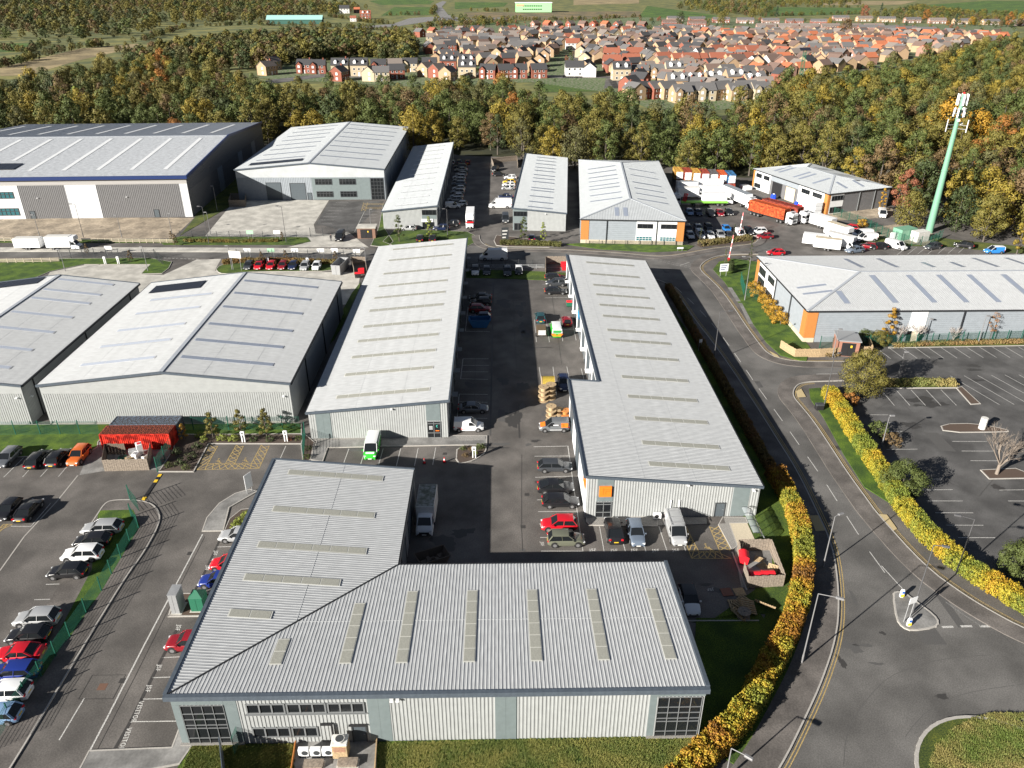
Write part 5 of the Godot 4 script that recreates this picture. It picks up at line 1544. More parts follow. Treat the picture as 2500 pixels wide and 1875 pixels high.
func box_lorry(at: Vector3, heading: float, label: String, colour: Material, roof: Material, l := 7.2, hh := 3.3, group := "", luton := true) -> Node3D:
	var o := thing("box_lorry", label, "lorry", at, deg_to_rad(90 - heading), group)
	part("box_body", rounded_box(-l / 2, l / 2 - 2.0,.75, hh, 2.25,.05), colour, o)
	var rf := Shape.new()
	rf.block(V(-l / 2 + .06, hh, -1.06),V(l / 2 - 2.06, hh + .02,1.06))
	part("box_roof", rf, roof, o)
	if luton:
		part("luton_box", rounded_box(l / 2 - 2.05, l / 2 - .75,2.35, hh - .02,2.2,.15), colour, o)
	var c := Shape.new()
	var rows := []
	for q in [[l / 2 - 2.0,2.25],[l / 2 - 1.5,2.3],[l / 2 - 1.2,2.25],[l / 2 - .55,1.35],[l / 2 - .05,1.1],[l / 2,.6]]:
		var w: float = 1.0 if q[1] > .7 else .88
		rows.append([V(q[0],.35,-w),V(q[0], minf(1.2, q[1] - .05),-w),V(q[0], q[1] - .1,-w * .9),V(q[0], q[1],-w * .78),V(q[0], q[1] + .02,0),V(q[0], q[1], w * .78),V(q[0], q[1] - .1, w * .9),V(q[0], minf(1.2, q[1] - .05), w),V(q[0],.35, w)])
	c.grid(rows)
	part("cab", c, M.white, o)
	var ws := Shape.new()
	ws.quad(V(l / 2 - .57,1.42,-.82),V(l / 2 - 1.13,2.2,-.72),V(l / 2 - 1.13,2.2,.72),V(l / 2 - .57,1.42,.82))
	part("windscreen", ws, M.glass, o)
	for sd in [-1,1]:
		var w := Shape.new()
		w.quad(V(l / 2 - 1.8,1.32,1.015 * sd),V(l / 2 - 1.8,2.05,.95 * sd),V(l / 2 - 1.25,2.05,.94 * sd),V(l / 2 - .8,1.32,1.015 * sd))
		part("side_window", w, M.glass, o)
		var hl := Shape.new()
		hl.box(Transform3D(Basis(),V(l / 2 - .1,.95,.75 * sd)),V(.15,.16,.3))
		part("headlight", hl, M.lamp_glass, o)
		var mr := Shape.new()
		mr.box(Transform3D(Basis(),V(l / 2 - .9,1.5,1.2 * sd)),V(.14,.3,.2))
		part("mirror", mr, M.black, o)
	var g := Shape.new()
	g.box(Transform3D(Basis(),V(l / 2 + .0,.7,0)),V(.06,.25,1.2))
	part("grille", g, M.black, o)
	var pl := Shape.new()
	pl.box(Transform3D(Basis(),V(l / 2 + .03,.48,0)),V(.03,.12,.52))
	part("number_plate", pl, M.plate, o)
	var ch := Shape.new()
	ch.block(V(-l / 2 + .1,.4,-.5),V(l / 2 - 1.8,.76,.5))
	part("chassis", ch, M.black, o)
	wheel_pair(o, l / 2 - 1.0,2.0,.36)
	wheel_pair(o, -l / 2 + 1.6,2.1,.36)
	return o

func box_trailer(at: Vector3, heading: float, label: String, l: float, h: float, m: Material, roof: Material, group := "") -> void:
	var o := thing("box_trailer", label, "trailer", at, deg_to_rad(90 - heading), group)
	part("box_body", rounded_box(-l / 2, l / 2,.7, h, 2.3,.05), m, o)
	var rf := Shape.new()
	rf.block(V(-l / 2 + .06, h, -1.08),V(l / 2 - .06, h + .02,1.08))
	part("box_roof", rf, roof, o)
	var ch := Shape.new()
	ch.block(V(-l / 2 + .2,.45,-.4),V(l / 2 + 1.0,.7,.4))
	part("drawbar", ch, M.black, o)
	wheel_pair(o, -.4,2.2,.34)
	wheel_pair(o, .4,2.2,.34)

func semi_lorry(at: Vector3, heading: float, label: String) -> void:
	var o := thing("articulated_lorry", label, "lorry", at, deg_to_rad(90 - heading))
	heavy_cab(o, 8.0, M.white)
	part("box_body", rounded_box(-7.8,5.4,1.1,4.0,2.5,.05), M.white, o)
	var rf := Shape.new()
	rf.block(V(-7.7,4.0,-1.18),V(5.3,4.03,1.18))
	part("box_roof", rf, M.clad_blue, o)
	var ch := Shape.new()
	ch.block(V(-7.6,.7,-.5),V(7.0,1.1,.5))
	part("chassis", ch, M.black, o)
	for x in [-6.0,-4.7,-3.4,3.6,6.7]:
		wheel_pair(o, x, 2.5)

func freight_container(at: Vector3, turn: float, label: String, m: Material, l := 6.06, group := "", y := .0, open := false) -> Node3D:
	var o := thing("shipping_container", label, "container", at + V(0, y, 0), deg_to_rad(turn), group)
	var s := Shape.new()
	ribbed_box(s, -l / 2, l / 2,.0,2.55,2.44)
	part("shell", s, m, o)
	return o

func vehicles() -> void:
	var R := V(2.25,0,0)
	var lc := "cars in the left car park"
	car("estate", "grey", V(-68.6,0,-92.5),180, "grey car with a red roof sign, leftmost of the upper left row", lc)
	car("estate", "black", V(-64.2,0,-92),0, "black estate car with yellow rear plate, second in the upper left parking row", lc)
	car("suv", "black", V(-61.5,0,-92.2),0, "black car with chrome rear trim, next to the orange car", lc)
	car("suv", "orange", V(-58.9,0,-92.7),180, "orange car beside the timber bin store", lc)
	car("hatchback", "black", V(-61.9,0,-80.4),180, "small black car with round headlights at the left edge", lc)
	car("saloon", "black", V(-59.3,0,-80.2),0, "black saloon at the end of the middle left parking row", lc)
	var fc := "cars parked against the green mesh fence"
	car("estate", "silver", V(-48.5,0,-76.5),268, "silver estate car, uppermost of the row against the green fence", fc)
	car("hatchback", "black", V(-48.6,0,-74.1),268, "black car between the silver estate and the white car at the fence", fc)
	car("suv", "white", V(-48.6,0,-71.6),268, "white car, third down the row against the green fence", fc)
	car("hatchback", "black", V(-48.9,0,-68.7),268, "black hatchback above the empty bay at the green fence", fc)
	car("suv", "silver", V(-48.5,0,-61.4),268, "silver-white car below the empty bays at the green fence", fc)
	car("hatchback", "black", V(-48.2,0,-59.1),268, "black hatchback directly above the red saloon at the fence", fc)
	car("saloon", "red", V(-47.8,0,-56.7),268, "red saloon by the green fence near the left edge", fc)
	car("estate", "blue", V(-47.1,0,-54.4),268, "blue estate car below the red saloon at the fence", fc)
	car("suv", "white", V(-46.5,0,-51.9),268, "white car below the blue estate at the fence", fc)
	car("hatchback", "pale blue", V(-45.9,0,-49.4),268, "pale car cut off by the left edge, lowest of the fence row", fc)
	var gc := "cars parked under the front unit's left eave"
	car("saloon", "silver", V(-33.7,0,-74.8) + R, 270, "silver saloon half under the roof edge beside the green shrubs", gc)
	car("hatchback", "red", V(-33.4,0,-69.7) + R, 270, "bright red hatchback half under the roof edge", gc)
	car("hatchback", "blue", V(-33.7,0,-66.9) + R, 270, "royal blue hatchback half under the roof edge", gc)
	car("suv", "dark red", V(-33.8,0,-57.8) + R, 270, "dark red car half under the roof edge below the utility cabinets", gc)
	var yc := "cars in the central yard"
	car("suv", "white", V(-5.4,0,-168.6),180, "white car with dark roof at the shaded far end of the yard", yc, "black")
	car("hatchback", "dark grey", V(-2.8,0,-168.6),180, "dark hatchback right of the white car at the yard's far end", yc)
	car("suv", "dark grey", V(1.9,0,-168),180, "dark car alone between empty bays at the yard's far end", yc)
	car("hatchback", "black", V(4.5,0,-168.8),180, "small black car with white roof beside the accessible bay", yc, "white")
	car("saloon", "black", V(-3.9,0,-152.4),270, "black car with its boot open in the shaded row", yc)
	car("suv", "black", V(-3.8,0,-149.5),270, "black car directly behind the red one in the shaded row", yc)
	car("suv", "dark red", V(-3.9,0,-145.7),90, "red car in the shaded row along the left unit", yc)
	car("hatchback", "dark blue", V(-3.7,0,-141.7),270, "dark blue car behind the blue skip", yc)
	car("estate", "black", V(12.5,0,-164),90, "uppermost of three black cars beside the timber bin pen", yc)
	car("suv", "dark grey", V(12.4,0,-160.4),270, "middle of three dark cars beside the timber bin pen, with bright headlights", yc)
	car("estate", "black", V(12,0,-155.5),90, "lowest of three black cars beside the timber bin pen", yc)
	car("suv", "teal", V(8,0,-141.1),0, "teal off-roader towing a flat trailer", yc)
	car("hatchback", "dark red", V(13.1,0,-139.4),0, "small dark red car by the right unit", yc)
	car("suv", "dark blue", V(10.5,0,-113.2),180, "dark blue car beside the cable drums", yc)
	car("saloon", "grey", V(-4.2,0,-105.3),90, "grey saloon in the shade of the left unit", yc)
	car("estate", "dark grey", V(7.4,0,-88.9),90, "dark grey estate car, uppermost in the right-hand sunlit row", yc)
	car("coupe_suv", "black", V(7.2,0,-83.9),90, "upper of two black cars side by side in the right-hand row", yc)
	car("estate", "black", V(7.6,0,-80.9),90, "lower of two black cars side by side in the right-hand row", yc)
	car("suv", "red", V(7.1,0,-76.2),270, "bright red car nose-left above the olive car", yc)
	car("suv", "olive", V(7.7,0,-73.3),90, "olive grey car with sunroof at the foot of the right-hand row", yc)
	car("coupe_suv", "black", V(13.6,0,-74.9),0, "black car with yellow rear plate outside the orange-sign unit", yc)
	car("suv", "steel blue", V(16.2,0,-74.3),180, "dark blue-grey car with roof rails outside the orange-sign unit", yc)
	car("hatchback", "white", V(20.2,0,-63),180, "white hatchback with black roof beside the front unit's right end", yc, "black")
	var v := car("small_van", "white", V(-4.7,0,-99.8),90, "white van with red stripe at the corner of the left unit")
	var sw := Shape.new()
	sw.box(Transform3D(Basis(Vector3.BACK, .1),V(-.4,.62,.935)),V(1.7,.07,.02))
	sw.box(Transform3D(Basis(Vector3.BACK, -.3),V(-1.3,.82,.935)),V(.8,.06,.02))
	part("stripe", sw, M.red, v)
	v = car("small_van", "slate", V(8,0,-99.5),270, "grey van with orange panels beside the cable drums")
	for sd in [-1,1]:
		var q := Shape.new()
		q.box(Transform3D(Basis(),V(-1.5,1.25,.88 * sd)),V(1.0,.7,.1))
		part("orange_panel", q, M.orange, v)
		var w := Shape.new()
		w.box(Transform3D(Basis(),V(-.2,1.3,.9 * sd)),V(.8,.1,.08))
		w.box(Transform3D(Basis(),V(-.2,.5,.925 * sd)),V(1.8,.06,.04))
		part("white_print", w, M.white, v)
		var e := Shape.new()
		e.box(Transform3D(Basis(),V(-1.35,1.25,.955 * sd)),V(.06,.5,.02))
		e.box(Transform3D(Basis(),V(-1.1,1.48,.955 * sd)),V(.5,.05,.02))
		e.box(Transform3D(Basis(),V(-1.1,1.2,.955 * sd)),V(.3,.05,.02))
		part("emblem", e, mat(.35,.07,.01), v)
	var hd := Shape.new()
	hd.box(Transform3D(Basis(Vector3.BACK, -.22),V(1.7,.98,0)),V(.75,.03,1.25))
	part("orange_bonnet", hd, M.orange, v)
	v = car("van", "silver", V(21.1,0,-74.8),180, "silver van with roof bars outside the orange-sign unit")
	for x in [-1.8,-.6,.5]:
		beam(v, "roof_bar", V(x, 2.12,-.85),V(x, 2.12,.85),.06,.06, M.steel)
	for z in [-.8,.8]:
		beam(v, "roof_bar", V(-2.2,2.1, z),V(.9,2.1, z),.05,.05, M.steel)
	v = car("van", "green", V(-18.2,0,-94),180, "green van with white roof before the left unit", "", "white")
	var gp := Shape.new()
	gp.box(Transform3D(Basis(Vector3.BACK, -.23),V(2.12,1.09,0)),V(.35,.02,1.2))
	part("white_print", gp, M.white, v)
	for sd in [-1,1]:
		var q := Shape.new()
		q.box(Transform3D(Basis(Vector3.RIGHT, .12 * sd),V(-1.0,1.5,.9 * sd)),V(2.9,.72,.05))
		part("white_panel", q, M.white, v)
	v = car("van", "green", V(10.7,0,-134.9),0, "green and white van with yellow and red chevrons on its back", "", "white")
	for i in 7:
		for sd in [-1,1]:
			var q := Shape.new()
			q.box(Transform3D(Basis(Vector3.RIGHT, .7 * sd),V(-2.68,.75, (.13 + i * .125) * sd)),V(.03,.62,.09))
			part("chevron", q, M.plate_yellow if i % 2 else M.red, v)
	var rb := Shape.new()
	rb.box(Transform3D(Basis(Vector3.BACK, .06),V(-2.66,1.45,0)),V(.03,.55,1.5))
	part("rear_window", rb, mat(.05,.3,.08,.15), v)
	v = car("tall_van", "white", V(-1.3,0,-178.1),270, "white delivery van with red cube emblem on the road")
	v.name = "delivery_van"
	for sd in [1]:
		var zz := func(y: float) -> float: return lerpf(.953,.84, (y - 1.35) / 1.35) + .03
		var faces := [[[.0,.62],[.55,.32],[.0,.02],[-.55,.32]],[[-.55,.26],[-.04,-.03],[-.04,-.66],[-.55,-.36]],[[.55,.26],[.04,-.03],[.04,-.66],[.55,-.36]]]
		for i in 3:
			var q := Shape.new()
			var pts := []
			for f in faces[i]:
				pts.append(V(.35 - f[0],1.55 + f[1], zz.call(1.55 + f[1]) + .02))
			q.quad(pts[0], pts[1], pts[2], pts[3])
			part("emblem_face", q, [mat(.62,.01,.06), mat(.33,.0,.03), mat(.42,.0,.04)][i], v)
		var tx := text_on(v, "dpd", V(-1.15,1.55,.99),.9, mat(.06,.06,.06),.0)
		tx.rotation = V(-.08,0,0)
	var bx := box_lorry(V(-9.2,0,-77.9),181, "white box lorry with a dirty roof beside the front unit", M.offwhite, M.roof_dirty, 6.7,3.2, "", false)
	bx.scale = Vector3.ONE
	var tr := thing("flat_trailer", "flat trailer with a brown load behind the teal off-roader", "trailer", V(7.9,0,-134.6),0)
	var bd := Shape.new()
	bd.block(V(-.95,.55,-2.0),V(.95,.7,2.0))
	part("bed", bd, M.timber_dark, tr)
	var ld := Shape.new()
	ld.block(V(-.85,.7,-1.9),V(.85,1.0,.9))
	part("load", ld, mat(.12,.085,.05), tr)
	var ra := Shape.new()
	for i in 4:
		ra.bar(V(-.7,.75 + i * .25,2.05),V(.7,.75 + i * .25,2.05),.14,.12)
	part("ramp", ra, M.white, tr)
	for sd in [-1,1]:
		var w := Shape.new()
		w.tube(V(.95 * sd, .35,1.2),V(1.15 * sd, .35,1.2),.35,.35,12)
		part("wheel", w, M.rubber, tr)
	v = car("van", "black", V(-40.7,0,-195),180, "black van at the open mesh gate of the pale warehouse")
	var lut := box_lorry(V(-107.3,0,-188.1),90, "white luton lorry on the road at the left", M.white, M.offwhite, 8.0,3.4)
	box_trailer(V(-116,0,-188.3),90, "white box trailer behind the luton lorry on the road", 6.4,2.9, M.white, M.offwhite)
	var i := 0
	for q in [["hatchback", "dark grey", V(-57.9,0,-173.2), "dark grey hatchback, first of the row beside the white road sign"],["hatchback", "red", V(-55.5,0,-173.2), "red hatchback with a white dashboard card, second of the seven-car row"],["hatchback", "red", V(-52.7,0,-173.1), "red hatchback, third of the seven-car row"],["hatchback", "dark red", V(-50,0,-173.1), "dark red hatchback, fourth of the seven-car row"],["hatchback", "dark blue", V(-47.6,0,-173), "dark blue hatchback, fifth of the seven-car row"],["estate", "silver", V(-44.8,0,-172.7), "silver car, sixth of the seven-car row"],["hatchback", "white", V(-42.1,0,-172.6), "white hatchback beside the grey skip, last of the seven-car row"]]:
		car(q[0], q[1], q[2],180, q[3], "cars in a row on the pale concrete")
	var ug := "cars along the far white unit"
	var cols := ["white", "grey", "dark red", "grey", "silver", "silver", "white", "silver", "steel blue", "white", "silver", "white", "silver"]
	var kinds := ["hatchback", "suv", "hatchback", "estate", "saloon", "hatchback", "suv", "hatchback", "estate", "hatchback", "suv", "hatchback", "estate"]
	var pos := [V(-16.5,0,-285),V(-13.9,0,-284.9),V(-10.9,0,-284.9),V(-13.2,0,-278.2),V(-12.8,0,-273),V(-12.5,0,-266.1),V(-13,0,-261.4),V(-12.9,0,-257.3),V(-12.8,0,-252.8),V(-12.5,0,-246.3),V(-12.6,0,-241.6),V(-12.7,0,-236.6),V(-13,0,-232.7)]
	var nth := ["first", "second", "third", "first", "second", "third", "fourth", "fifth", "sixth", "seventh", "eighth", "ninth", "tenth"]
	for n in 13:
		if n < 3:
			car(kinds[n], cols[n], pos[n],0, "%s %s, %s from the left at the wood end of the far yard" % [cols[n], "car", nth[n]], ug)
		else:
			car(kinds[n], cols[n], pos[n],270, "%s car, %s from the wood in the row along the far white unit" % [cols[n], nth[n]], ug)
	car("small_van", "white", V(-13.3,0,-224.8),90, "white small van beside stacked pallets at the far white unit", ug)
	car("hatchback", "white", V(-11.2,0,-227.5),270, "white car nose to nose with the small white van", ug)
	car("suv", "black", V(-12.7,0,-206.4),270, "black off-roader under the lamp post before the far white unit", ug)
	car("suv", "dark blue", V(-15.2,0,-202.6),270, "dark car left of the black off-roader before the far white unit", ug)
	car("hatchback", "silver", V(-23.9,0,-202.7),270, "pale silver hatchback behind the young conifers", ug)
	car("suv", "black", V(-20,0,-193.3),0, "dark car half hidden by the left yard unit's far corner", ug)
	car("suv", "black", V(-16.8,0,-193.2),0, "second dark car half hidden by the left yard unit's far corner", ug)
	var rl := box_lorry(V(-7.7,0,-207.8),180, "white lorry with red trim parked at the far white unit", M.white, M.white, 9.5,3.7)
	var ry := Shape.new()
	ry.box(Transform3D(Basis(),V(4.4,1.9,0)),V(.5,.25,2.05))
	part("red_trim", ry, M.red, rl)
	var uc := "cars left of the narrow unit"
	car("suv", "black", V(-1.1,0,-273.4),200, "black car by the timber pen at the wood's edge", uc)
	car("saloon", "black", V(.3,0,-265.3),90, "long black car below the timber pen", uc)
	car("hatchback", "white", V(4,0,-261.1),270, "white car at the corner of the narrow unit, above the yellow one", uc)
	car("hatchback", "yellow", V(3.5,0,-254.7),270, "yellow car left of the narrow unit", uc)
	car("hatchback", "white", V(3.3,0,-250.9),270, "white car just below the yellow one", uc)
	car("hatchback", "silver", V(3.1,0,-246.5),270, "pale car, second below the yellow one", uc)
	car("saloon", "dark blue", V(2.2,0,-235.8),270, "dark blue car left of the narrow unit", uc)
	v = car("tall_van", "white", V(.5,0,-225),270, "white van with its red sliding side open", uc)
	var rd := Shape.new()
	rd.box(Transform3D(Basis(),V(.9,1.3,.99)),V(.9,1.5,.05))
	part("open_side", rd, M.red, v)
	car("van", "dark grey", V(1.9,0,-210.9),180, "dark grey van driving towards the road", uc)
	car("hatchback", "dark blue", V(8.4,0,-193.8),0, "blue car between the conifers before the narrow unit", uc)
	var oc := "cars in the lorry yard"
	for q in [["hatchback", "pale blue", V(54.1,0,-217),180, "pale blue car, first of the row under the white lorries"],["hatchback", "dark blue", V(56.5,0,-216.6),180, "dark blue car, second of the row under the white lorries"],["suv", "black", V(59.7,0,-215.6),180, "black car under the green flatbed"],["hatchback", "dark red", V(62.5,0,-216),180, "dark red car right of the green flatbed"],["hatchback", "black", V(65.3,0,-216.8),180, "black car, last of the row under the white lorries"],["suv", "black", V(50,0,-200.3),180, "black car behind the orange-cornered unit's white car"],["hatchback", "white", V(49.4,0,-194.9),180, "white car nearest the orange-cornered unit"],["hatchback", "silver", V(53,0,-201.4),180, "silver car behind the white van by the hedge"],["small_van", "white", V(52.1,0,-195.2),180, "white van between two slim conifers"],["hatchback", "black", V(55.9,0,-202.1),180, "black car in the back row, left of the bright blue one"],["hatchback", "white", V(54.6,0,-194.8),180, "white car right of the slim conifer"],["suv", "silver", V(57.2,0,-194.8),180, "silver car, fourth in the row by the hedge"],["hatchback", "bright blue", V(60.3,0,-200.5),180, "bright blue car in the lorry yard"],["hatchback", "dark grey", V(59.6,0,-194.7),180, "dark car below the bright blue one"],["small_van", "white", V(62.6,0,-195.7),180, "white van by the red and white barrier"],["suv", "black", V(65.5,0,-198.2),180, "black car between the barrier and the white car"],["suv", "white", V(68,0,-198.2),270, "white car at the bend of the lorry yard"],["hatchback", "dark red", V(68.4,0,-193.8),270, "dark car with red lights at the bend of the lorry yard"]]:
		car(q[0], q[1], q[2], q[3], q[4], oc)
	semi_lorry(V(70.9,0,-228.4),163, "long white articulated lorry behind the row of cars")
	var bg := "white box lorries packed together"
	box_lorry(V(59.6,0,-241.9),90, "grey-roofed white box lorry at the back left of the packed lorries", M.white, M.clad_blue, 8.5,3.5, bg, false)
	box_lorry(V(58.3,0,-234.8),90, "white box lorry, second on the left of the packed lorries", M.white, M.offwhite, 8.5,3.4, bg, false)
	box_lorry(V(66.4,0,-243.3),90, "big white box lorry at the back of the packed lorries", M.white, M.white, 9.0,3.8, bg, true)
	box_lorry(V(65.5,0,-235.7),90, "big white box lorry in the middle of the packed lorries", M.white, M.white, 9.0,3.6, bg, true)
	box_lorry(V(64.7,0,-228),90, "big white box lorry at the front of the packed lorries", M.white, M.white, 9.0,3.4, bg, true)
	var fl := thing("flatbed_lorry", "white-cabbed flatbed with red crane and green bed", "lorry", V(58.2,0,-226.3),0)
	heavy_cab(fl, -5.0, M.white)
	fl.get_child(0).name = "cab"
	var fb := Shape.new()
	fb.block(V(-4.6,1.0,-1.2),V(9.0,1.2,1.2))
	part("bed", fb, mat(.2,.5,.05), fl)
	for y in 3:
		beam(fl, "crane_arm", V(-4.0 + y * .3,1.3,-.4 + y * .4),V(-3.6 + y * .3,3.6,-.4 + y * .4),.25,.25, M.red)
	for x in [-6.0,-1.0,6.0,7.3]:
		wheel_pair(fl, x, 2.4)
	container_lorry(V(75.5,0,-211.6),147, "lorry with a bright orange lettered container", M.orange_box, "")
	container_lorry(V(79.5,0,-212.8),147, "lorry with a dull red container beside the orange one", M.rust_box, "")
	var wg := "white trailers and lorries in the lorry yard"
	box_trailer(V(86.7,0,-203.1),150, "white box trailer nearest the white wrapped stacks", 7.0,3.3, M.white, M.white, wg)
	box_lorry(V(87.5,0,-193.5),152, "white luton lorry with cream roof left of the teal-lettered vans", M.white, M.stone_base, 8.2,3.6, wg)
	box_trailer(V(79.1,0,-187.5),115, "white box trailer, leftmost of the group by the hip roof", 6.0,3.0, M.white, M.white, wg)
	box_trailer(V(80.9,0,-184.2),115, "cream-roofed trailer right behind the hip roof", 6.2,3.0, M.white, M.stone_base, wg)
	box_lorry(V(85,0,-185.7),140, "white luton lorry with grey roof behind the hip roof", M.white, M.offwhite, 8.0,3.5, wg)
	var rc := "cars behind the right hip roof"
	car("suv", "red", V(93.4,0,-200.7),300, "red car behind the teal-lettered vans", rc)
	for q in [V(94,0,-194.8),V(93.7,0,-191.3)]:
		v = car("van", "white", q, 262, "white van with teal lettering, %s of the pair" % ("upper" if q.z < V(93.8,0,-193.1).z else "lower"), rc)
		var tp := Shape.new()
		tp.box(Transform3D(Basis(),V(-.9,1.42,.97)),V(1.8,.2,.04))
		part("teal_print", tp, mat(.02,.35,.38), v)
	car("coupe_suv", "steel blue", V(87,0,-182.1),255, "blue-grey car right of the trailers", rc)
	car("hatchback", "dark red", V(91.7,0,-185.3),300, "dark red car behind the black one near the white van", rc)
	car("suv", "black", V(93.8,0,-184.6),270, "black car left of the white van behind the hip roof", rc)
	car("van", "white", V(98.5,0,-185.2),150, "white van parked above the hip roof's ridge", rc)
	car("suv", "dark grey", V(107.3,0,-184.4),250, "dark grey car alone in the bays above the hip roof", rc)
	car("suv", "black", V(115.7,0,-185.5),300, "black car at the right end of the bays above the hip roof", rc)
	car("small_van", "bright blue", V(120.6,0,-180.9),270, "blue and white van peeping over the hip roof", rc, "white")
	car("van", "white", V(107.8,0,-214),200, "white van among the yellow leaves beside the grey unit", rc)
	car("hatchback", "red", V(67.1,0,-180.6),270, "red car peeping over the near corner of the hip roof", rc)
	var bc := [M.yellow_box, M.rust_box, M.yellow_box, M.rust_box, M.grey_box, M.orange_box, M.blue_box]
	var bn := ["yellow", "rust red", "second yellow", "second rust red", "grey", "orange", "blue"]
	for n in 7:
		var p := V(57.6,0,-251.6).lerp(V(72.8,0,-245.9), n / 6.0)
		freight_container(p, 86, "%s container in the upper row at the wood's edge" % bn[n], bc[n],6.06, "stacked containers", 2.6)
		freight_container(p + V(.1,0,.1),86, "lower container standing under the %s one" % bn[n], bc[(n * 3 + 4) % 7],6.06, "stacked containers")
		var st := thing("wrapped_bales", "white wrapped bales stacked in the mouth of the %s container" % bn[n], "bales", p + V(0,2.6,3.2),0, "white wrapped bales")
		for a in 2:
			for b in 2:
				part("bale", rounded_box(-1.05 + a * 1.02,-.05 + a * 1.02,.15 + b * 1.1,1.2 + b * 1.1,.5,.1), M.white, st)

# ---------- trees, hedges and grass ----------
var leaf_mats := {}
const TINTS := {"olive": [.135,.118,.02], "green": [.072,.094,.019], "dark green": [.043,.062,.016], "yellow": [.22,.168,.02], "gold": [.34,.19,.015], "orange": [.26,.11,.02], "brown": [.13,.085,.035], "grey green": [.09,.088,.028], "lime": [.2,.24,.035], "copper": [.24,.085,.045], "spruce": [.03,.06,.03], "straw": [.32,.25,.12]}

func leaf_mat(tint: String) -> StandardMaterial3D:
	if not leaf_mats.has(tint):
		var t: Array = TINTS.get(tint, [1,1,1])
		var m := mat(t[0], t[1], t[2],.75)
		m.vertex_color_use_as_albedo = true
		m.backlight_enabled = true
		m.backlight = Color(.25,.25,.15)
		leaf_mats[tint] = m
	return leaf_mats[tint]

func leaf(s: Shape, g: RandomNumberGenerator, p: Vector3, out: Vector3, size: float) -> void:
	var n := (out + V(g.randfn(0,.45), g.randfn(.15,.45), g.randfn(0,.45))).normalized()
	var a := n.cross(V(g.randf() - .5, g.randf() - .5, g.randf() - .5)).normalized() * size * g.randf_range(.6,1.2)
	var b := n.cross(a).normalized() * size * g.randf_range(.4,.8)
	var k := g.randf_range(.78,1.2)
	s.tint = Color(k * g.randf_range(.92,1.12), k, k * g.randf_range(.8,1.1))
	var q := (out + n * .6).normalized()
	if a.cross(b).dot(q) > 0:
		b = -b
	s.stri(p - a * .5, p - b * .5, p + a * .5, q, q, q)
	s.stri(p - a * .5, p + a * .5, p + b * .5, q, q, q)

# crown of many leaf faces on uneven clumps; shape gives (radius, height of crown, height of its foot)
func crown_mesh(seed_: int, r: float, h: float, foot: float, clumps: int, leaves: int, size: float, point := .0) -> ArrayMesh:
	var g := RandomNumberGenerator.new()
	g.seed = seed_
	var s := Shape.new()
	s.tinted = true
	var cs := []
	for i in clumps:
		var t := (i + g.randf()) / clumps
		var y := lerpf(.06,.97, t)
		var env := sqrt(maxf(.02,1.0 - pow(2.0 * y - .85,2.0) * (.75 if y < .425 else .8)))
		env = lerpf(env, (1.0 - y) * 1.1, point)
		var a := i * 2.4 + g.randf()
		var q := r * env * g.randf_range(.45,.82)
		if y > .85: q *= .5
		cs.append([V(cos(a) * q, foot + h * y, sin(a) * q), r * g.randf_range(.24,.42) * lerpf(1.0,.6, point)])
	for c in cs:
		var n := int(leaves / float(clumps))
		for j in n:
			var d := V(g.randfn(), g.randfn() * .9 + .1, g.randfn()).normalized()
			var p: Vector3 = c[0] + V(d.x, d.y * .8, d.z) * c[1] * g.randf_range(.72,1.08)
			leaf(s, g, p, d, size)
	return s.mesh()

func trunk_mesh(seed_: int, foot: float, h: float, r: float, limbs := 5) -> ArrayMesh:
	var g := RandomNumberGenerator.new()
	g.seed = seed_
	var s := Shape.new()
	s.tube(Vector3.ZERO, V(0, foot + h * .35,0), r, r * .6,7, false)
	s.tube(V(0, foot + h * .35,0),V(g.randf_range(-.4,.4), foot + h * .85, g.randf_range(-.4,.4)), r * .6, r * .15,6, false)
	for i in limbs:
		var a := TAU * i / limbs + g.randf()
		var y0 := foot + h * g.randf_range(.02,.3)
		s.tube(V(0, y0,0),V(cos(a) * h * .28, y0 + h * g.randf_range(.25,.45), sin(a) * h * .28), r * .4, r * .08,5, false)
	return s.mesh()

var kinds := {}

func tree_kind(k: String) -> Array:
	if not kinds.has(k):
		var d: Array = {
			"oak0": [11,5.8,13.0,1.2,22,3000,.62,.0], "oak1": [12,5.2,14.0,1.4,20,2800,.6,.1], "oak2": [13,6.4,12.5,1.0,24,3200,.65,.0], "ash0": [14,4.6,14.5,1.6,18,2300,.55,.25], "ash1": [15,4.8,14.5,2.0,18,2000,.5,.2], "poplar": [16,2.4,12.0,1.5,16,1700,.5,.35], "bush": [17,2.6,4.0,.2,12,1100,.5,.0], "conifer": [18,2.6,10.0,.8,22,1500,.5,.9],
			"birch": [19,1.25,4.2,.7,16,1500,.2,.5], "cypress": [20,.55,5.4,.3,14,1300,.16,.25], "near_round": [21,3.6,6.6,.6,26,9000,.24,.0], "near_ball": [22,2.9,4.0,.1,24,8500,.2,.0], "shrub": [23,.9,1.1,.05,10,900,.14,.0], "sapling": [24,1.0,3.6,1.6,10,420,.16,.2], "low": [25,.7,.7,.0,8,500,.13,.0], "young": [26,1.5,6.4,1.0,16,1900,.22,.5]}[k]
		kinds[k] = [crown_mesh(d[0], d[1], d[2], d[3], d[4], d[5], d[6], d[7]), trunk_mesh(d[0], d[3], d[2], maxf(.05, d[2] * .022))]
	return kinds[k]

func tree(k: String, tint: String, at: Vector3, size: float, turn: float, called: String, label: String, category := "tree", group := "") -> Node3D:
	var o := thing(called, label, category, at, turn, group)
	var d := tree_kind(k)
	part("crown" if category == "tree" else "foliage", d[0], leaf_mat(tint), o)
	part("trunk" if category == "tree" else "stem", d[1], M.bark, o)
	o.scale = V(size, size * (.94 + .12 * fmod(turn * 7.3,1.0)), size)
	return o

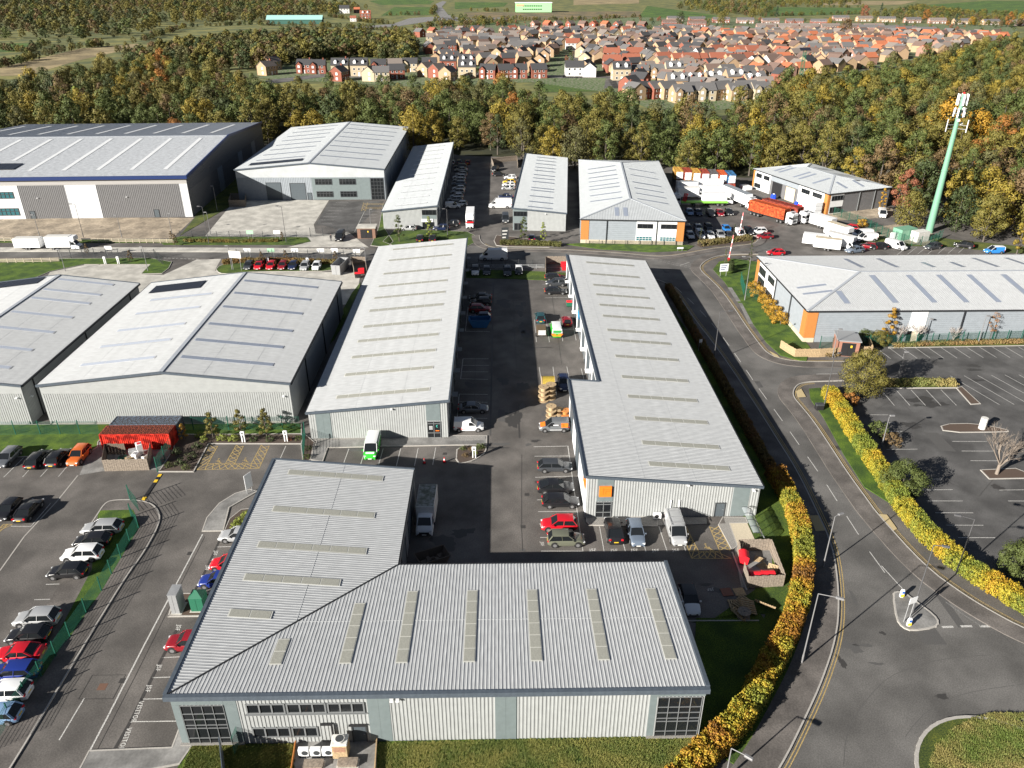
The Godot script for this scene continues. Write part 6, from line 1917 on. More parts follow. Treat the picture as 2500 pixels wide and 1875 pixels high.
func many(called: String, k: String, places: Array, colours: Array, label := "", category := "wood", with_trunk := false) -> void:
	if places.is_empty():
		return
	var mm := MultiMesh.new()
	mm.transform_format = MultiMesh.TRANSFORM_3D
	mm.use_colors = true
	mm.mesh = tree_kind(k)[0]
	mm.instance_count = places.size()
	for i in places.size():
		mm.set_instance_transform(i, places[i])
		mm.set_instance_color(i, colours[i])
	var o := MultiMeshInstance3D.new()
	o.name = numbered(called)
	o.multimesh = mm
	o.material_override = leaf_mat("plain")
	add_child(o)
	o.set_meta("kind", "stuff")
	if label:
		tag(o, label, category)

# hedge along a line, its foliage a mass of leaf sprays
func hedge(p: PackedVector2Array, w: float, h: float, density: float, palette: Array, called: String, label: String, seed_: int, size := 1.0, base := .08) -> void:
	var g := RandomNumberGenerator.new()
	g.seed = seed_
	var o := thing(called, label, "hedge", V(p[0].x, 0, p[0].y))
	var c := Curve2D.new()
	c.bake_interval = .5
	for x in p: c.add_point(x - p[0])
	var L := c.get_baked_length()
	var core := Shape.new()
	var steps := int(L / 1.5) + 1
	for i in steps:
		var a := c.sample_baked(L * i / steps)
		var b := c.sample_baked(L * (i + 1) / steps)
		core.bar(V(a.x, h * .4 + base, a.y),V(b.x, h * .4 + base, b.y), w * .55, h * .75)
	part("twigs", core, M.twig, o)
	var spray := Shape.new()
	spray.tinted = true
	var sg := RandomNumberGenerator.new()
	sg.seed = 5
	for i in 14:
		var d := V(sg.randfn(), sg.randfn(), sg.randfn()).normalized()
		leaf(spray, sg, d * sg.randf_range(.05,.22) * size, (d + V(0,.5,0)).normalized(),.17 * size)
	var noise := FastNoiseLite.new()
	noise.seed = seed_
	noise.frequency = .09
	var n := int(L * density)
	var mm := MultiMesh.new()
	mm.transform_format = MultiMesh.TRANSFORM_3D
	mm.use_colors = true
	mm.mesh = spray.mesh()
	mm.instance_count = n
	for i in n:
		var t := g.randf() * L
		var q := c.sample_baked(t)
		var q2 := c.sample_baked(minf(t + .3, L))
		var d := (q2 - q).normalized() if q2.distance_to(q) > .01 else Vector2.RIGHT
		var side := Vector2(-d.y, d.x)
		var k := 1.0 + .16 * noise.get_noise_2d(t * 6,90) + .1 * noise.get_noise_2d(t * 22,40)
		var around := g.randf() * (2 * h + w)
		var u: float
		var y: float
		if around < h:
			u = -w / 2; y = around
		elif around < h + w:
			u = around - h - w / 2; y = h
		else:
			u = w / 2; y = around - h - w
		var lump := 1.0 + .14 * noise.get_noise_3d(q.x * 9, y * 9, q.y * 9 + u * 5)
		u *= k * lump * g.randf_range(.85,1.02)
		y *= k * lump * g.randf_range(.9,1.02)
		var pos := V(q.x + side.x * u, base + y, q.y + side.y * u)
		var m := noise.get_noise_2d(q.x * 2.2 + u * 1.5, q.y * 2.2) * 1.5 + g.randfn(0,.22) + noise.get_noise_2d(t * .8,5) * 1.2
		var idx := clampf((m * .5 + .5) * (palette.size() - 1),0, palette.size() - 1.001)
		var c0: Array = palette[int(idx)]
		var c1: Array = palette[int(idx) + 1]
		var f := idx - int(idx)
		mm.set_instance_transform(i, Transform3D(Basis.from_euler(V(g.randf() * TAU, g.randf() * TAU, g.randf() * TAU)).scaled(Vector3.ONE * g.randf_range(.8,1.25)), pos))
		mm.set_instance_color(i, Color(lerpf(c0[0], c1[0], f), lerpf(c0[1], c1[1], f), lerpf(c0[2], c1[2], f)))
	var f := MultiMeshInstance3D.new()
	f.name = "foliage"
	f.multimesh = mm
	f.material_override = leaf_mat("plain")
	f.set_meta("kind", "stuff")
	o.add_child(f, true)

func tufts(poly: PackedVector2Array, n: int, y: float, called: String, label: String, a: Color, b: Color, seed_: int, size := 1.0) -> void:
	var g := RandomNumberGenerator.new()
	g.seed = seed_
	var s := Shape.new()
	s.tinted = true
	for i in 9:
		var r := V(g.randf_range(-.16,.16),0, g.randf_range(-.16,.16)) * size
		var lean := V(g.randfn(0,.09), g.randf_range(.1,.22), g.randfn(0,.09)) * size
		var w := V(g.randf_range(-1,1),0, g.randf_range(-1,1)).normalized() * .035 * size
		var k := g.randf_range(.75,1.25)
		s.tint = Color(k, k, k)
		s.tri(r - w, r + lean, r + w)
	var lo := poly[0]
	var hi := poly[0]
	for p in poly:
		lo = Vector2(minf(lo.x, p.x), minf(lo.y, p.y))
		hi = Vector2(maxf(hi.x, p.x), maxf(hi.y, p.y))
	var pos := []
	var tries := 0
	while pos.size() < n and tries < n * 6:
		tries += 1
		var q := Vector2(g.randf_range(lo.x, hi.x), g.randf_range(lo.y, hi.y))
		if Geometry2D.is_point_in_polygon(q, poly):
			pos.append(q)
	var noise := FastNoiseLite.new()
	noise.seed = seed_
	noise.frequency = .25
	var mm := MultiMesh.new()
	mm.transform_format = MultiMesh.TRANSFORM_3D
	mm.use_colors = true
	mm.mesh = s.mesh()
	mm.instance_count = pos.size()
	for i in pos.size():
		mm.set_instance_transform(i, Transform3D(Basis(Vector3.UP, g.randf() * TAU).scaled(Vector3.ONE * g.randf_range(.7,1.5)),V(pos[i].x, y, pos[i].y)))
		mm.set_instance_color(i, a.lerp(b, clampf(noise.get_noise_2d(pos[i].x, pos[i].y) * 1.2 + .5 + g.randfn(0,.15),0,1)))
	var o := MultiMeshInstance3D.new()
	o.name = numbered(called)
	o.multimesh = mm
	o.material_override = leaf_mat("plain")
	add_child(o)
	o.set_meta("kind", "stuff")
	tag(o, label, "grass")

func bare_tree(at: Vector3, h: float, label: String, m: Material, seed_: int, depth := 5) -> void:
	var g := RandomNumberGenerator.new()
	g.seed = seed_
	var o := thing("bare_tree", label, "tree", at)
	var tr := Shape.new()
	tr.tube(V(0,0,0),V(0, h * .2,0), h * .03, h * .026,8, false)
	part("trunk", tr, m, o)
	var s := Shape.new()
	var todo := []
	for i in 9:
		var a := TAU * i / 9 + g.randf()
		todo.append([V(0, h * g.randf_range(.14,.2),0),V(cos(a) * g.randf_range(.25,.65),1.0, sin(a) * g.randf_range(.25,.65)).normalized(), h * g.randf_range(.22,.34), h * .014,0])
	while todo:
		var b: Array = todo.pop_back()
		var e: Vector3 = b[0] + b[1] * b[2]
		s.tube(b[0], e, b[3], b[3] * .55,4, false)
		if b[4] < depth - 1:
			for j in 3:
				var d: Vector3 = (b[1] + V(g.randfn(0,.3), g.randfn(.08,.2), g.randfn(0,.3))).normalized()
				todo.append([b[0].lerp(e, g.randf_range(.55,1.0)), d, b[2] * g.randf_range(.55,.8), b[3] * .55, b[4] + 1])
	part("branches", s, m, o)

func vegetation() -> void:
	M.bark = mat(.1,.085,.07,.95)
	M.bark_pale = mat(.3,.25,.2,.95)
	M.twig = layered(mat(.06,.045,.025,1.0), picture(256,.1,3, w3(.4), w3(1.0),41,2.0,.4),1.0)
	var beech := [[.19,.21,.025],[.28,.26,.024],[.4,.29,.022],[.38,.2,.018],[.3,.13,.016],[.17,.085,.02]]
	var beech2 := [[.15,.19,.024],[.24,.24,.024],[.36,.3,.022],[.44,.29,.018],[.38,.19,.016]]
	hedge(smooth(pv([14,-41.3,16.1,-43.2,18.5,-45.1,21.1,-47.4,23.4,-50,25.3,-52.9,27.9,-56.2,30.3,-59.7,32.1,-63,34.1,-67.5,35.5,-71.8,36.5,-76.4,36.9,-80.6,37,-84.2,36.8,-87.1])),2.0,1.75,190, beech, "beech_hedge", "tall orange and yellow beech hedge curving round the front unit", 51)
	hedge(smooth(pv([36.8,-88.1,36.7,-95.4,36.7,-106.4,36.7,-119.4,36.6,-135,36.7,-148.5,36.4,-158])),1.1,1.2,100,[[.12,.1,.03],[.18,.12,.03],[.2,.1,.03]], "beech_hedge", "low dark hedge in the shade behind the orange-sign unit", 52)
	hedge(smooth(pv([52.8,-109.5,52.7,-104.8,51.9,-98,51.6,-92.4,51.3,-86.3,50.8,-80.4,50.8,-75.3,51.4,-71.1,52.4,-67.5,54.3,-64.2,56.2,-60.7])),2.0,1.6,190, beech2, "beech_hedge", "yellow hedge between the road and the empty car park", 53)
	for q in [[V(54.5,0,-155.9),1.3],[V(54.5,0,-152.1),1.4],[V(54.4,0,-148.2),1.3],[V(54.5,0,-144.5),1.5],[V(54.5,0,-141.1),1.5],[V(54.5,0,-138.1),1.4]]:
		tree("shrub", "gold", q[0], q[1] * 1.5, q[1] * 9.0, "golden_shrub", "golden yellow shrub along the hip-roofed unit's end wall", "shrub", "golden shrubs by the end wall")
	tree("near_round", "olive", V(57.8,0,-109),1.05,.4, "broadleaf_tree", "round olive-yellow tree at the car park entrance")
	tree("shrub", "orange", V(55.4,0,-106.7),1.6,2.0, "orange_shrub", "orange shrub at the foot of the car park entrance tree", "shrub")
	tree("near_ball", "green", V(52.8,0,-83.5),1.0,1.4, "clipped_tree", "ball-shaped green tree rising from the yellow hedge")
	tree("near_ball", "green", V(58.3,0,-67.1),.9,3.4, "clipped_tree", "green bush cut off by the right edge beyond the yellow hedge")
	tree("shrub", "green", V(55.5,0,-97.2),1.8,5.0, "green_shrub", "green shrub behind the yellow hedge by a pale lamp post", "shrub")
	tree("shrub", "brown", V(56.4,0,-94.5),1.6,5.5, "brown_shrub", "thin brown shrub beside the pale lamp post", "shrub")
	bare_tree(V(67.3,0,-86.7),8.2, "leafless multi-stemmed tree in the empty car park", mat(.21,.175,.145,.9),61,5)
	tree("young", "gold", V(71.3,0,-129.2),1.0,.7, "young_tree", "tall thin golden tree before the hip-roofed unit's grey wall")
	tree("near_ball", "green", V(67.1,0,-130),.62,2.2, "green_bush", "green bush left of the golden tree by the grey wall", "bush")
	tree("near_ball", "olive", V(69.5,0,-128.5),.62,4.2, "yellow_bush", "yellow-green bush at the foot of the golden tree", "bush")
	bare_tree(V(73.4,0,-129.4),5.0, "small leafless tree right of the golden tree", mat(.4,.36,.33),62,4)
	bare_tree(V(76.6,0,-129.1),5.0, "small leafless tree before the white wall panel", mat(.4,.36,.33),63,4)
	bare_tree(V(83.6,0,-129.4),4.0, "thin leafless sapling by the long grey wall", mat(.4,.36,.33),64,4)
	tree("sapling", "orange", V(90.2,0,-129.2),1.1,.4, "sapling", "orange-leaved sapling beside a pale lamp post")
	tree("sapling", "orange", V(97.1,0,-129.9),1.1,1.4, "sapling", "orange-leaved sapling at the right edge")
	for i in 3:
		tree("birch", ["olive", "olive", "olive"][i],[V(-41.9,0,-97.7),V(-37.9,0,-98.1),V(-34.2,0,-98)][i],1.0, i * 2.1, "young_birch", "%s of three thin young trees before the ribbed end wall" % ["leftmost", "middle", "rightmost"][i])
	tree("birch", "gold", V(-46,0,-97.4),.6,1.0, "golden_sapling", "golden sapling beside the blue container")
	for q in [[V(-44.1,0,-98.2), "lime", 1.3],[V(-43,0,-97.1), "lime", 1.2],[V(-40.4,0,-97.2), "lime", 1.5],[V(-38.7,0,-97), "lime", 1.5],[V(-35.9,0,-97.2), "dark green", 1.1],[V(-33.5,0,-97.1), "dark green", 1.1],[V(-43.5,0,-95.2), "dark green", 1.2],[V(-43.3,0,-92.5), "dark green", 1.3],[V(-44.4,0,-91), "dark green", 1.2],[V(-45.9,0,-93.6), "dark green", 1.2],[V(-45.6,0,-90.5), "green", 1.0],[V(-43.1,0,-89.9), "green", 1.0],[V(-29.4,0,-97.2), "green", .9],[V(-30.8,0,-97.2), "copper", .8],[V(-32,0,-77.4), "lime", 1.6],[V(-32.5,0,-76.6), "lime", 1.4],[V(-31.5,0,-78.6), "lime", 1.6],[V(-27.5,0,-94.4), "dark green", .9],[V(-27.2,0,-92.2), "green", .9],[V(-5.4,0,-94.2), "green", .8],[V(-4.2,0,-94), "brown", .8],[V(-3,0,-94.4), "green", 1.0],[V(-3.5,0,-92.9), "lime", .8],[V(-5,0,-92.4), "brown", .8],[V(-2.6,0,-94.8), "green", .8]]:
		tree("low" if q[1] != "lime" else "shrub", q[1], q[0], q[2] * (1.0 if q[1] != "lime" else .62), q[2] * 17.0, "bedding_shrub", "low %s shrub in a planting bed" % q[1], "shrub", "%s shrubs in the planting beds" % q[1])
	for i in 2:
		tree("young", ["green", "lime"][i],[V(6.3,0,-191.5),V(11.2,0,-190.7)][i],[.95,.75][i], i * 1.7, "young_conifer", ["larger feathery tree before the narrow unit", "smaller pale tree before the narrow unit"][i])
	tree("young", "green", V(-25.3,0,-192.7),.95,.6, "young_conifer", "dark feathery tree before the far white unit's ribbed wall")
	tree("young", "lime", V(-17.7,0,-193.9),.8,2.6, "young_conifer", "pale yellow-green tree before the far white unit's sign")
	for i in 3:
		tree("cypress", "dark green", [V(51,0,-190.7),V(60,0,-192.6),V(59.2,0,-175.2)][i],[.7,.7,1.0][i], i * 2.0, "slim_cypress", ["slim cypress before the white vans of the lorry yard", "slim cypress at the lorry yard's barrier", "tall slim cypress at the hip roof's far corner"][i])
	tree("cypress", "green", V(52.5,0,-172.4),.75,4.0, "slim_cypress", "slim cypress behind the white notice board")
	tree("near_ball", "dark green", V(52.7,0,-169.6),.55,3.0, "green_bush", "dark green bush behind the white notice board", "bush")
	tree("poplar", "yellow", V(124.8,0,-178.6),.75,1.0, "yellow_tree", "bright yellow tree at the right edge above the hip roof")
	tree("shrub", "gold", V(97.6,0,-202.9),2.0,1.0, "golden_shrub", "small golden bush by the green mesh fence", "shrub")
	tree("oak1", "copper", V(114.8,0,-217.3),.75,1.5, "copper_tree", "copper-brown tree right of the grey unit")
	tree("oak2", "olive", V(109.9,0,-203.1),.72,2.5, "olive_tree", "olive tree left of the green mast")
	tree("poplar", "gold", V(109.5,0,-218.7),.5,.5, "golden_tree", "small golden tree against the grey unit's wall")
	tree("oak0", "olive", V(123.2,0,-190.1),.85,3.5, "olive_tree", "big olive tree right of the green mast's foot")
	tree("oak2", "dark green", V(121.6,0,-201),.8,4.5, "green_tree", "dark green tree right behind the green mast")
	tree("bush", "lime", V(-174.7,0,-375.6),1.7,.5, "lime_bush", "lime yellow bush at the wood's edge behind the largest warehouse", "bush")
	tree("poplar", "lime", V(-191.6,0,-378.1),1.15,.5, "lime_tree", "slim lime yellow tree at the wood's edge behind the largest warehouse")
	for q in [[V(-80.9,0,-190.3),.5],[V(-99.7,0,-183.5),.45],[V(-86.9,0,-177.8),.5],[V(-83.4,0,-194.4),.4],[V(-55.8,0,-176.7),.45],[V(-50.2,0,-177.1),.5],[V(-38.4,0,-176.4),.5],[V(-55,0,-193.2),.4]]:
		tree("birch", "brown", q[0], q[1] * 1.3, q[1] * 40.0, "roadside_sapling", "thin brownish sapling on the road verge", "tree", "saplings on the road verge")
	hedge(pv([-64.7,-175.9,-59.8,-177.3,-50.2,-177.1,-37.3,-175.4]),1.0,.8,60,[[.12,.13,.03],[.2,.13,.04],[.25,.13,.04]], "low_hedge", "low mixed shrubs behind the seven-car row", 54,1.3)
	hedge(pv([50.3,-188,57.4,-190.6,64.3,-192.9]),2.0,.9,60,[[.12,.11,.03],[.16,.13,.05],[.2,.13,.05]], "low_hedge", "low shrubs between the lorry yard and the road", 55,1.4)
	hedge(pv([.4,-190.2,8.5,-189.4,15.6,-188.3]),1.6,.8,60,[[.07,.09,.025],[.12,.12,.03],[.1,.1,.03]], "low_hedge", "low shrubs before the narrow unit", 56,1.4)
	hedge(pv([-80,-193.7,-68.4,-192.8,-56.1,-193.2]),.8,.5,50,[[.1,.11,.03],[.2,.14,.03],[.12,.14,.03]], "low_hedge", "low verge shrubs before the pale concrete yard", 57,1.3)
	hedge(pv([62.9,-112.7,68.5,-113,75.2,-112.6]),1.6,.6,60,[[.16,.17,.04],[.3,.24,.09],[.14,.16,.04]], "low_hedge", "strip of long grass and weeds in the empty car park", 58,1.3,.14)
	hedge(pv([71.8,-127.8,81.3,-128.7,96.8,-129.1]),1.4,.35,50,[[.16,.16,.05],[.24,.16,.06],[.2,.12,.06]], "low_hedge", "weedy strip at the foot of the long grey wall", 59,1.2,.1)
	hedge(pv([57.7,-124.2,61.7,-125.2]),2.0,.5,70,[[.2,.14,.06],[.24,.17,.07]], "low_hedge", "brown brambles behind the pale timber fence", 60,1.2,.05)
	tufts(pv([-10.9,-46.2,17.2,-46.4,17.4,-45.8,14.4,-43.4,9,-39.3,-10.1,-39.6]),16000,.08, "grass", "rough grass along the front of the nearest unit", Color(.12,.16,.028), Color(.26,.25,.06),71,.6)
	tufts(pv([-27.3,-46.3,-18.3,-46.2,-17.7,-43,-27.3,-43.2]),4500,.08, "grass", "rough grass between the paving and the concrete patio", Color(.12,.16,.028), Color(.26,.25,.06),72,.6)
	tufts(pv([36.2,-42.8,38,-45,40.2,-46.6,42.6,-47.8,45,-48.4,47.8,-48.3,53.6,-45.8,48.6,-38.6,34.2,-38.8]),9000,.14, "grass", "rough grass on the roundabout", Color(.12,.17,.028), Color(.28,.24,.075),73,.7)
	forest()

func forest() -> void:
	var g := RandomNumberGenerator.new()
	g.seed = 77
	var wood := pv([-700,-330,-185,-330,-176,-314,-84,-316,-34,-316,-33,-300,-8,-302,6,-296,9,-280,26,-281,27,-270,58,-272,62,-262,82,-262,96,-252,112,-240,118,-222,122,-205,135,-190,160,-178,400,-150])
	wood.append_array(pv([483,-442,547,-757,451,-721,339,-605,270,-531,194,-443,155,-432,122.9,-370.9,97.1,-331.2,76.4,-320.2,63.1,-327.1,51.4,-362.3,29.1,-354.6,15.9,-377.1,1,-422,-23.1,-409.6,-42.9,-406.6,-69.9,-400.4,-101.4,-400.9,-119.9,-411.3,-172,-510,-214,-543,-239,-511,-242,-455,-248.4,-419.2,-302.6,-410,-422.5,-412.1]))
	var lo := Vector2(-620,-560)
	var hi := Vector2(620,-150)
	var pos := []
	var cell := {}
	for i in 26000:
		var q := Vector2(g.randf_range(-560,560), g.randf_range(-660,-185))
		if not Geometry2D.is_point_in_polygon(q, wood):
			continue
		var key := Vector2i(floori(q.x / 4.5), floori(q.y / 4.5))
		var ok := true
		for dx in range(-2,3):
			for dy in range(-2,3):
				if cell.has(key + Vector2i(dx, dy)) and cell[key + Vector2i(dx, dy)].distance_to(q) < 6.6:
					ok = false
		if ok:
			cell[key] = q
			pos.append(q)
	pos.sort_custom(func(a, b): return a.length() < b.length())
	var names := ["oak0", "oak1", "oak2", "ash0", "ash1"]
	var tints := ["olive", "olive", "olive", "green", "green", "dark green", "green", "olive", "grey green", "olive", "green", "brown"]
	var noise := FastNoiseLite.new()
	noise.seed = 3
	noise.frequency = .02
	var single := 0
	var rest := {}
	for q in pos:
		var k: String = names[g.randi() % 5]
		var m := noise.get_noise_2d(q.x, q.y)
		var tint: String = tints[g.randi() % 12]
		if m > .22 and g.randf() < .45:
			tint = "yellow"
		elif m < -.3 and g.randf() < .6:
			tint = "green"
		if tint == "brown" and g.randf() < .25:
			tint = "orange"
		var size := g.randf_range(.8,1.2)
		if q.x > 60 and q.y < -300:
			size *= 1.1
		var ang := absf(q.x / -q.y)
		if ang > .82 and q.x < 0 or ang > .95:
			continue
		if single < 290 and ang < .7:
			single += 1
			tree(k, tint, V(q.x, -.2, q.y), size, g.randf() * TAU, "woodland_tree", "%s broadleaf tree in the front of the wood beyond the units" % tint, "tree", "%s trees in the front of the wood" % tint)
		else:
			var t: Array = TINTS[tint]
			if not rest.has(k):
				rest[k] = [[],[]]
			rest[k][0].append(Transform3D(Basis(Vector3.UP, g.randf() * TAU).scaled(V(size, size * g.randf_range(.85,1.15), size)),V(q.x, -.2, q.y)))
			var j := g.randf_range(.8,1.2)
			rest[k][1].append(Color(t[0] * j, t[1] * j, t[2] * j))
	for k in rest:
		many("woodland", k, rest[k][0], rest[k][1], "mass of autumn broadleaf trees in the deep of the wood", "wood")
	tree("oak0", "gold", V(137.3,0,-370.1),1.25,.3, "golden_tree", "golden tree standing out of the wood left of the mast")
	tree("oak0", "gold", V(158.2,0,-281.9),1.5,1.3, "golden_tree", "wide golden tree behind the top of the mast")
	tree("oak2", "gold", V(173,0,-287.3),1.2,2.3, "golden_tree", "golden-orange tree right of the mast's aerials")
	var far := {"far": [[],[]]}
	var place := func(q: Vector2, s: float, t: Array) -> void:
		var j := g.randf_range(.8,1.25)
		far.far[0].append(Transform3D(Basis(Vector3.UP, g.randf() * TAU).scaled(V(s, s * g.randf_range(.8,1.1), s)),V(q.x, -.3, q.y)))
		far.far[1].append(Color(t[0] * j, t[1] * j, t[2] * j))
	var pal := [TINTS.olive, TINTS.green, TINTS["grey green"], TINTS.brown, TINTS["dark green"], TINTS.olive, TINTS.olive, TINTS["grey green"]]
	for a in [[pv([-683,-889,-375,-907,-448,-1188,-311,-1273,-267,-1428,-265,-1791,-561,-2324,-1059,-2784,-2102,-2802]),2600,1.1],[pv([-179,-578,-237,-828,-220,-929,-88,-852,-71,-735,-66,-631,-106,-698,-148,-670,-161,-618]),620,.95],[pv([-181,-565,-220,-633,-261,-605,-295,-666,-299,-782,-284,-906,-265,-930,-231,-781]),260,.8],[pv([361,-1780,532,-2305,969,-2297,812,-1920,612,-1872,438,-1415,363,-1388,366,-1578]),300,.9],[pv([608,-1412,870,-1771,841,-1570,872,-1408,670,-1076,638,-1112,619,-1304]),260,.7],[pv([-54,-1355,16,-1290,20,-1160,-33,-1088,-87,-1182,-99,-1355]),70,.6]]:
		var lo2: Vector2 = a[0][0]
		var hi2: Vector2 = a[0][0]
		for p in a[0]:
			lo2 = Vector2(minf(lo2.x, p.x), minf(lo2.y, p.y))
			hi2 = Vector2(maxf(hi2.x, p.x), maxf(hi2.y, p.y))
		var got := 0
		for i in a[1] * 8:
			var q := Vector2(g.randf_range(lo2.x, hi2.x), g.randf_range(lo2.y, hi2.y))
			if Geometry2D.is_point_in_polygon(q, a[0]) and absf(q.x / q.y) < .85:
				place.call(q, a[2] * g.randf_range(.7,1.2), pal[g.randi() % 8])
				got += 1
				if got >= a[1]:
					break
	for h in [pv([-366,-621,-389,-797,-355,-856]), pv([-452,-776,-408,-741,-444,-842,-419,-863]), pv([-335,-748,-296,-782,-292,-906,-270,-983]), pv([-366,-884,-407,-1130,-324,-1186]), pv([-189,-1456,-113,-1486,-131,-1835]), pv([-49,-1641,20,-1602]), pv([16,-1290,123,-1301,230,-1390]), pv([438,-1415,643,-1505]), pv([577,-1872,773,-1796]), pv([924,-1892,862,-1625,899,-1452]), pv([-111,-1089,-47,-1181,15,-1160]), pv([-319,-1166,-222,-1127,-126,-1040,-92,-940]), pv([-280,-1428,-183,-1226,-143,-1183])]:
		var c := Curve2D.new()
		for x in h: c.add_point(x)
		var L := c.get_baked_length()
		for i in int(L / 4.0):
			place.call(c.sample_baked(L * g.randf()) + Vector2(g.randfn(0,2), g.randfn(0,2)), g.randf_range(.25,.6), pal[g.randi() % 8])
	kinds["far"] = [crown_mesh(31,5.6,11.0,1.0,14,520,1.35,.0), null]
	many("far_wood", "far", far.far[0], far.far[1], "far woods and field hedgerows beyond the town", "wood")

# ---------- fields and town ----------
func fields() -> void:
	var y := -.25
	for f in [[M.field_straw, pv([-336,-568,-366,-621,-389,-797,-355,-856,-342,-825,-335,-674,-320,-575])],[M.field_green, pv([-581,-860,-452,-858,-419,-762,-504,-743])],[M.field, pv([-335,-748,-342,-825,-381,-884,-411,-1139,-324,-1186,-270,-983,-294,-912,-300,-791])],[M.field_straw, pv([-1864,-2645,-1020,-2631,-809,-1948,-1314,-1856])],[M.field_green, pv([-196,-1456,-221,-1861,-136,-1860,-113,-1486])],[M.field_green, pv([-342,-2320,-267,-2667,-167,-2317,-158,-2049,-266,-1993])],[M.field_brown, pv([-60,-1586,20,-1602,272,-1636,238,-1419,124,-1313,17,-1315,-55,-1395])],[M.field_green, pv([-43,-1234,16,-1244,14,-1070,-33,-1071])],[M.field_green, pv([336,-1928,366,-1578,376,-1360,243,-1311,230,-1390])],[M.field_green, pv([569,-1847,773,-1796,643,-1505,438,-1415])],[M.field_green, pv([937,-1918,1297,-2292,1625,-2286,1007,-1405,908,-1468,864,-1625])],[M.field_straw, pv([857,-2262,1122,-2295,942,-2001,740,-1948])],[M.field_straw, pv([235,-2658,435,-2654,346,-2101,176,-1985])],[M.field_green, pv([1310,-2218,1991,-2627,1792,-2361,1211,-1967])],[M.lawn, pv([26,-530,68,-529,61,-483,26,-480])],[M.field_green, pv([-107,-2208,28,-2172,15,-1882,-85,-1744])]]:
		y += .004
		var s := Shape.new()
		s.flat_poly(f[1], y)
		setting("field", s, f[0])
	var town := Shape.new()
	town.flat_poly(pv([-158,-553,-177,-633,-147,-664,-68,-616,-107,-1048,-46,-1161,230,-1390,379,-1347,463,-1225,703,-1148,513,-815,334,-624,206,-494,132.3,-413.7,79,-407.9,63,-478,22,-528,-54,-508,-108,-530]),-.17)
	setting("town_ground", town, layered(mat(.2,.19,.14,1.0), picture(512,.05,4, Color(.5,.75,.35), w3(1.0),45,2.4,.1),60.0))
	for r in [[pv([43,-550,55,-660,70,-775,78,-784,68,-660,56,-549])],[pv([20,-550,72,-549,70,-496,73,-496,79,-561,24,-569])],[pv([71,-544,82,-544,74,-496,64,-496])],[pv([-152,-539,-113,-587,-70,-556,-68,-542,-114,-562,-142,-522])],[pv([247,-591,300,-630,295,-613,248,-580])],[pv([-69,-662,-4,-550,20,-550,21,-564,-4,-570,-68,-683])]]:
		sheet("street", r[0],-.13, M.road)
	for r in [pv([-131,-1789,-92,-1396,-57,-1268,-53,-1342,-84,-1485,-120,-1884,-130,-2243,-145,-2317,-146,-2049]), pv([-104,-1425,-139,-1369,-146,-1204,-190,-1126,-184,-1091,-133,-1144,-95,-1292,17,-1315,18,-1394,-60,-1342])]:
		sheet("main_road", r, -.15, M.paving)

var house_parts := {}

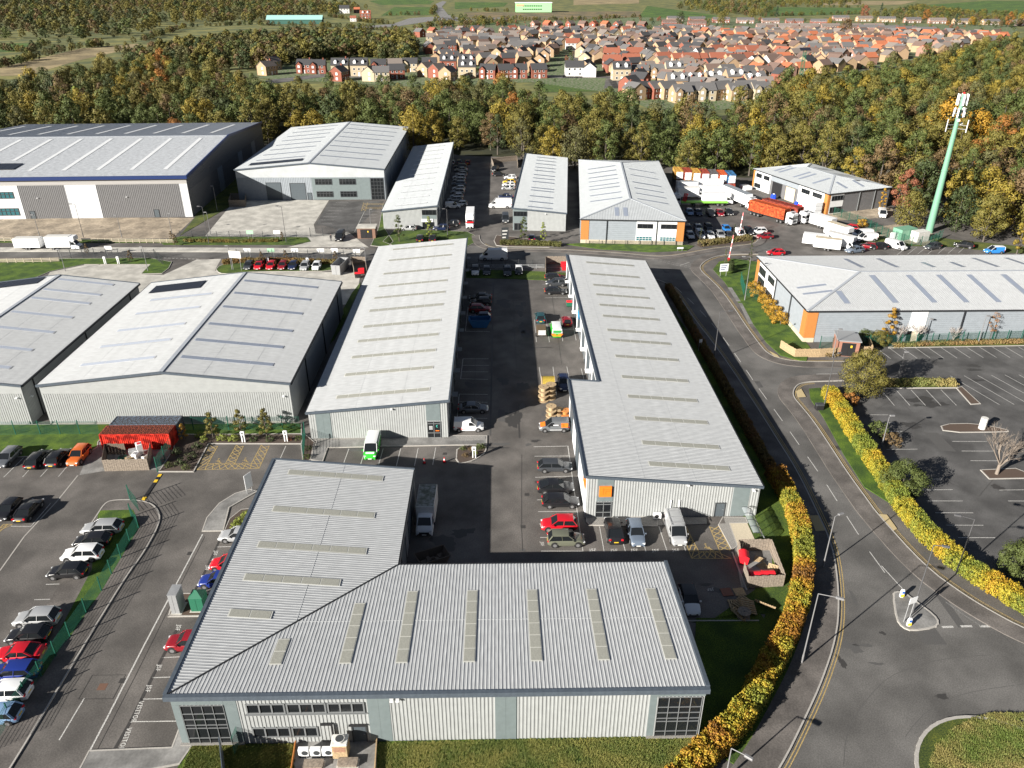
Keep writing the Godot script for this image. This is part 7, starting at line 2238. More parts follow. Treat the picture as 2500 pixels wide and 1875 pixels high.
func house_mesh(k: String) -> Dictionary:
	if house_parts.has(k):
		return house_parts[k]
	var d: Array = {"house": [9.0,7.5,5.0,7.9], "wide": [11.0,8.0,5.1,8.3], "tall": [10.0,8.0,6.2,9.8], "terrace": [24.0,8.0,5.0,7.4], "garage": [6.0,5.5,2.3,4.1]}[k]
	var w: float = d[0] / 2
	var z: float = d[1] / 2
	var wall := Shape.new()
	for sd in [-1,1]:
		wall.quad(V(-w, 0, z * sd),V(-w, d[2], z * sd),V(w, d[2], z * sd),V(w, 0, z * sd))
		wall.quad(V(w * sd, 0,-z),V(w * sd, d[2],-z),V(w * sd, d[2], z),V(w * sd, 0, z))
		wall.tri(V(w * sd, d[2],-z),V(w * sd, d[3] - .05,0),V(w * sd, d[2], z))
	var roof := Shape.new()
	for sd in [-1,1]:
		var a := V(0,-.1,.35 * sd)
		var p := V(-w - .2, d[2], z * sd) + a
		var q := V(w + .2, d[2], z * sd) + a
		var r := V(w + .2, d[3],0)
		var s := V(-w - .2, d[3],0)
		roof.quad(p, s, r, q)
		roof.quad(p - V(0,.15,0), p, q, q - V(0,.15,0))
		for e in [[p, s],[q, r]]:
			roof.quad(e[0], e[1], e[1] - V(0,.2,0), e[0] - V(0,.2,0))
	var win := Shape.new()
	win.box(Transform3D(),V(1.2,1.3,.12))
	var pane := Shape.new()
	pane.box(Transform3D(),V(.95,1.05,.14))
	var chim := Shape.new()
	chim.box(Transform3D(Basis(),V(w * .7, d[3] + .1,0)),V(.6,1.3,.9))
	var dor := Shape.new()
	dor.box(Transform3D(),V(1.0,2.1,.12))
	var bay := Shape.new()
	bay.quad(V(-w, 0, z + 1),V(-w, d[2], z + 1),V(-w + 3.4, d[2], z + 1),V(-w + 3.4,0, z + 1))
	bay.tri(V(-w, d[2], z + 1),V(-w + 1.7, d[2] + 1.7, z + 1),V(-w + 3.4, d[2], z + 1))
	bay.quad(V(-w, 0, z),V(-w, d[2], z),V(-w, d[2], z + 1),V(-w, 0, z + 1))
	bay.quad(V(-w + 3.4,0, z),V(-w + 3.4, d[2], z),V(-w + 3.4, d[2], z + 1),V(-w + 3.4,0, z + 1))
	var bayr := Shape.new()
	bayr.quad(V(-w - .2, d[2] - .15, z + 1.2),V(-w + 1.7, d[2] + 1.75, z + 1.2),V(-w + 1.7, d[2] + 1.75, z - 2),V(-w - .2, d[2] - .15, z - .2))
	bayr.quad(V(-w + 3.6, d[2] - .15, z + 1.2),V(-w + 1.7, d[2] + 1.75, z + 1.2),V(-w + 1.7, d[2] + 1.75, z - 2),V(-w + 3.6, d[2] - .15, z - .2))
	var dm := Shape.new()
	dm.block(V(-.8,0,-1.2),V(.8,1.5,.9))
	dm.quad(V(-1.0,1.4,1.1),V(0,2.3,1.1),V(0,2.3,-1.6),V(-1.0,1.4,-1.6))
	dm.quad(V(1.0,1.4,1.1),V(0,2.3,1.1),V(0,2.3,-1.6),V(1.0,1.4,-1.6))
	dm.tri(V(-.85,1.45,.91),V(0,2.25,.91),V(.85,1.45,.91))
	var sp := Shape.new()
	var sl := V(0, d[3] - d[2],-z - .35).normalized()
	sp.quad(V(-2.5,0,0),V(-2.5,0,0) + sl * 2.6,V(2.5,0,0) + sl * 2.6,V(2.5,0,0))
	house_parts[k] = {"d": d, "wall": wall.mesh(), "roof": roof.mesh(), "win": win.mesh(), "pane": pane.mesh(), "chim": chim.mesh(), "door": dor.mesh(), "bay": bay.mesh(), "bayr": bayr.mesh(), "dorm": dm.mesh(), "solar": sp.mesh()}
	return house_parts[k]

func house(k: String, at: Vector3, turn: float, wall: String, roof: String, label: String, group: String, g: RandomNumberGenerator, opts := []) -> void:
	var p := house_mesh(k)
	var d: Array = p.d
	var o := thing("house" if k != "terrace" else "terrace", label, "house", at + V(0,-.2,0), deg_to_rad(turn), group)
	o.scale = Vector3.ONE * (1.15 if k != "terrace" else 1.0)
	part("wall", p.wall, M["wall_" + wall], o)
	part("roof", p.roof, M["tile_" + roof], o)
	if k == "garage":
		return
	if g.randf() < .45 or k == "terrace":
		part("chimney", p.chim, M["wall_red"], o)
	var n := 3 if k != "terrace" else 11
	for sd in [1,-1]:
		if sd < 0 and k != "terrace":
			continue
		for r in (2 if k != "tall" else 2):
			for i in n:
				var x: float = (i - (n - 1) / 2.0) * (d[0] - 1.6) / n
				var y := 1.4 + r * 2.55
				if r == 0 and (i == n / 2 or k == "terrace" and i % 2 == 0):
					var dr := part("door", p.door, M.white if i % 3 else M.black, o)
					dr.position = V(x, 1.05, d[1] / 2 * sd)
					continue
				var w := part("window", p.win, M.white, o)
				w.position = V(x, y, d[1] / 2 * sd)
				part("pane", p.pane, M.glass, w)
	for i in 2:
		var w := part("window", p.win, M.white, o)
		w.position = V(-d[0] / 2,1.4 + i * 2.55,.8)
		w.rotation.y = PI / 2
	if "bay" in opts:
		part("front_gable", p.bay, M["wall_" + wall], o)
		part("gable_roof", p.bayr, M["tile_" + roof], o)
		for r in 2:
			var w := part("window", p.win, M.white, o)
			w.position = V(-d[0] / 2 + 1.7,1.4 + r * 2.55, d[1] / 2 + 1.0)
	if "dormers" in opts:
		for x in [-2.4,2.4]:
			var w := part("dormer", p.dorm, M.white, o)
			w.position = V(x, d[2] + .7, d[1] / 2 - 1.4)
	if "solar" in opts:
		var w := part("solar_panel", p.solar, M.solar, o)
		var sl := V(0, d[3] - d[2],-d[1] / 2 - .35).normalized()
		w.position = V(0, d[2] - .1, d[1] / 2 + .35) + sl * .9 + V(0,.12,.05)

const NTH := ["first", "second", "third", "fourth", "fifth", "sixth", "seventh", "eighth", "ninth", "tenth", "eleventh", "twelfth", "thirteenth", "fourteenth", "fifteenth", "sixteenth", "seventeenth", "eighteenth", "nineteenth", "twentieth", "twenty-first", "twenty-second", "twenty-third", "twenty-fourth"]

func town() -> void:
	fields()
	var br := picture(256,.06,4, w3(.78), w3(1.0),47,1.6,.2)
	for q in [["red", .3,.1,.065],["tan", .48,.33,.2],["cream", .55,.46,.32],["white", .74,.73,.7],["brown", .22,.11,.08],["pink", .36,.21,.16]]:
		M["wall_" + q[0]] = layered(mat(q[1], q[2], q[3],.9), br, 6.0)
	for q in [["grey", .16,.155,.155],["dark", .065,.065,.07],["brown", .2,.135,.11],["red", .36,.12,.07],["orange", .5,.16,.075],["taupe", .25,.21,.185]]:
		M["tile_" + q[0]] = layered(mat(q[1], q[2], q[3],.85), br, 5.0)
	var g := RandomNumberGenerator.new()
	g.seed = 99
	var rows := [
		[pv([-157,-572,-162,-604]),2,["house"],["tan"],["taupe"],60, "in the cluster left of the red gables"],
		[pv([-134,-582,-121,-582]),2,["house"],["red"],["dark"],0, "of the red gabled pair at the left of the town", ["bay"]],
		[pv([-106,-566,-94,-566]),2,["tall"],["cream"],["dark"],0, "of the cream dormered pair at the left of the town", ["dormers"]],
		[pv([-105,-538,-82,-538]),2,["house"],["red", "cream"],["taupe"],70, "of the gable ends before the dormered pair"],
		[pv([-86,-586,-49,-596]),4,["house"],["red", "red", "cream", "cream"],["dark", "taupe"],5, "right of the dormered pair", ["bay"]],
		[pv([-77,-538,-65,-551]),2,["house"],["cream", "red"],["grey", "dark"],10, "below the red gables at the left of the town"],
		[pv([-48,-565,-32,-537]),3,["house"],["tan", "red", "pink"],["taupe"],60, "in the slanting row before the wood"],
		[pv([-35,-596,-23,-596]),2,["tall"],["red"],["dark"],0, "of the red dormered pair", ["dormers"]],
		[pv([-20,-555,-20,-555]),1,["tall"],["cream"],["dark"],0, "below the red dormered pair", ["dormers"]],
		[pv([-6,-550,26,-550]),4,["house"],["red"],["dark"],0, "of the red front row left of the street", ["bay"]],
		[pv([-87,-940,-26,-993]),5,["house"],["red", "white", "tan", "tan", "tan"],["grey", "taupe", "red"],40, "of the uppermost left row"],
		[pv([-68,-857,15,-855]),7,["house"],["cream", "tan"],["taupe", "grey"],5, "of the second row at the town's left"],
		[pv([-53,-760,-12,-742]),4,["house"],["tan", "red"],["taupe", "dark"],10, "of the third row at the town's left"],
		[pv([-11,-805,45,-794]),5,["house", "wide"],["tan", "pink"],["dark", "grey"],50, "of the dark gable ends left of the street", ["solar"]],
		[pv([0,-678,29,-688]),4,["house"],["tan", "pink"],["dark"],65, "of the slanting gables left of the street"],
		[pv([25,-584,47,-741]),5,["house"],["tan"],["dark"],80, "of the tan gables along the street's left side"],
		[pv([63,-579,75,-758]),4,["house"],["tan", "cream"],["dark"],80, "of the tan gables along the street's right side"],
		[pv([52,-564,52,-564]),1,["wide"],["white"],["dark"],0, "at the street corner"],
		[pv([62,-559,62,-559]),1,["house"],["white"],["dark"],80, "behind the white corner house"],
		[pv([69,-775,69,-775]),1,["wide"],["white"],["red"],0, "at the top of the street"],
		[pv([49,-877,73,-854]),3,["house"],["cream", "pink"],["red", "grey"],15, "above the white red-roofed house"],
		[pv([91,-673,109,-673]),2,["wide"],["red"],["red"],0, "of the red-roofed pair at the middle of the town"],
		[pv([83,-611,98,-616]),2,["wide"],["red"],["red"],0, "of the lower red-roofed pair"],
		[pv([80,-540,80,-540]),1,["tall"],["cream"],["dark"],0, "beside the small car court", ["dormers"]],
		[pv([93,-544,104,-544]),2,["house"],["tan"],["grey"],0, "right of the small car court", ["bay"]],
		[pv([77,-483,88,-514]),3,["house"],["red"],["dark"],55, "of the red gables nearest the wood"],
		[pv([115,-544,115,-544]),1,["tall"],["cream"],["grey"],0, "in the front row near the wood", ["dormers"]],
		[pv([103,-475,118,-497]),2,["tall", "house"],["tan"],["grey"],0, "half hidden by the wood's trees", ["dormers"]],
		[pv([131,-501,151,-493]),3,["house", "tall"],["tan"],["grey"],10, "at the wood's edge", ["dormers"]],
		[pv([129,-548,171,-534]),5,["house"],["tan", "cream"],["grey", "brown"],20, "of the second row from the wood", ["bay"]],
		[pv([125,-627,183,-626]),7,["wide", "house"],["pink", "tan", "white"],["red"],15, "of the long red-roofed row"],
		[pv([116,-686,180,-671]),8,["house"],["tan", "white", "cream"],["grey", "taupe", "dark"],25, "of the grey roofs above the red-roofed row"],
		[pv([97,-749,188,-731]),9,["house"],["tan", "red"],["grey", "dark"],40, "of the fourth row from the top"],
		[pv([97,-812,203,-791]),9,["house"],["tan", "pink"],["dark", "taupe"],45, "of the third row from the top", ["solar"]],
		[pv([39,-937,150,-898]),10,["house"],["tan", "cream", "red"],["grey", "dark", "taupe"],30, "of the second row from the top", ["solar"]],
		[pv([151,-875,236,-830]),7,["house"],["pink", "red"],["dark", "grey"],45, "of the dark gables at the right of the middle"],
		[pv([17,-992,161,-962]),11,["house"],["red", "tan", "cream"],["red", "taupe", "grey"],20, "of the row below the topmost one"],
		[pv([48,-1104,186,-1084]),10,["house"],["pink", "red", "tan"],["brown", "taupe", "orange"],45, "of the topmost row by the ploughed field"],
		[pv([13,-742,32,-776]),3,["house"],["cream"],["grey"],5, "left of the street's far end"],
		[pv([216,-1050,278,-933]),5,["terrace"],["pink"],["grey"],-8, "of the terraces at the upper middle"],
		[pv([237,-1157,266,-1137]),2,["terrace"],["red"],["brown"],0, "of the terraces at the wood's corner"],
		[pv([183,-700,230,-684]),6,["wide"],["pink", "tan"],["red", "brown"],20, "of the big red roofs right of the middle"],
		[pv([176,-612,222,-603]),5,["wide", "house"],["tan", "white"],["brown", "dark"],40, "of the brown gables before the right-hand wood"],
		[pv([174,-552,206,-559]),4,["house"],["tan", "pink"],["orange", "brown"],25, "of the lowest row before the right-hand wood"],
		[pv([241,-763,284,-781]),4,["house"],["tan"],["dark", "brown"],30, "of the short dark row right of the middle"],
		[pv([225,-664,267,-684]),4,["house"],["tan"],["brown", "taupe"],20, "around the lattice mast"],
		[pv([272,-721,323,-736]),4,["house"],["red", "pink"],["grey"],10, "of the grey roofs at the right"],
		[pv([257,-657,311,-669]),5,["house", "wide"],["tan", "pink"],["grey"],25, "of the front grey roofs at the right", ["bay"]],
		[pv([325,-829,381,-807]),6,["house"],["tan"],["orange"],15, "of the orange roofs at the right"],
		[pv([315,-762,352,-744]),4,["house"],["cream", "tan"],["orange"],10, "of the lower orange roofs at the right", ["solar"]],
		[pv([372,-779,411,-752]),5,["house"],["pink", "tan"],["grey", "taupe"],25, "of the grey gables at the far right", ["bay"]],
		[pv([422,-918,515,-892]),8,["house"],["pink", "tan", "red"],["brown", "orange", "grey"],30, "of the upper row at the far right"],
		[pv([461,-847,519,-868]),4,["house"],["tan", "cream"],["orange", "red"],10, "of the orange roofs by the wooded slope", ["solar"]],
		[pv([264,-1262,444,-1173]),7,["terrace"],["pink", "red"],["grey"],-3, "of the far terraces"],
		[pv([337,-1064,470,-1062]),6,["terrace"],["pink"],["taupe"],0, "of the middle terraces"],
		[pv([310,-933,383,-945]),4,["terrace"],["red"],["grey"],0, "of the near terraces"],
		[pv([515,-1282,703,-1148]),8,["terrace"],["pink", "tan"],["grey", "taupe"],5, "of the farthest terraces at the right"],
		[pv([452,-1030,499,-984]),4,["terrace"],["red"],["grey"],0, "of the terraces among the autumn trees"],
		[pv([75,-452,94,-455]),4,["house"],["tan", "red"],["grey", "dark"],30, "of the low row showing over the wood"],
		[pv([99,-442,143,-451]),7,["house", "wide"],["tan", "cream"],["grey"],15, "of the lowest row over the wood", ["bay"]],
		[pv([112,-472,145,-464]),5,["house"],["tan"],["grey", "taupe"],50, "of the second lowest row over the wood"],
		[pv([189,-603,237,-611]),4,["wide"],["tan", "pink"],["brown"],70, "of the brown gables left of the orange roofs"],
		[pv([118,-853,108,-876]),2,["garage"],["tan"],["grey"],0, "of the garages in the middle"],
	]
	for r in rows:
		var opts: Array = r[7] if r.size() > 7 else []
		for i in r[1]:
			var t: float = (i / float(r[1] - 1)) if r[1] > 1 else .0
			var q: Vector2 = r[0][0].lerp(r[0][1], t)
			if r[1] > 1:
				q += Vector2(g.randfn(0,1.2), g.randfn(0,1.6))
			var k: String = r[2][i % r[2].size()]
			var wall: String = r[3][(i * 7 + i / 2) % r[3].size()]
			var roof: String = r[4][(i * 5 + i / 3) % r[4].size()]
			var o := []
			for x in opts:
				if x != "solar" or i % 3 == 1:
					o.append(x)
			if opts.has("bay") and r[1] > 3 and i % 2:
				o.erase("bay")
			var turn: float = r[5] + (g.randfn(0,6) if r[1] > 2 else g.randfn(0,2))
			if r[5] >= 20 and r[5] < 60 and g.randf() < .45 and k != "terrace":
				turn += 90
			var word := "terrace" if k == "terrace" else "house"
			house(k, V(q.x, 0, q.y), turn, wall, roof, "%s %s, %s roof, %s %s" % [wall, word, roof, NTH[i] if r[1] > 1 else "standing", r[6]], "houses of the town", g, o)
	var taken := []
	for c in get_children():
		if String(c.name).begins_with("house"):
			taken.append(Vector2(c.position.x, c.position.z))
	var lists := [[],[],[],[],[]]
	var spread := pv([-91,-927,-17,-1071,199,-1198,301,-1065,417,-971,547,-916,494,-826,351,-690,241,-583,187,-536,143,-451,85,-442,73,-516,62,-767,41,-660,-4,-580,-51,-630])
	for i in 5000:
		var q := Vector2(g.randf_range(-60,560), g.randf_range(-1000,-330))
		if not Geometry2D.is_point_in_polygon(q, spread):
			continue
		var ok := true
		for t in taken:
			if t.distance_to(q) < 14.5:
				ok = false
				break
		if ok:
			taken.append(q)
			lists[[0,0,1,2,4][g.randi() % 5] if q.x < 190 else [0,2,3,4,4][g.randi() % 5]].append(Transform3D(Basis(Vector3.UP, deg_to_rad([10,30,100,120][g.randi() % 4] + g.randfn(0,6))).scaled(Vector3.ONE * 1.12),V(q.x, -.2, q.y)))
	var looks := [["tan", "grey"],["red", "dark"],["tan", "taupe"],["pink", "orange"],["tan", "brown"]]
	for i in 5:
		for w in ["wall", "roof"]:
			var mm := MultiMesh.new()
			mm.transform_format = MultiMesh.TRANSFORM_3D
			mm.mesh = house_mesh("house")[w]
			mm.instance_count = lists[i].size()
			for n in lists[i].size():
				mm.set_instance_transform(n, lists[i][n])
			var o := MultiMeshInstance3D.new()
			o.name = numbered("distant_house_" + w + "s")
			o.multimesh = mm
			o.material_override = M[("wall_" if w == "wall" else "tile_") + looks[i][0 if w == "wall" else 1]]
			add_child(o)
			o.set_meta("kind", "stuff")
			tag(o, "%s %ss of the crowded houses filling in the far town" % [looks[i][0 if w == "wall" else 1], w], "houses")
	var pl := []
	var pc := []
	var area := pv([-156,-553,-147,-664,-68,-616,-107,-1048,-46,-1161,230,-1390,379,-1347,463,-1225,703,-1148,509,-815,334,-624,206,-494,134,-421,79.5,-410.5,63,-478,22,-528,-54,-508,-108,-530])
	for i in 6000:
		var q := Vector2(g.randf_range(-180,640), g.randf_range(-1300,-400))
		if Geometry2D.is_point_in_polygon(q, area) and pl.size() < 520:
			var s := g.randf_range(.12,.34) * (1.5 if q.y < -750 else 1.0)
			pl.append(Transform3D(Basis(Vector3.UP, g.randf() * TAU).scaled(V(s, s, s)),V(q.x, -.2, q.y)))
			var t: Array = TINTS[["green", "olive", "dark green", "orange", "brown", "copper", "green", "spruce"][g.randi() % 8]]
			pc.append(Color(t[0], t[1], t[2]))
	many("garden_trees", "far", pl, pc, "garden bushes and small trees scattered between the houses", "garden trees")
	for q in [[V(388.3,0,-944.4), "oak2", "brown", 1.3, "large brown-green tree among the terraces"],[V(682.4,0,-1520.5), "conifer", "spruce", 1.6, "dark blue-green conifer beyond the terraces"],[V(439.8,0,-1346), "conifer", "spruce", 1.6, "dark conifer at the edge of the green field"],[V(600.4,0,-1112.3), "conifer", "spruce", 1.5, "dark conifer among the far terraces at the right"],[V(450.1,0,-1152.8), "oak0", "gold", .7, "golden tree among the far terraces"],[V(644.6,0,-1279.5), "oak0", "orange", 1.1, "orange tree at the far edge of the terraces"],[V(642.3,0,-1149.4), "oak0", "gold", .8, "golden tree among the far right terraces"],[V(670.3,0,-1111.1), "oak1", "orange", 1.2, "orange tree at the far right of the town"],[V(723.6,0,-1167.9), "oak1", "gold", 1.0, "golden tree at the right edge beyond the town"],[V(584.1,0,-1356.8), "oak0", "copper", 1.3, "copper tree beyond the far terraces"],[V(108,0,-627.7), "conifer", "dark green", .8, "narrow dark tree between the red roofs"],[V(308.6,0,-1175.1), "oak2", "olive", 1.2, "broad olive tree left of the far terraces"],[V(382.9,0,-1284), "oak0", "olive", 1.2, "broad olive tree by the white-doored terrace"],[V(248,0,-1156.3), "oak0", "dark green", 1.2, "dark tree at the terraces' corner"]]:
		tree(q[1], q[2], q[0], q[3], q[3] * 11.0, "town_tree", q[4])
	var s := thing("green_hall", "pale green windowed building at the top of the picture", "building", V(67.6,0,-1601.5))
	var b := Shape.new()
	b.block(V(-33,0,-14),V(33,15,14))
	part("wall", b, mat(.3,.62,.3), s)
	var rf := Shape.new()
	rf.block(V(-34,15,-15),V(34,16.2,15))
	part("roof", rf, M.white, s)
	for y in [4.0,9.5]:
		for i in 9:
			var w := Shape.new()
			w.block(V(-20 + i * 4.0, y, 13.9),V(-17 + i * 4.0, y + 1.8,14.15))
			part("window", w, M.glass, s)
	var ob := Shape.new()
	ob.block(V(-32,10,14),V(-18,13,14.2))
	part("sign_board", ob, mat(.6,.35,.2), s)
	s = thing("stable_block", "long low building with pale teal roof left of the farmhouses", "building", V(-282.2,0,-1206))
	b = Shape.new()
	b.block(V(-38,0,-7),V(38,6,7))
	part("wall", b, mat(.03,.1,.08), s)
	rf = Shape.new()
	rf.quad(V(-39,5.5,8),V(-39,11,0),V(39,11,0),V(39,5.5,8))
	rf.quad(V(-39,5.5,-8),V(-39,11,0),V(39,11,0),V(39,5.5,-8))
	part("roof", rf, mat(.25,.45,.42), s)
	for q in [[V(-273.4,0,-1554.2), "wide", "white", "dark", "white barn with dark roof at the upper left of the town", 1.6],[V(-254.1,0,-1571.2), "house", "red", "orange", "red house right of the white barn", 1.2],[V(-204.8,0,-1344.2), "wide", "red", "red", "red farmhouse with dormers left of the main road", 1.5],[V(-212,0,-1270.8), "house", "white", "red", "small white-walled house below the red farmhouse", 1.0]]:
		var n := get_child_count()
		house(q[1], q[0],5, q[2], q[3], q[4], "farm buildings beyond the wood", g, ["dormers"] if q[4].contains("dormers") else [])
		get_child(n).scale = Vector3.ONE * q[5]

# ---------- street furniture and yard things ----------
func lamp(at: Vector3, h: float, turn: float, arm: float, m: Material, label: String, group: String) -> void:
	var o := thing("lamp_post", label, "lamp post", at, deg_to_rad(turn), group)
	var s := Shape.new()
	s.tube(Vector3.ZERO, V(0,1.2,0),.1,.1,8)
	s.tube(V(0,1.2,0),V(0, h, 0),.075,.05,8)
	part("pole", s, m, o)
	if arm > .4:
		var a := Shape.new()
		a.tube(V(0, h, 0),V(arm, h + .15,0),.045,.04,6)
		part("arm", a, m, o)
	part("lamp_head", rounded_box(arm - .1, arm + .65, h + .08, h + .26,.32,.06), m, o)

func mesh_panel() -> ArrayMesh:
	var s := Shape.new()
	for i in 12:
		s.bar(V(0,.1 + i * .19,0),V(2.9,.1 + i * .19,0),.02,.02)
	for i in 20:
		s.bar(V(i * .15,.05,0),V(i * .15,2.25,0),.012,.012)
	return s.mesh()

func mesh_fence(p: PackedVector2Array, m: Material, label: String, h := 1.0) -> void:
	var o := thing("mesh_fence", label, "fence", V(p[0].x, 0, p[0].y))
	var pm := mesh_panel()
	var post := Shape.new()
	post.block(V(-.05,0,-.05),V(.05,2.45,.05))
	var pom := post.mesh()
	for i in p.size() - 1:
		var L := p[i].distance_to(p[i + 1])
		var n := maxi(1, roundi(L / 3.0))
		var d := (p[i + 1] - p[i]) / L
		for k in n:
			var q := p[i].lerp(p[i + 1], k / float(n)) - p[0]
			var w := part("panel", pm, m, o)
			w.transform = Transform3D(Basis(V(d.x, 0, d.y) * (L / n / 2.95),Vector3.UP * h, V(-d.y, 0, d.x)),V(q.x, 0, q.y))
			var b := part("post", pom, m, o)
			b.position = V(q.x, 0, q.y)
			b.scale.y = h

func rail_fence(p: PackedVector2Array, m: Material, label: String) -> void:
	var o := thing("rail_fence", label, "fence", V(p[0].x, 0, p[0].y))
	for i in p.size() - 1:
		var L := p[i].distance_to(p[i + 1])
		var n := maxi(1, roundi(L / 1.8))
		for k in n:
			var a := p[i].lerp(p[i + 1], k / float(n)) - p[0]
			var b := p[i].lerp(p[i + 1], (k + 1) / float(n)) - p[0]
			beam(o, "post", V(a.x, 0, a.y),V(a.x, 1.15, a.y),.12,.12, m)
			for y in [.35,.68,1.0]:
				beam(o, "rail", V(a.x, y, a.y),V(b.x, y, b.y),.05,.12, m)

# close-boarded pen along a line
func board_fence(p: PackedVector2Array, h: float, m: Material, called: String, label: String, w := .3) -> Node3D:
	var o := thing(called, label, "fence", V(p[0].x, 0, p[0].y))
	var s := Shape.new()
	s.block(V(.015,0,-.02),V(w - .015, h, .02))
	var bm := s.mesh()
	for i in p.size() - 1:
		var L := p[i].distance_to(p[i + 1])
		var n := maxi(1, roundi(L / w))
		var d := (p[i + 1] - p[i]) / L
		for k in n:
			var q := p[i].lerp(p[i + 1], k / float(n)) - p[0]
			var b := part("board", bm, m, o)
			b.transform = Transform3D(Basis(V(d.x, 0, d.y) * (L / n / w),Vector3.UP * (1.0 + .02 * (k % 3)),V(-d.y, 0, d.x)),V(q.x - d.y * .004 * (k % 2),0, q.y + d.x * .004 * (k % 2)))
		for y in [.4, h - .3]:
			var a := p[i] - p[0]
			var b := p[i + 1] - p[0]
			beam(o, "rail", V(a.x - d.y * .06, y, a.y + d.x * .06),V(b.x - d.y * .06, y, b.y + d.x * .06),.06,.1, m)
	return o

func wheelie(at: Vector3, turn: float, lid: Material, body: Material, label: String, w := 1.3) -> void:
	var o := thing("waste_bin", label, "bin", at, deg_to_rad(turn), "wheeled waste bins")
	var s := Shape.new()
	var a := []
	for q in [[.18,.42],[1.1,.52]]:
		a.append([V(-w / 2, q[0],-q[1]),V(w / 2, q[0],-q[1]),V(w / 2, q[0], q[1]),V(-w / 2, q[0], q[1])])
	for i in 4:
		s.quad(a[0][i], a[1][i], a[1][(i + 1) % 4], a[0][(i + 1) % 4])
	s.quad(a[0][0], a[0][1], a[0][2], a[0][3])
	part("body", s, body, o)
	var l := Shape.new()
	var rows := []
	for i in 6:
		var t := i / 5.0
		rows.append([V(-w / 2 - .04,1.1 + .25 * sin(PI * t), lerpf(-.57,.57, t)),V(w / 2 + .04,1.1 + .25 * sin(PI * t), lerpf(-.57,.57, t))])
	l.grid(rows)
	for e in [0,1]:
		for i in 5:
			l.tri(rows[i][e], rows[i + 1][e],V(rows[0][e].x, 1.08,0))
	part("lid", l, lid, o)
	for x in [-1,1]:
		for z in [-.35,.35]:
			var wl := Shape.new()
			wl.tube(V((w / 2 - .12) * x, .1, z),V((w / 2 - .04) * x, .1, z),.1,.1,8)
			part("wheel", wl, M.rubber, o)

func skip(at: Vector3, turn: float, l: float, h: float, m: Material, label: String, flare := .5) -> void:
	var o := thing("skip", label, "skip", at, deg_to_rad(turn))
	var s := Shape.new()
	var lo := [V(-l / 2 + flare, .1,-.95),V(l / 2 - flare, .1,-.95),V(l / 2 - flare, .1,.95),V(-l / 2 + flare, .1,.95)]
	var hi := [V(-l / 2, h, -1.05),V(l / 2, h, -1.05),V(l / 2, h, 1.05),V(-l / 2, h, 1.05)]
	for i in 4:
		s.quad(lo[i], hi[i], hi[(i + 1) % 4], lo[(i + 1) % 4])
		s.bar(hi[i], hi[(i + 1) % 4],.1,.12)
		s.bar(lo[i].lerp(lo[(i + 1) % 4],.5), hi[i].lerp(hi[(i + 1) % 4],.5),.1,.1)
	s.quad(lo[0], lo[1], lo[2], lo[3])
	part("shell", s, m, o)
	var w := Shape.new()
	for k in 7:
		w.box(Transform3D(Basis.from_euler(V(k * .7, k * 1.3, k * .4)),V(-l * .3 + k * l * .1, h * .45,.3 * sin(k * 2.0))),V(.7,.4,.5))
	part("rubbish", w, M.timber_dark, o)

func drum_stack(at: Vector3, n: int, r: float, m: Material, label: String) -> void:
	for k in n:
		var o := thing("cable_drum", label if k == n - 1 else "wooden cable drum, %s from the ground %s" % [["lowest", "second", "third"][k], label.substr(label.find("in "))], "cable drum", at + V(0, k * .85,0), k * .5, "wooden cable drums")
		for y in [.0,.75]:
			var f := Shape.new()
			f.tube(V(0, y, 0),V(0, y + .08,0), r, r, 18)
			part("flange", f, m, o)
		var c := Shape.new()
		c.tube(V(0,.08,0),V(0,.75,0), r * .5, r * .5,12, false)
		part("core", c, m, o)
		var h := Shape.new()
		h.tube(V(0,.83,0),V(0,.836,0),.1,.1,8)
		part("spindle_hole", h, M.black, o)

func sign_board(at: Vector3, turn: float, w: float, h: float, y: float, m: Material, label: String, group := "", marks: Material = null) -> void:
	var o := thing("sign_board", label, "sign", at, deg_to_rad(turn), group)
	for x in [-w * .35, w * .35]:
		var p := Shape.new()
		p.tube(V(x, 0,-.06),V(x, y + h * .5,-.06),.05,.05,6)
		part("post", p, M.galv, o)
	var b := Shape.new()
	b.block(V(-w / 2, y, 0),V(w / 2, y + h, .05))
	part("board", b, m, o)
	if marks:
		for k in 3:
			var q := Shape.new()
			q.block(V(-w * .4, y + h * (.2 + .25 * k),.051),V(w * (.1 + .12 * k), y + h * (.3 + .25 * k),.056))
			part("print", q, marks, o)

func pallet(at: Vector3, b: Basis, label: String) -> void:
	var o := thing("pallet", label, "pallet", at, 0, "timber pallets")
	o.basis = b
	for i in 7:
		beam(o, "slat", V(-.5 + i / 6.0,.13,-.5),V(-.5 + i / 6.0,.13,.5),.1,.03, M.timber_new)
	for z in [-.45,.0,.45]:
		beam(o, "bearer", V(-.55,.06, z),V(.55,.06, z),.1,.1, M.timber_new)

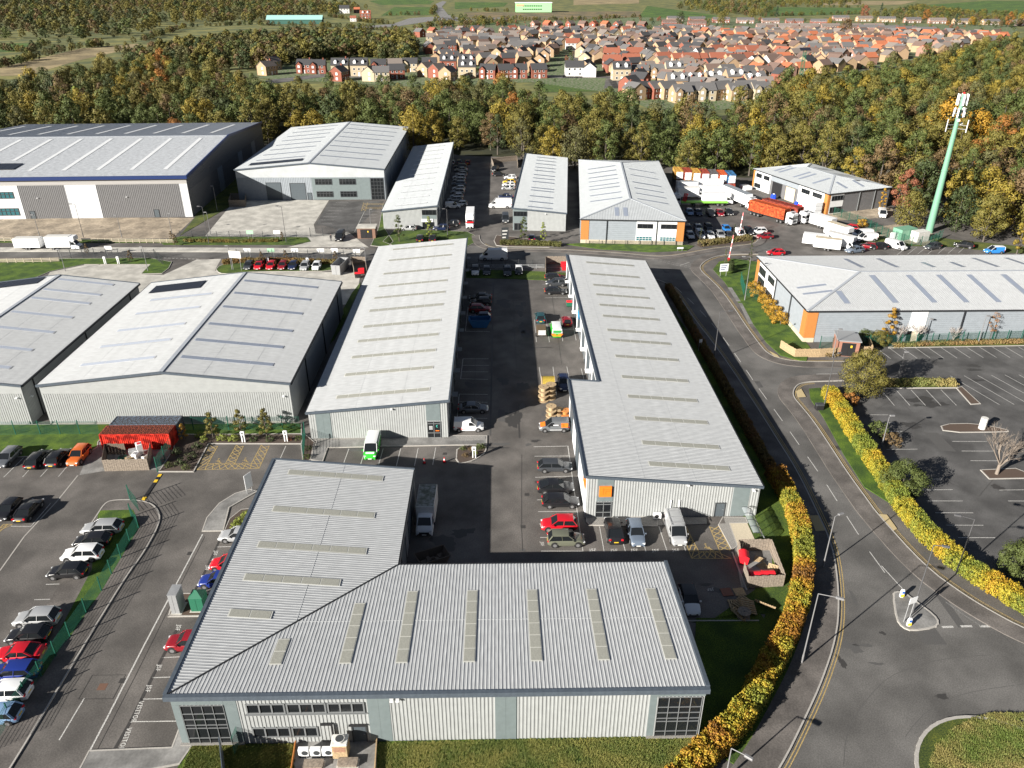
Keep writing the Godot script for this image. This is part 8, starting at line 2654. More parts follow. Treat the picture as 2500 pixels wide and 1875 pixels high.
func cabinet(at: Vector3, turn: float, s: Vector3, m: Material, label: String, peak := .0) -> void:
	var o := thing("utility_cabinet", label, "cabinet", at, deg_to_rad(turn))
	var b := Shape.new()
	b.block(V(-s.x / 2,.1,-s.z / 2),V(s.x / 2, s.y, s.z / 2))
	part("body", b, m, o)
	var p := Shape.new()
	p.block(V(-s.x / 2 - .15,0,-s.z / 2 - .15),V(s.x / 2 + .15,.12, s.z / 2 + .15))
	part("plinth", p, M.concrete, o)
	var r := Shape.new()
	var c := [V(-s.x / 2 - .05, s.y, -s.z / 2 - .05),V(s.x / 2 + .05, s.y, -s.z / 2 - .05),V(s.x / 2 + .05, s.y, s.z / 2 + .05),V(-s.x / 2 - .05, s.y, s.z / 2 + .05)]
	for i in 4:
		r.tri(c[i], c[(i + 1) % 4],V(0, s.y + peak + .02,0))
	part("roof", r, m, o)
	for k in 2:
		var d := Shape.new()
		d.block(V(-s.x / 2 + .04 + k * s.x / 2,.25, s.z / 2),V(-.03 + k * s.x / 2, s.y - .1, s.z / 2 + .02))
		part("door", d, m, o)

func hut(at: Vector3, turn: float, w: float, d: float, h: float, label: String, wall: Material, roof: Material) -> void:
	var o := thing("substation_hut", label, "hut", at, deg_to_rad(turn))
	var s := Shape.new()
	s.block(V(-w / 2,0,-d / 2),V(w / 2, h, d / 2))
	part("wall", s, wall, o)
	var r := Shape.new()
	r.block(V(-w / 2 - .2, h, -d / 2 - .2),V(w / 2 + .2, h + .2, d / 2 + .2))
	part("roof", r, roof, o)
	for x in [-1,1]:
		var k := Shape.new()
		k.block(V(minf(.02 * x, w * .32 * x),.1, d / 2),V(maxf(.02 * x, w * .32 * x), h - .3, d / 2 + .05))
		part("door", k, M.black, o)
	var n := Shape.new()
	n.block(V(.3, h * .6, d / 2 + .05),V(.6, h * .75, d / 2 + .07))
	part("notice", n, M.plate_yellow, o)

func person(at: Vector3) -> void:
	var o := thing("person", "person in dark clothes standing beside the black van at the gate", "person", at, .4)
	var s := Shape.new()
	var ring := func(y: float, x: float, w: float, d: float) -> Array:
		var r := []
		for i in 13:
			r.append(V(x + cos(TAU * i / 12) * w, y, sin(TAU * i / 12) * d))
		return r
	s.grid([ring.call(.78,0,.17,.11), ring.call(.95,0,.18,.12), ring.call(1.15,0,.16,.11), ring.call(1.38,0,.22,.12), ring.call(1.46,0,.12,.09), ring.call(1.5,0,.06,.06), ring.call(1.56,0,.07,.08), ring.call(1.66,0,.085,.1), ring.call(1.75,0,.06,.07), ring.call(1.78,0,.0,.0)])
	for x in [-1,1]:
		s.grid([ring.call(.05,.1 * x, .05,.11), ring.call(.12,.1 * x, .05,.06), ring.call(.45,.1 * x, .06,.07), ring.call(.82,.09 * x, .085,.1)])
		s.grid([ring.call(.78,.28 * x, .035,.045), ring.call(1.08,.27 * x, .045,.05), ring.call(1.38,.2 * x, .06,.065)])
	part("body", s, mat(.03,.032,.04), o)
	var h := Shape.new()
	h.grid([ring.call(1.56,0,.072,.082), ring.call(1.66,0,.087,.102), ring.call(1.7,0,.08,.09)])
	part("head", h, mat(.45,.28,.2), o)

func objects() -> void:
	var st := "street lamps along the curving road"
	for q in [[V(37.6,0,-122.4),9.3,0,1.5, "dark street lamp with a white plate beside the shaded pavement"],[V(51.1,0,-150.8),9.4,180,1.2, "pale street lamp on the verge before the hip roof's end wall"],[V(36.8,0,-68.5),7.2,20,.5, "grey street lamp on the pavement by the pale paving slab"],[V(29.5,0,-54.6),9.0,-25,1.6, "grey street lamp leaning out over the double yellow lines"],[V(43.7,0,-61.3),9.0,-20,.8, "dark street lamp on the traffic island"],[V(51.5,0,-67.2),7.6,160,1.4, "dark street lamp rising from the yellow hedge"],[V(50.4,0,-104.8),9.5,20,.6, "dark street lamp with a white plate by the car park entrance"],[V(18.7,0,-42.2),4.0,-40,1.2, "street lamp whose head leans over the beech hedge at the bottom"]]:
		lamp(q[0], q[1], q[2], q[3], M.pole if q[4].begins_with("dark") else M.pole_pale, q[4], st)
	var cg := "pale lamps of the empty car park"
	for q in [[V(78.1,0,-129.3),4.6, "pale lamp post before the white wall panel"],[V(87.9,0,-128.6),5.4, "pale lamp post beside the orange sapling"],[V(66.2,0,-114),5.3, "pale lamp post at the weedy strip"],[V(55,0,-94.3),4.8, "pale lamp post behind the yellow hedge"],[V(59,0,-123.4),5.3, "pale lamp post before the brick hut"]]:
		lamp(q[0], q[1],0,.1, M.pole_pale, q[2], cg)
	var lg := "lamps along the far road"
	var i := 0
	for q in [[V(-107.3,0,-197.6),8.6,180,.8],[V(-73.2,0,-191.8),9.4,180,.6],[V(-97.4,0,-197.5),5.7,180,.1],[V(-80.9,0,-222.9),7.0,180,.1],[V(-118.8,0,-198.2),5.7,180,.1],[V(-75.4,0,-199.9),5.7,180,.1],[V(-99.4,0,-171.7),5.0,180,.1],[V(-80.4,0,-171.3),5.6,180,.1],[V(-61.4,0,-171.9),5.6,180,.1],[V(-53.9,0,-192.5),9.2,180,.8],[V(-13.2,0,-196.3),7.3,180,.5],[V(-33.9,0,-202.9),5.5,0,.1],[V(-30.6,0,-171.9),5.0,180,.1],[V(-85.5,0,-200.1),5.4,0,.1]]:
		i += 1
		lamp(q[0], q[1], q[2], q[3], M.pole if q[1] > 7 else M.pole_pale, "%s lamp post on the far left, %s from the left edge" % ["tall dark" if q[1] > 7 else "pale slim", ["fourth", "eighth", "fifth", "tenth", "first", "ninth", "second", "sixth", "eleventh", "twelfth", "last", "fourteenth", "thirteenth", "seventh"][i - 1]], lg)
	mesh_fence(pv([-46.2,-79.3,-44.4,-77,-44,-66,-44.2,-59.3,-44.5,-54.2,-44.8,-49.4,-44.7,-45.6]), M.green_fence, "green mesh fence between the left car park and the footway", .85)
	mesh_fence(pv([-75,-99.4,-67.8,-99.4,-59.1,-99.4]), M.green_fence, "green mesh fence before the left warehouses")
	mesh_fence(pv([-48.3,-100.4,-40.4,-100.2,-29.8,-100.3]), M.green_fence, "dark green mesh fence behind the three young trees")
	mesh_fence(pv([-28.7,-98.3,-27.5,-91.7]), M.green_fence, "short green mesh fence at the left unit's front corner")
	mesh_fence(pv([94.7,-215.5,98.8,-204.4,100.3,-194,103.4,-187.1,108.3,-187.6,114.6,-193.8]), M.green_fence, "green mesh fence round the mast compound")
	mesh_fence(pv([53.2,-161.5,51.8,-154.1,53.8,-150.5]), M.green_fence, "green mesh fence beside the hip roof's end wall")
	mesh_fence(pv([58.1,-127.3,70.3,-127.8,90.8,-129.2,101.8,-129.8]), M.green_fence, "dark mesh fence along the long grey wall")
	mesh_fence(pv([-105.7,-181.7,-82.1,-180.1,-78.3,-175.3]), M.frame_dark, "dark mesh fence along the left road verge")
	mesh_fence(pv([-62.5,-179.8,-36.9,-178.7,-30.8,-176.8]), M.frame_dark, "dark mesh fence behind the seven-car row")
	mesh_fence(pv([-82.6,-197.9,-69.6,-197,-49.3,-196.6]), M.frame_dark, "thin dark fence before the pale concrete yard", .7)
	mesh_fence(pv([-48.8,-197.3,-36.3,-200]), M.frame_dark, "wide grey mesh gate of the pale concrete yard", 1.0)
	mesh_fence(pv([-10.9,-174.7,-1.7,-173.4,7.7,-172.1,10.7,-173.2]), M.frame_dark, "dark fence between the yard's far end and the road", .8)
	mesh_fence(pv([21.9,-189.5,35.2,-188.9,47.4,-188]), M.frame_dark, "thin dark fence before the unit with orange corner boards", .5)
	rail_fence(pv([-131.1,-194.5,-105.9,-193.8]), M.stone_base, "pale timber rail fence behind the white luton lorry")
	rail_fence(pv([-103.2,-193.4,-82.1,-192.3]), M.stone_base, "pale timber rail fence right of the white luton lorry")
	rail_fence(pv([-121.3,-177.5,-111.8,-177.6,-103.8,-178.1]), M.stone_base, "pale timber rail fence on the left grass verge")
	rail_fence(pv([-6.5,-172.9,-.8,-171.4,10.5,-171.2]), M.galv, "grey barrier rail at the yard's far end")
	for q in [[V(-47.8,0,-82.8),V(-45.6,0,-80.3), "open green mesh gate leaf by the left kerb"],[V(-46.8,0,-89.3),V(-46.8,0,-94.7), "open green mesh gate leaf beside the bin store"]]:
		mesh_fence(PackedVector2Array([v2(q[0]), v2(q[1])]), M.green_fence, q[2],1.0)
	board_fence(pv([-54.1,-89.6,-48.1,-89.8,-49.3,-93.9]),1.8, M.timber, "timber_pen", "weathered timber bin store before the red container")
	board_fence(pv([-54.1,-89.6,-55.6,-93.8,-52.8,-93.7]),1.8, M.timber_dark, "timber_pen", "dark back boards of the bin store before the red container")
	var rc := freight_container(V(-51.8,0,-96.2),0, "red container with rusty roof beside the bin store", M.red_box, 9.7)
	var rt := Shape.new()
	rt.ribbed([V(-4.85,2.62,-1.2),V(-4.85,2.62,1.2),V(4.85,2.62,1.2),V(4.85,2.62,-1.2)],Vector3.RIGHT, Vector3.BACK, Vector3.UP, .28,.04,.4,.1)
	part("rusty_roof", rt, M.red_rust, rc)
	freight_container(V(-51.6,0,-98.9),0, "blue-grey rusty container behind the red one", M.blue_rust, 9.5)
	for k in 6:
		var jb := [V(-52.7,0,-92.2),V(-51.6,0,-91.8),V(-50.9,0,-92.4),V(-50.7,0,-93.5),V(-50,0,-92.6),V(-51.6,0,-93.2)][k] as Vector3
		var o := thing("scrap_box", ["dark crate in the bin store", "cardboard box in the bin store", "white appliance in the bin store", "white and red machine in the bin store", "pale panel in the bin store", "grey appliance in the bin store"][k], "scrap", jb, k * .7)
		part("body", rounded_box(-.5,.5,0,[.7,.8,1.1,2.0,.6,1.2][k],.8,.05),[M.green_box, M.timber_new, M.white, M.white, M.offwhite, M.galv][k], o)
		var ld := Shape.new()
		ld.block(V(-.3,[.7,.8,1.1,2.0,.6,1.2][k],-.2),V(.2,[.7,.8,1.1,2.0,.6,1.2][k] + .06,.2))
		part("lid", ld, [M.black, M.timber, M.galv, M.red, M.black, M.galv][k], o)
	board_fence(pv([27.6,-70.3,27.7,-71.5,31.6,-71.5,31.2,-65.4,27.1,-65.2,27.3,-67.6]),1.7, M.timber, "timber_pen", "timber bin pen with red bins beside the beech hedge")
	wheelie(V(27.9,0,-69.6),80, M.red_bin, M.red_bin, "large red bin in the back corner of the right timber pen")
	wheelie(V(28.3,0,-66.3),0, M.red_bin, M.red_bin, "left red bin at the front of the right timber pen")
	wheelie(V(29.7,0,-66.4),0, M.red_bin, M.red_bin, "right red bin at the front of the right timber pen")
	pallet(V(29.9,0,-68.6), Basis.from_euler(V(.2,.4,.1)), "flat pallet lying in the timber pen")
	pallet(V(30.8,0,-67.9) + V(0,.4,0), Basis.from_euler(V(.9,-.5,.2)), "pallet leaning on the timber pen's side")
	pallet(V(29.7,0,-69.7), Basis.from_euler(V(.1,1.0,.3)), "broken pallet at the pen's back boards")
	for k in 5:
		pallet([V(25.3,0,-62.5),V(25.9,0,-62.6),V(26.2,0,-61.9),V(25.2,0,-61.3),V(28.2,0,-62.4)][k] + V(0,.2 * (k % 3),0), Basis.from_euler(V(.15 * k, k * .8,.1 * k)).scaled(Vector3.ONE * 1.6),["leftmost crate frame of the timber heap", "upper crate frame of the timber heap", "right crate frame of the timber heap", "lowest crate frame of the timber heap", "single broken pallet lying on the grass"][k])
	for k in 2:
		var o := thing("board_sheet", ["dark brown board lying above the timber heap", "pale board lying above the timber heap"][k], "board", [V(24.7,0,-64.6),V(26.1,0,-64.6)][k],.1)
		part("sheet", rounded_box(-.6,.6,.05,.12,1.2,.02),[mat(.2,.09,.06), M.timber_new][k], o)
		part("bearer", rounded_box(-.55,.55,.0,.05,.1,.01), M.timber, o)
	drum_stack(V(25.5,0,-60.9),1,.7, M.timber, "wooden drum lying on its side in the timber heap")
	board_fence(pv([10.5,-167,10.9,-174.9,16.2,-174.8,15.7,-166.6]),1.8, M.timber, "timber_pen", "timber bin pen at the yard's far end")
	wheelie(V(15,0,-172.5),0, M.red_bin, M.red_bin, "upper red bin in the pen at the yard's far end")
	wheelie(V(15.1,0,-170.2),0, M.red_bin, M.red_bin, "lower red bin in the pen at the yard's far end")
	wheelie(V(14.4,0,-148.2),0, M.red_bin, M.green_box, "dark bin with red lid against the right unit")
	wheelie(V(-31.6,0,-166.1),10, M.red_bin, M.black, "black bin with red lid behind the left unit, lower of two")
	wheelie(V(-31.3,0,-168.8),10, M.red_bin, M.red_bin, "red bin behind the left unit, upper of two")
	board_fence(pv([-1.6,-276.7,-2.4,-286.1,6.9,-290.2,6.9,-277.8]),1.8, M.timber, "timber_pen", "pale timber pen at the wood end of the far yard")
	board_fence(pv([-78.8,-227.3,-80.5,-235.3,-76,-235.2,-74,-227.2,-78.8,-227.3]),2.0, M.timber, "timber_pen", "brown timber pen beside the pale warehouse")
	board_fence(pv([50.9,-127.4,51.7,-125,52.3,-123.6,56.7,-123.6,61.3,-124.2]),1.6, M.timber_new, "timber_fence", "pale timber fence beside the brick hut")
	board_fence(pv([64,-124.4,66.4,-124.4,67.5,-128.6]),1.6, M.timber_new, "timber_fence", "short pale timber fence right of the brick hut")
	skip(V(-36.3,0,-170.6),80,5.8,2.3, M.galv, "tall grey waste skip beside the seven-car row", .1)
	board_fence(pv([-32.7,-167.8,-34.6,-175.4,-31.3,-175.3,-29.8,-167.7]),1.8, M.timber, "timber_pen", "timber pen right of the tall grey skip")
	skip(V(-3.8,0,-138.3),0,4.2,1.7, mat(.02,.1,.25,.5), "blue skip in the shaded row of the yard", .8)
	skip(V(-7.9,0,-69.8),25,3.6,1.4, M.timber_dark, "rusty brown skip in the front unit's inner corner", .6)
	drum_stack(V(6.9,0,-108.5),3,.85, M.timber_new, "top drum of the left-hand stack in the upper group of cable drums")
	drum_stack(V(8.1,0,-109.3),3,.85, M.timber_new, "top drum of the right-hand stack in the upper group of cable drums")
	drum_stack(V(7.7,0,-102.3),3,.8, M.timber_new, "top drum of the left stack in the group beside the grey and orange van")
	drum_stack(V(8.9,0,-102.8),2,.75, M.timber_new, "top drum of the middle stack in the group beside the grey and orange van")
	drum_stack(V(9.9,0,-102.5),2,.75, M.orange_board, "orange top drum of the right stack in the group beside the grey and orange van")
	var ty := thing("yellow_reel", "big yellow wrapped reel behind the cable drums", "reel", V(7.8,0,-111.7))
	var ys := Shape.new()
	ys.tube(V(-1.0,1.3,0),V(1.0,1.3,0),1.3,1.3,22)
	part("wrapped_coil", ys, layered(mat(.5,.36,.05,.6), picture(128,.05,3, w3(.7), w3(1.0),61,1.6,.2),1.3), ty)
	for x in [-1.03,1.03]:
		var e := Shape.new()
		e.tube(V(x - .04,1.3,0),V(x + .04,1.3,0),1.34,1.34,22)
		part("flange", e, M.timber_new, ty)
	cabinet(V(-34.5,0,-63.1),0,V(.9,2.7,1.6), M.galv, "tall grey metal cabinet in the bark bed")
	cabinet(V(-32.3,0,-63.3),0,V(1.4,1.9,1.4), M.green_box, "green cabinet with peaked roof in the bark bed", .5)
	for q in [[V(-37.2,0,-96.7), "white charging post behind the two accessible bays, left of two"],[V(-31.1,0,-96.8), "white charging post behind the two accessible bays, right of two"],[V(-3.7,0,-92), "white charging post in the planting bed by the left unit"],[V(-92.3,0,-176.4), "white charging post on the far left verge, left of two"],[V(-89.2,0,-176.4), "white charging post on the far left verge, right of two"],[V(-53.9,0,-174.9), "white charging post behind the red cars"],[V(-44.6,0,-174.7), "white charging post behind the silver car"]]:
		var o := thing("charging_post", q[1], "charger", q[0],0, "white charging posts")
		var b := Shape.new()
		b.block(V(-.25,0,-.12),V(-.12,1.5,.12))
		b.block(V(.12,0,-.12),V(.25,1.5,.12))
		part("legs", b, M.white, o)
		part("head", rounded_box(-.3,.3,1.3,1.85,.3,.05), M.white, o)
		var sc := Shape.new()
		sc.block(V(-.12,1.45,.15),V(.12,1.7,.16))
		part("screen", sc, M.black, o)
	for k in 3:
		var o := thing("air_conditioner", ["leftmost", "middle", "rightmost"][k] + " small white air conditioner on the patio", "air conditioner", V(-17.2 + k * 1.02,.1,-45.1))
		part("case", rounded_box(-.45,.45,.15,.95,.4,.04), M.white, o)
		var f := Shape.new()
		f.tube(V(.1,.55,.2),V(.1,.55,.215),.28,.28,16)
		part("fan", f, M.frame_dark, o)
		for x in [-.3,.3]:
			beam(o, "foot", V(x, .07,-.25),V(x, .07,.25),.08,.15, M.black)
	var hp := thing("air_conditioner", "large timber-clad cooling unit with a round roof fan on the patio", "air conditioner", V(-14.0,.1,-45.2))
	part("case", rounded_box(-.65,.65,.1,1.7,1.1,.03), M.timber_new, hp)
	part("top", rounded_box(-.7,.7,1.7,1.85,1.15,.05), M.offwhite, hp)
	var fr := Shape.new()
	fr.tube(V(0,1.85,0),V(0,2.0,0),.45,.42,20)
	part("fan_ring", fr, M.offwhite, hp)
	var fd := Shape.new()
	fd.tube(V(0,2.0,0),V(0,2.01,0),.36,.36,20)
	part("fan", fd, M.frame_dark, hp)
	for k in 5:
		beam(hp, "louvre", V(-.5,1.0 + k * .12,.56),V(.5,1.0 + k * .12,.56),.03,.05, mat(.3,.14,.1))
	var ac := thing("air_conditioner", "white air conditioner on the gravel outside the orange-sign unit", "air conditioner", V(19.4,0,-77.7),0)
	part("case", rounded_box(-.5,.5,.2,.95,.4,.04), M.white, ac)
	var af := Shape.new()
	af.tube(V(-.08,.58,.2),V(-.08,.58,.215),.27,.27,16)
	part("fan", af, M.black, ac)
	for k in 2:
		board_fence([pv([-18.2,-46.3,-17.9,-43]), pv([-11.1,-46.5,-10.8,-42.9])][k],.55, M.orange_board if k == 0 else M.timber_new, "retaining_board", ["low brown board at the patio's left edge", "low brown board at the patio's right edge"][k],1.2)
	for k in 2:
		cabinet([V(-16.2,0,-44.1),V(-13.3,0,-44.2)][k],0,V(1.6,.45,.7), M.timber, ["left timber bench at the patio's front", "right timber bench at the patio's front"][k])
	mesh_fence(pv([-23.2,-46.5,-23.3,-45.3]), M.green_fence, "green mesh gate standing on the front grass")
	var gl := board_fence(pv([-24.4,-45.6,-22.5,-40.9]),2.2, M.fascia, "grey_gate", "dark grey boarded gate cut off by the bottom edge")
	var cs := thing("cycle_shelter", "curved clear cycle shelter by the pale concrete pad", "shelter", V(29.8,0,-72.2))
	var gp := mat(.6,.65,.68,.1)
	gp.transparency = BaseMaterial3D.TRANSPARENCY_ALPHA
	gp.albedo_color.a = .45
	for k in 5:
		var z := -k * 1.25
		var hoop := Shape.new()
		var last := V(1.3,0, z)
		for j in 9:
			var a := j / 8.0 * 1.9
			var now := V(1.3 - (1 - cos(a)) * 1.15,1.0 + sin(a) * 1.15, z)
			hoop.tube(last, now, .04,.04,6)
			last = now
		part("hoop", hoop, M.frame_dark, cs)
		if k < 4:
			var sh := Shape.new()
			var rows := []
			for j in 9:
				var a := j / 8.0 * 1.9
				rows.append([V(1.3 - (1 - cos(a)) * 1.15,1.0 + sin(a) * 1.15, z),V(1.3 - (1 - cos(a)) * 1.15,1.0 + sin(a) * 1.15, z - 1.25)])
			sh.grid(rows)
			part("clear_sheet", sh, gp, cs)
	for k in 2:
		var o := thing("traffic_bollard", ["upper white and yellow bollard at the island's tip", "lower white and yellow bollard on the traffic island"][k], "bollard", [V(43.5,0,-63.5),V(42.3,0,-59.3)][k])
		part("shell", rounded_box(-.22,.22,.1,1.15,.28,.1), M.white, o)
		var y := Shape.new()
		y.block(V(-.2,.2,.14),V(.2,.55,.15))
		part("yellow_panel", y, M.plate_yellow, o)
		var bl := Shape.new()
		bl.tube(V(0,.82,.14),V(0,.82,.16),.16,.16,14)
		part("blue_disc", bl, mat(.02,.1,.4), o)
	sign_board(V(42.4,0,-59.9),20,1.0,.8,2.6, M.white, "white square sign turned away on the traffic island")
	sign_board(V(50.4,0,-165.5),10,2.0,1.8,1.2, M.white, "white notice board on the verge at the side road", "", mat(.05,.06,.2))
	sign_board(V(-60.1,0,-171.5),-15,3.0,1.6,3.0, M.offwhite, "pale blue-lettered road sign left of the seven-car row", "", mat(.1,.15,.3))
	sign_board(V(-32.8,0,-84.2),60,1.2,2.2,.8, M.white, "white totem sign at the front unit's far left corner")
	sign_board(V(1.6,0,-192.2),10,1.8,3.4,.3, M.frame_dark, "dark totem sign at the far yard's entrance", "", M.offwhite)
	sign_board(V(44.5,0,-183.8),0,1.5,.4,.6, M.white, "low white street name plate on the grass")
	sign_board(V(36,0,-126.3),20,.6,.6,1.8, M.white, "small warning sign on the shaded pavement")
	i = 0
	for q in [V(-94.4,0,-183.4),V(-60.3,0,-180.9),V(-54.6,0,-180.8),V(-48.9,0,-180.7),V(-42.7,0,-180.6),V(-39.4,0,-180.6),V(-34,0,-179.9),V(-63.8,0,-195.8),V(-56.9,0,-195.7)]:
		i += 1
		sign_board(q, 0,1.7,.9,1.3, mat(.35,.6,.4) if i in [3,8] else M.white, "%s fence sign, %s along the far left fences" % ["green" if i in [3,8] else "white", NTH[i - 1]], "signs on the far fences")
	for k in 2:
		var o := thing("traffic_cone", ["left traffic cone in the bays before the left unit", "right traffic cone in the bays before the left unit"][k], "cone", [V(-10.6,0,-90.8),V(-7.8,0,-91)][k],0, "traffic cones")
		var c := Shape.new()
		c.tube(V(0,.03,0),V(0,.85,0),.2,.04,12)
		part("cone", c, M.red, o)
		var b := Shape.new()
		b.tube(V(0,.4,0),V(0,.62,0),.135,.09,12)
		part("white_band", b, M.white, o)
		part("base", rounded_box(-.24,.24,0,.05,.48,.02), M.rubber, o)
	var sb := thing("speed_bump", "yellow and black speed bump at the green gate", "speed bump", V(-46.2,0,-85.9))
	for k in 9:
		var a := V(-46.2,0,-88.7).lerp(V(-46.2,0,-82.8), k / 9.0) - V(-46.2,0,-85.9)
		var b := V(-46.2,0,-88.7).lerp(V(-46.2,0,-82.8), (k + 1) / 9.0) - V(-46.2,0,-85.9)
		beam(sb, "segment", a + V(0,.03,0), b + V(0,.03,0),.45,.07, M.plate_yellow if k in [0,2,8] else M.black)
	hut(V(-34,0,-197.1),0,4.6,3.2,2.7, "brick substation hut with black doors by the far road", layered(mat(.3,.17,.12,.9), picture(128,.2,2, w3(.7), w3(1.0),63,1.5,.3),1.5), M.concrete)
	hut(V(62.1,0,-125.8),-12,3.6,4.2,2.9, "pink brick hut with black doors behind the pale timber fence", layered(mat(.42,.2,.14,.9), picture(128,.2,2, w3(.7), w3(1.0),64,1.5,.3),1.5), M.galv)
	person(V(-42.8,0,-193.7))
	for k in 2:
		var o := thing("barrier_arm", ["raised red and white barrier by the lorry yard", "second raised red and white barrier across the road"][k], "barrier", [V(62,0,-194.7),V(54.2,0,-175.3)][k],0)
		for j in 6:
			beam(o, "band", V(.12 * j, .8 + j * .9,-.2 * j),V(.12 * (j + 1),.8 + (j + 1) * .9,-.2 * (j + 1)),.14,.1, M.red if j % 2 else M.white)
		part("housing", rounded_box(-.25,.25,0,1.1,.4,.05), M.red, o)
	var wb := thing("waste_box", "black grit bin on the green corner by the car park entrance", "bin", V(49.7,0,-104.8))
	part("body", rounded_box(-.6,.6,.1,.9,.8,.05), M.black, wb)
	part("lid", rounded_box(-.65,.65,.9,1.1,.85,.08), M.frame_dark, wb)
	var stn := thing("boulder", "small brown boulder on the grass beside the yellow hedge", "stone", V(50.5,0,-81.1))
	part("rock", rounded_box(-.5,.5,.05,.5,.6,.2), mat(.2,.11,.08), stn)
	part("plate", rounded_box(-.3,.3,.5,.52,.3,.01), M.stone_base, stn)
	var tot := thing("drum_bin", "tall pale round post bin in the empty car park", "bin", V(71.9,0,-98.6))
	var ts := Shape.new()
	ts.tube(Vector3.ZERO, V(0,1.9,0),.5,.5,16)
	part("body", ts, M.offwhite, tot)
	for y in [.5,1.2]:
		var rg := Shape.new()
		rg.tube(V(0, y, 0),V(0, y + .05,0),.515,.515,16)
		part("band", rg, M.galv, tot)
	for k in 4:
		var o := thing("wrapped_stack", ["tall", "second tall", "low front", "far left"][k] + " white wrapped stack before the grey unit", "bales", [V(89.4,0,-216.8),V(88.6,0,-221.2),V(89.2,0,-212.2),V(78.3,0,-245.8)][k], deg_to_rad(-70), "white wrapped stacks")
		for a in 3:
			for b in (3 if k < 2 else 1):
				part("bale", rounded_box(-1.7 + a * 1.15,-.6 + a * 1.15, b * 1.25, b * 1.25 + 1.2,2.6,.12), M.white, o)
	for k in 3:
		var o := thing("big_bag", ["blue bag on the white stack by the loading door", "blue bag right of the open loading door", "red bag beside the white stacks"][k], "bag", [V(83,0,-232.9),V(87.3,0,-224.4),V(87,0,-221.2)][k])
		part("bag", rounded_box(-.7,.7,0,1.6,1.4,.3),[mat(.01,.06,.5), mat(.01,.06,.5), M.red_bin][k], o)
		part("neck", rounded_box(-.25,.25,1.6,1.8,.5,.08), M.white, o)
	var o := thing("mobile_mast", "tall pale green phone mast with white aerials beside the wood", "mast", V(113.5,0,-198.5))
	var p := Shape.new()
	p.tube(Vector3.ZERO, V(0,34.5,0),.95,.42,20)
	part("pole", p, M.mint, o)
	for y in [8.0,16.0,24.0,28.5,31.0,33.5]:
		var c := Shape.new()
		var r: float = lerpf(.95,.42, y / 34.5) + .1
		c.tube(V(0, y, 0),V(0, y + .2,0), r, r, 20)
		part("collar", c, M.mint, o)
	for lv in [[26.0,3,2.6,3.0],[29.5,6,1.3,2.0],[32.2,6,1.2,2.6]]:
		for k in lv[1]:
			var a: float = TAU * k / lv[1] + lv[0]
			var q := V(cos(a) * lv[2], lv[0], sin(a) * lv[2])
			var arm := Shape.new()
			arm.tube(V(0, lv[0] + .4,0), q + V(0,.4,0),.06,.06,6)
			arm.tube(V(0, lv[0] + 1.3,0), q + V(0,1.3,0),.06,.06,6)
			part("arm", arm, M.galv, o)
			var an := Shape.new()
			an.box(Transform3D(Basis(Vector3.UP, -a), q + V(0, lv[3] / 2 - .3,0)),V(.18, lv[3],.36 if lv[1] > 3 else .12))
			part("aerial", an, M.white, o)
	for k in 5:
		var ds := Shape.new()
		var da := k * 1.9
		ds.tube(V(cos(da),27.6 + k * .9, sin(da)),V(cos(da) * 1.35,27.6 + k * .9, sin(da) * 1.35),.38,.34,12)
		part("dish", ds, M.offwhite, o)
	var dk := Shape.new()
	dk.tube(V(0,34.5,0),V(0,34.9,0),.3,.2,12)
	part("red_cap", dk, M.red, o)
	for k in 3:
		cabinet([V(104.2,0,-193.2),V(107.2,0,-191.1),V(101.1,0,-192.2)][k],20,[V(5.0,2.8,3.0),V(3.8,2.6,2.4),V(1.5,1.8,1.0)][k],[M.mint, M.offwhite, M.white][k],["pale green equipment cabin left of the mast", "white equipment cabin at the mast's foot", "small white cabinet in the mast compound"][k])
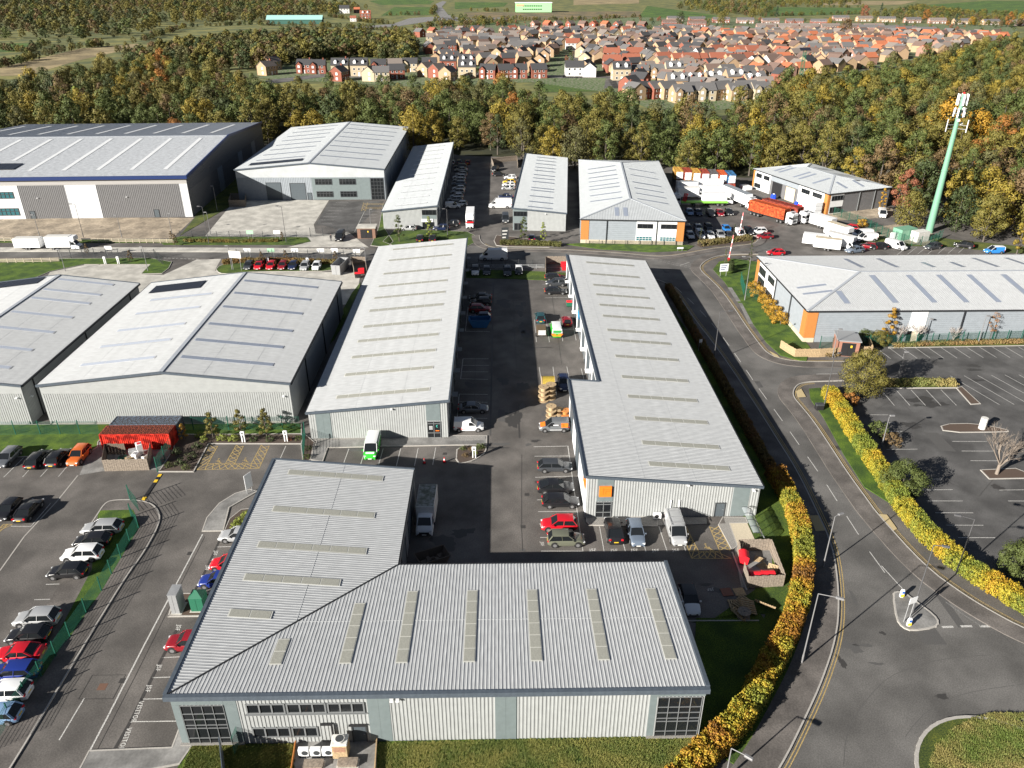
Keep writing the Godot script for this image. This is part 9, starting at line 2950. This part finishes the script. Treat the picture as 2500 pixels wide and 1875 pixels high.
	for k in 2:
		var tk := thing("dead_trunk", ["taller bare trunk standing at the wood's edge behind the grey unit", "shorter bare trunk standing at the wood's edge behind the grey unit"][k], "tree", [V(120.5,0,-257.3),V(128.5,0,-263.1)][k])
		var ts2 := Shape.new()
		ts2.tube(Vector3.ZERO, V(.2,[6.0,3.5][k],0),.4,.28,8)
		part("trunk", ts2, M.bark_pale, tk)
	var lm := thing("lattice_mast", "thin lattice mast with a dark panel in front of the town", "mast", V(200.7,0,-546.8))
	var ls := Shape.new()
	for x in [-1,1]:
		for z in [-1,1]:
			ls.bar(V(x, 0, z),V(x * .7,17, z * .7),.25,.25)
	for y in 8:
		ls.bar(V(-.9, y * 2,.9),V(.9, y * 2 + 2,.9),.15,.15)
	part("frame", ls, M.green_box, lm)
	var lp := Shape.new()
	lp.box(Transform3D(Basis(Vector3.RIGHT, .4),V(0,17.5,0)),V(7.0,.3,3.5))
	part("panel", lp, M.solar, lm)

func _ready() -> void:
	rng.seed = 7
	var cam := Camera3D.new()
	cam.name = "camera"
	cam.fov = 52.5254
	cam.position = V(0,60,0)
	cam.rotation_degrees = V(-27.6995,-1.0,0)
	cam.far = 12000
	cam.near = 1
	add_child(cam)
	var sky := ProceduralSkyMaterial.new()
	sky.sky_top_color = Color(.40,.46,.56)
	sky.sky_horizon_color = Color(.6,.64,.69)
	sky.sky_curve = .12
	sky.ground_bottom_color = Color(.2,.2,.17)
	sky.ground_horizon_color = Color(.4,.42,.42)
	sky.sky_energy_multiplier = .55
	var env := Environment.new()
	env.background_mode = Environment.BG_SKY
	env.sky = Sky.new()
	env.sky.sky_material = sky
	env.tonemap_mode = Environment.TONE_MAPPER_LINEAR
	env.tonemap_exposure = 2.35
	env.sdfgi_enabled = true
	env.ssao_enabled = true
	env.ssil_enabled = true
	var we := WorldEnvironment.new()
	we.name = "world"
	we.environment = env
	add_child(we)
	var sun := DirectionalLight3D.new()
	sun.name = "sun"
	sun.light_energy = 1.6
	sun.light_color = Color(1.0,.975,.935)
	sun.light_angular_distance = .5
	sun.shadow_enabled = true
	add_child(sun)
	sun.look_at_from_position(Vector3.ZERO, V(.746,-.358,-.562))
	make_materials()
	ground()
	building_front()
	building_yard_west()
	building_yard_east()
	buildings_gabled()
	buildings_hipped()
	buildings_far_units()
	vehicles()
	vegetation()
	town()
	objects()
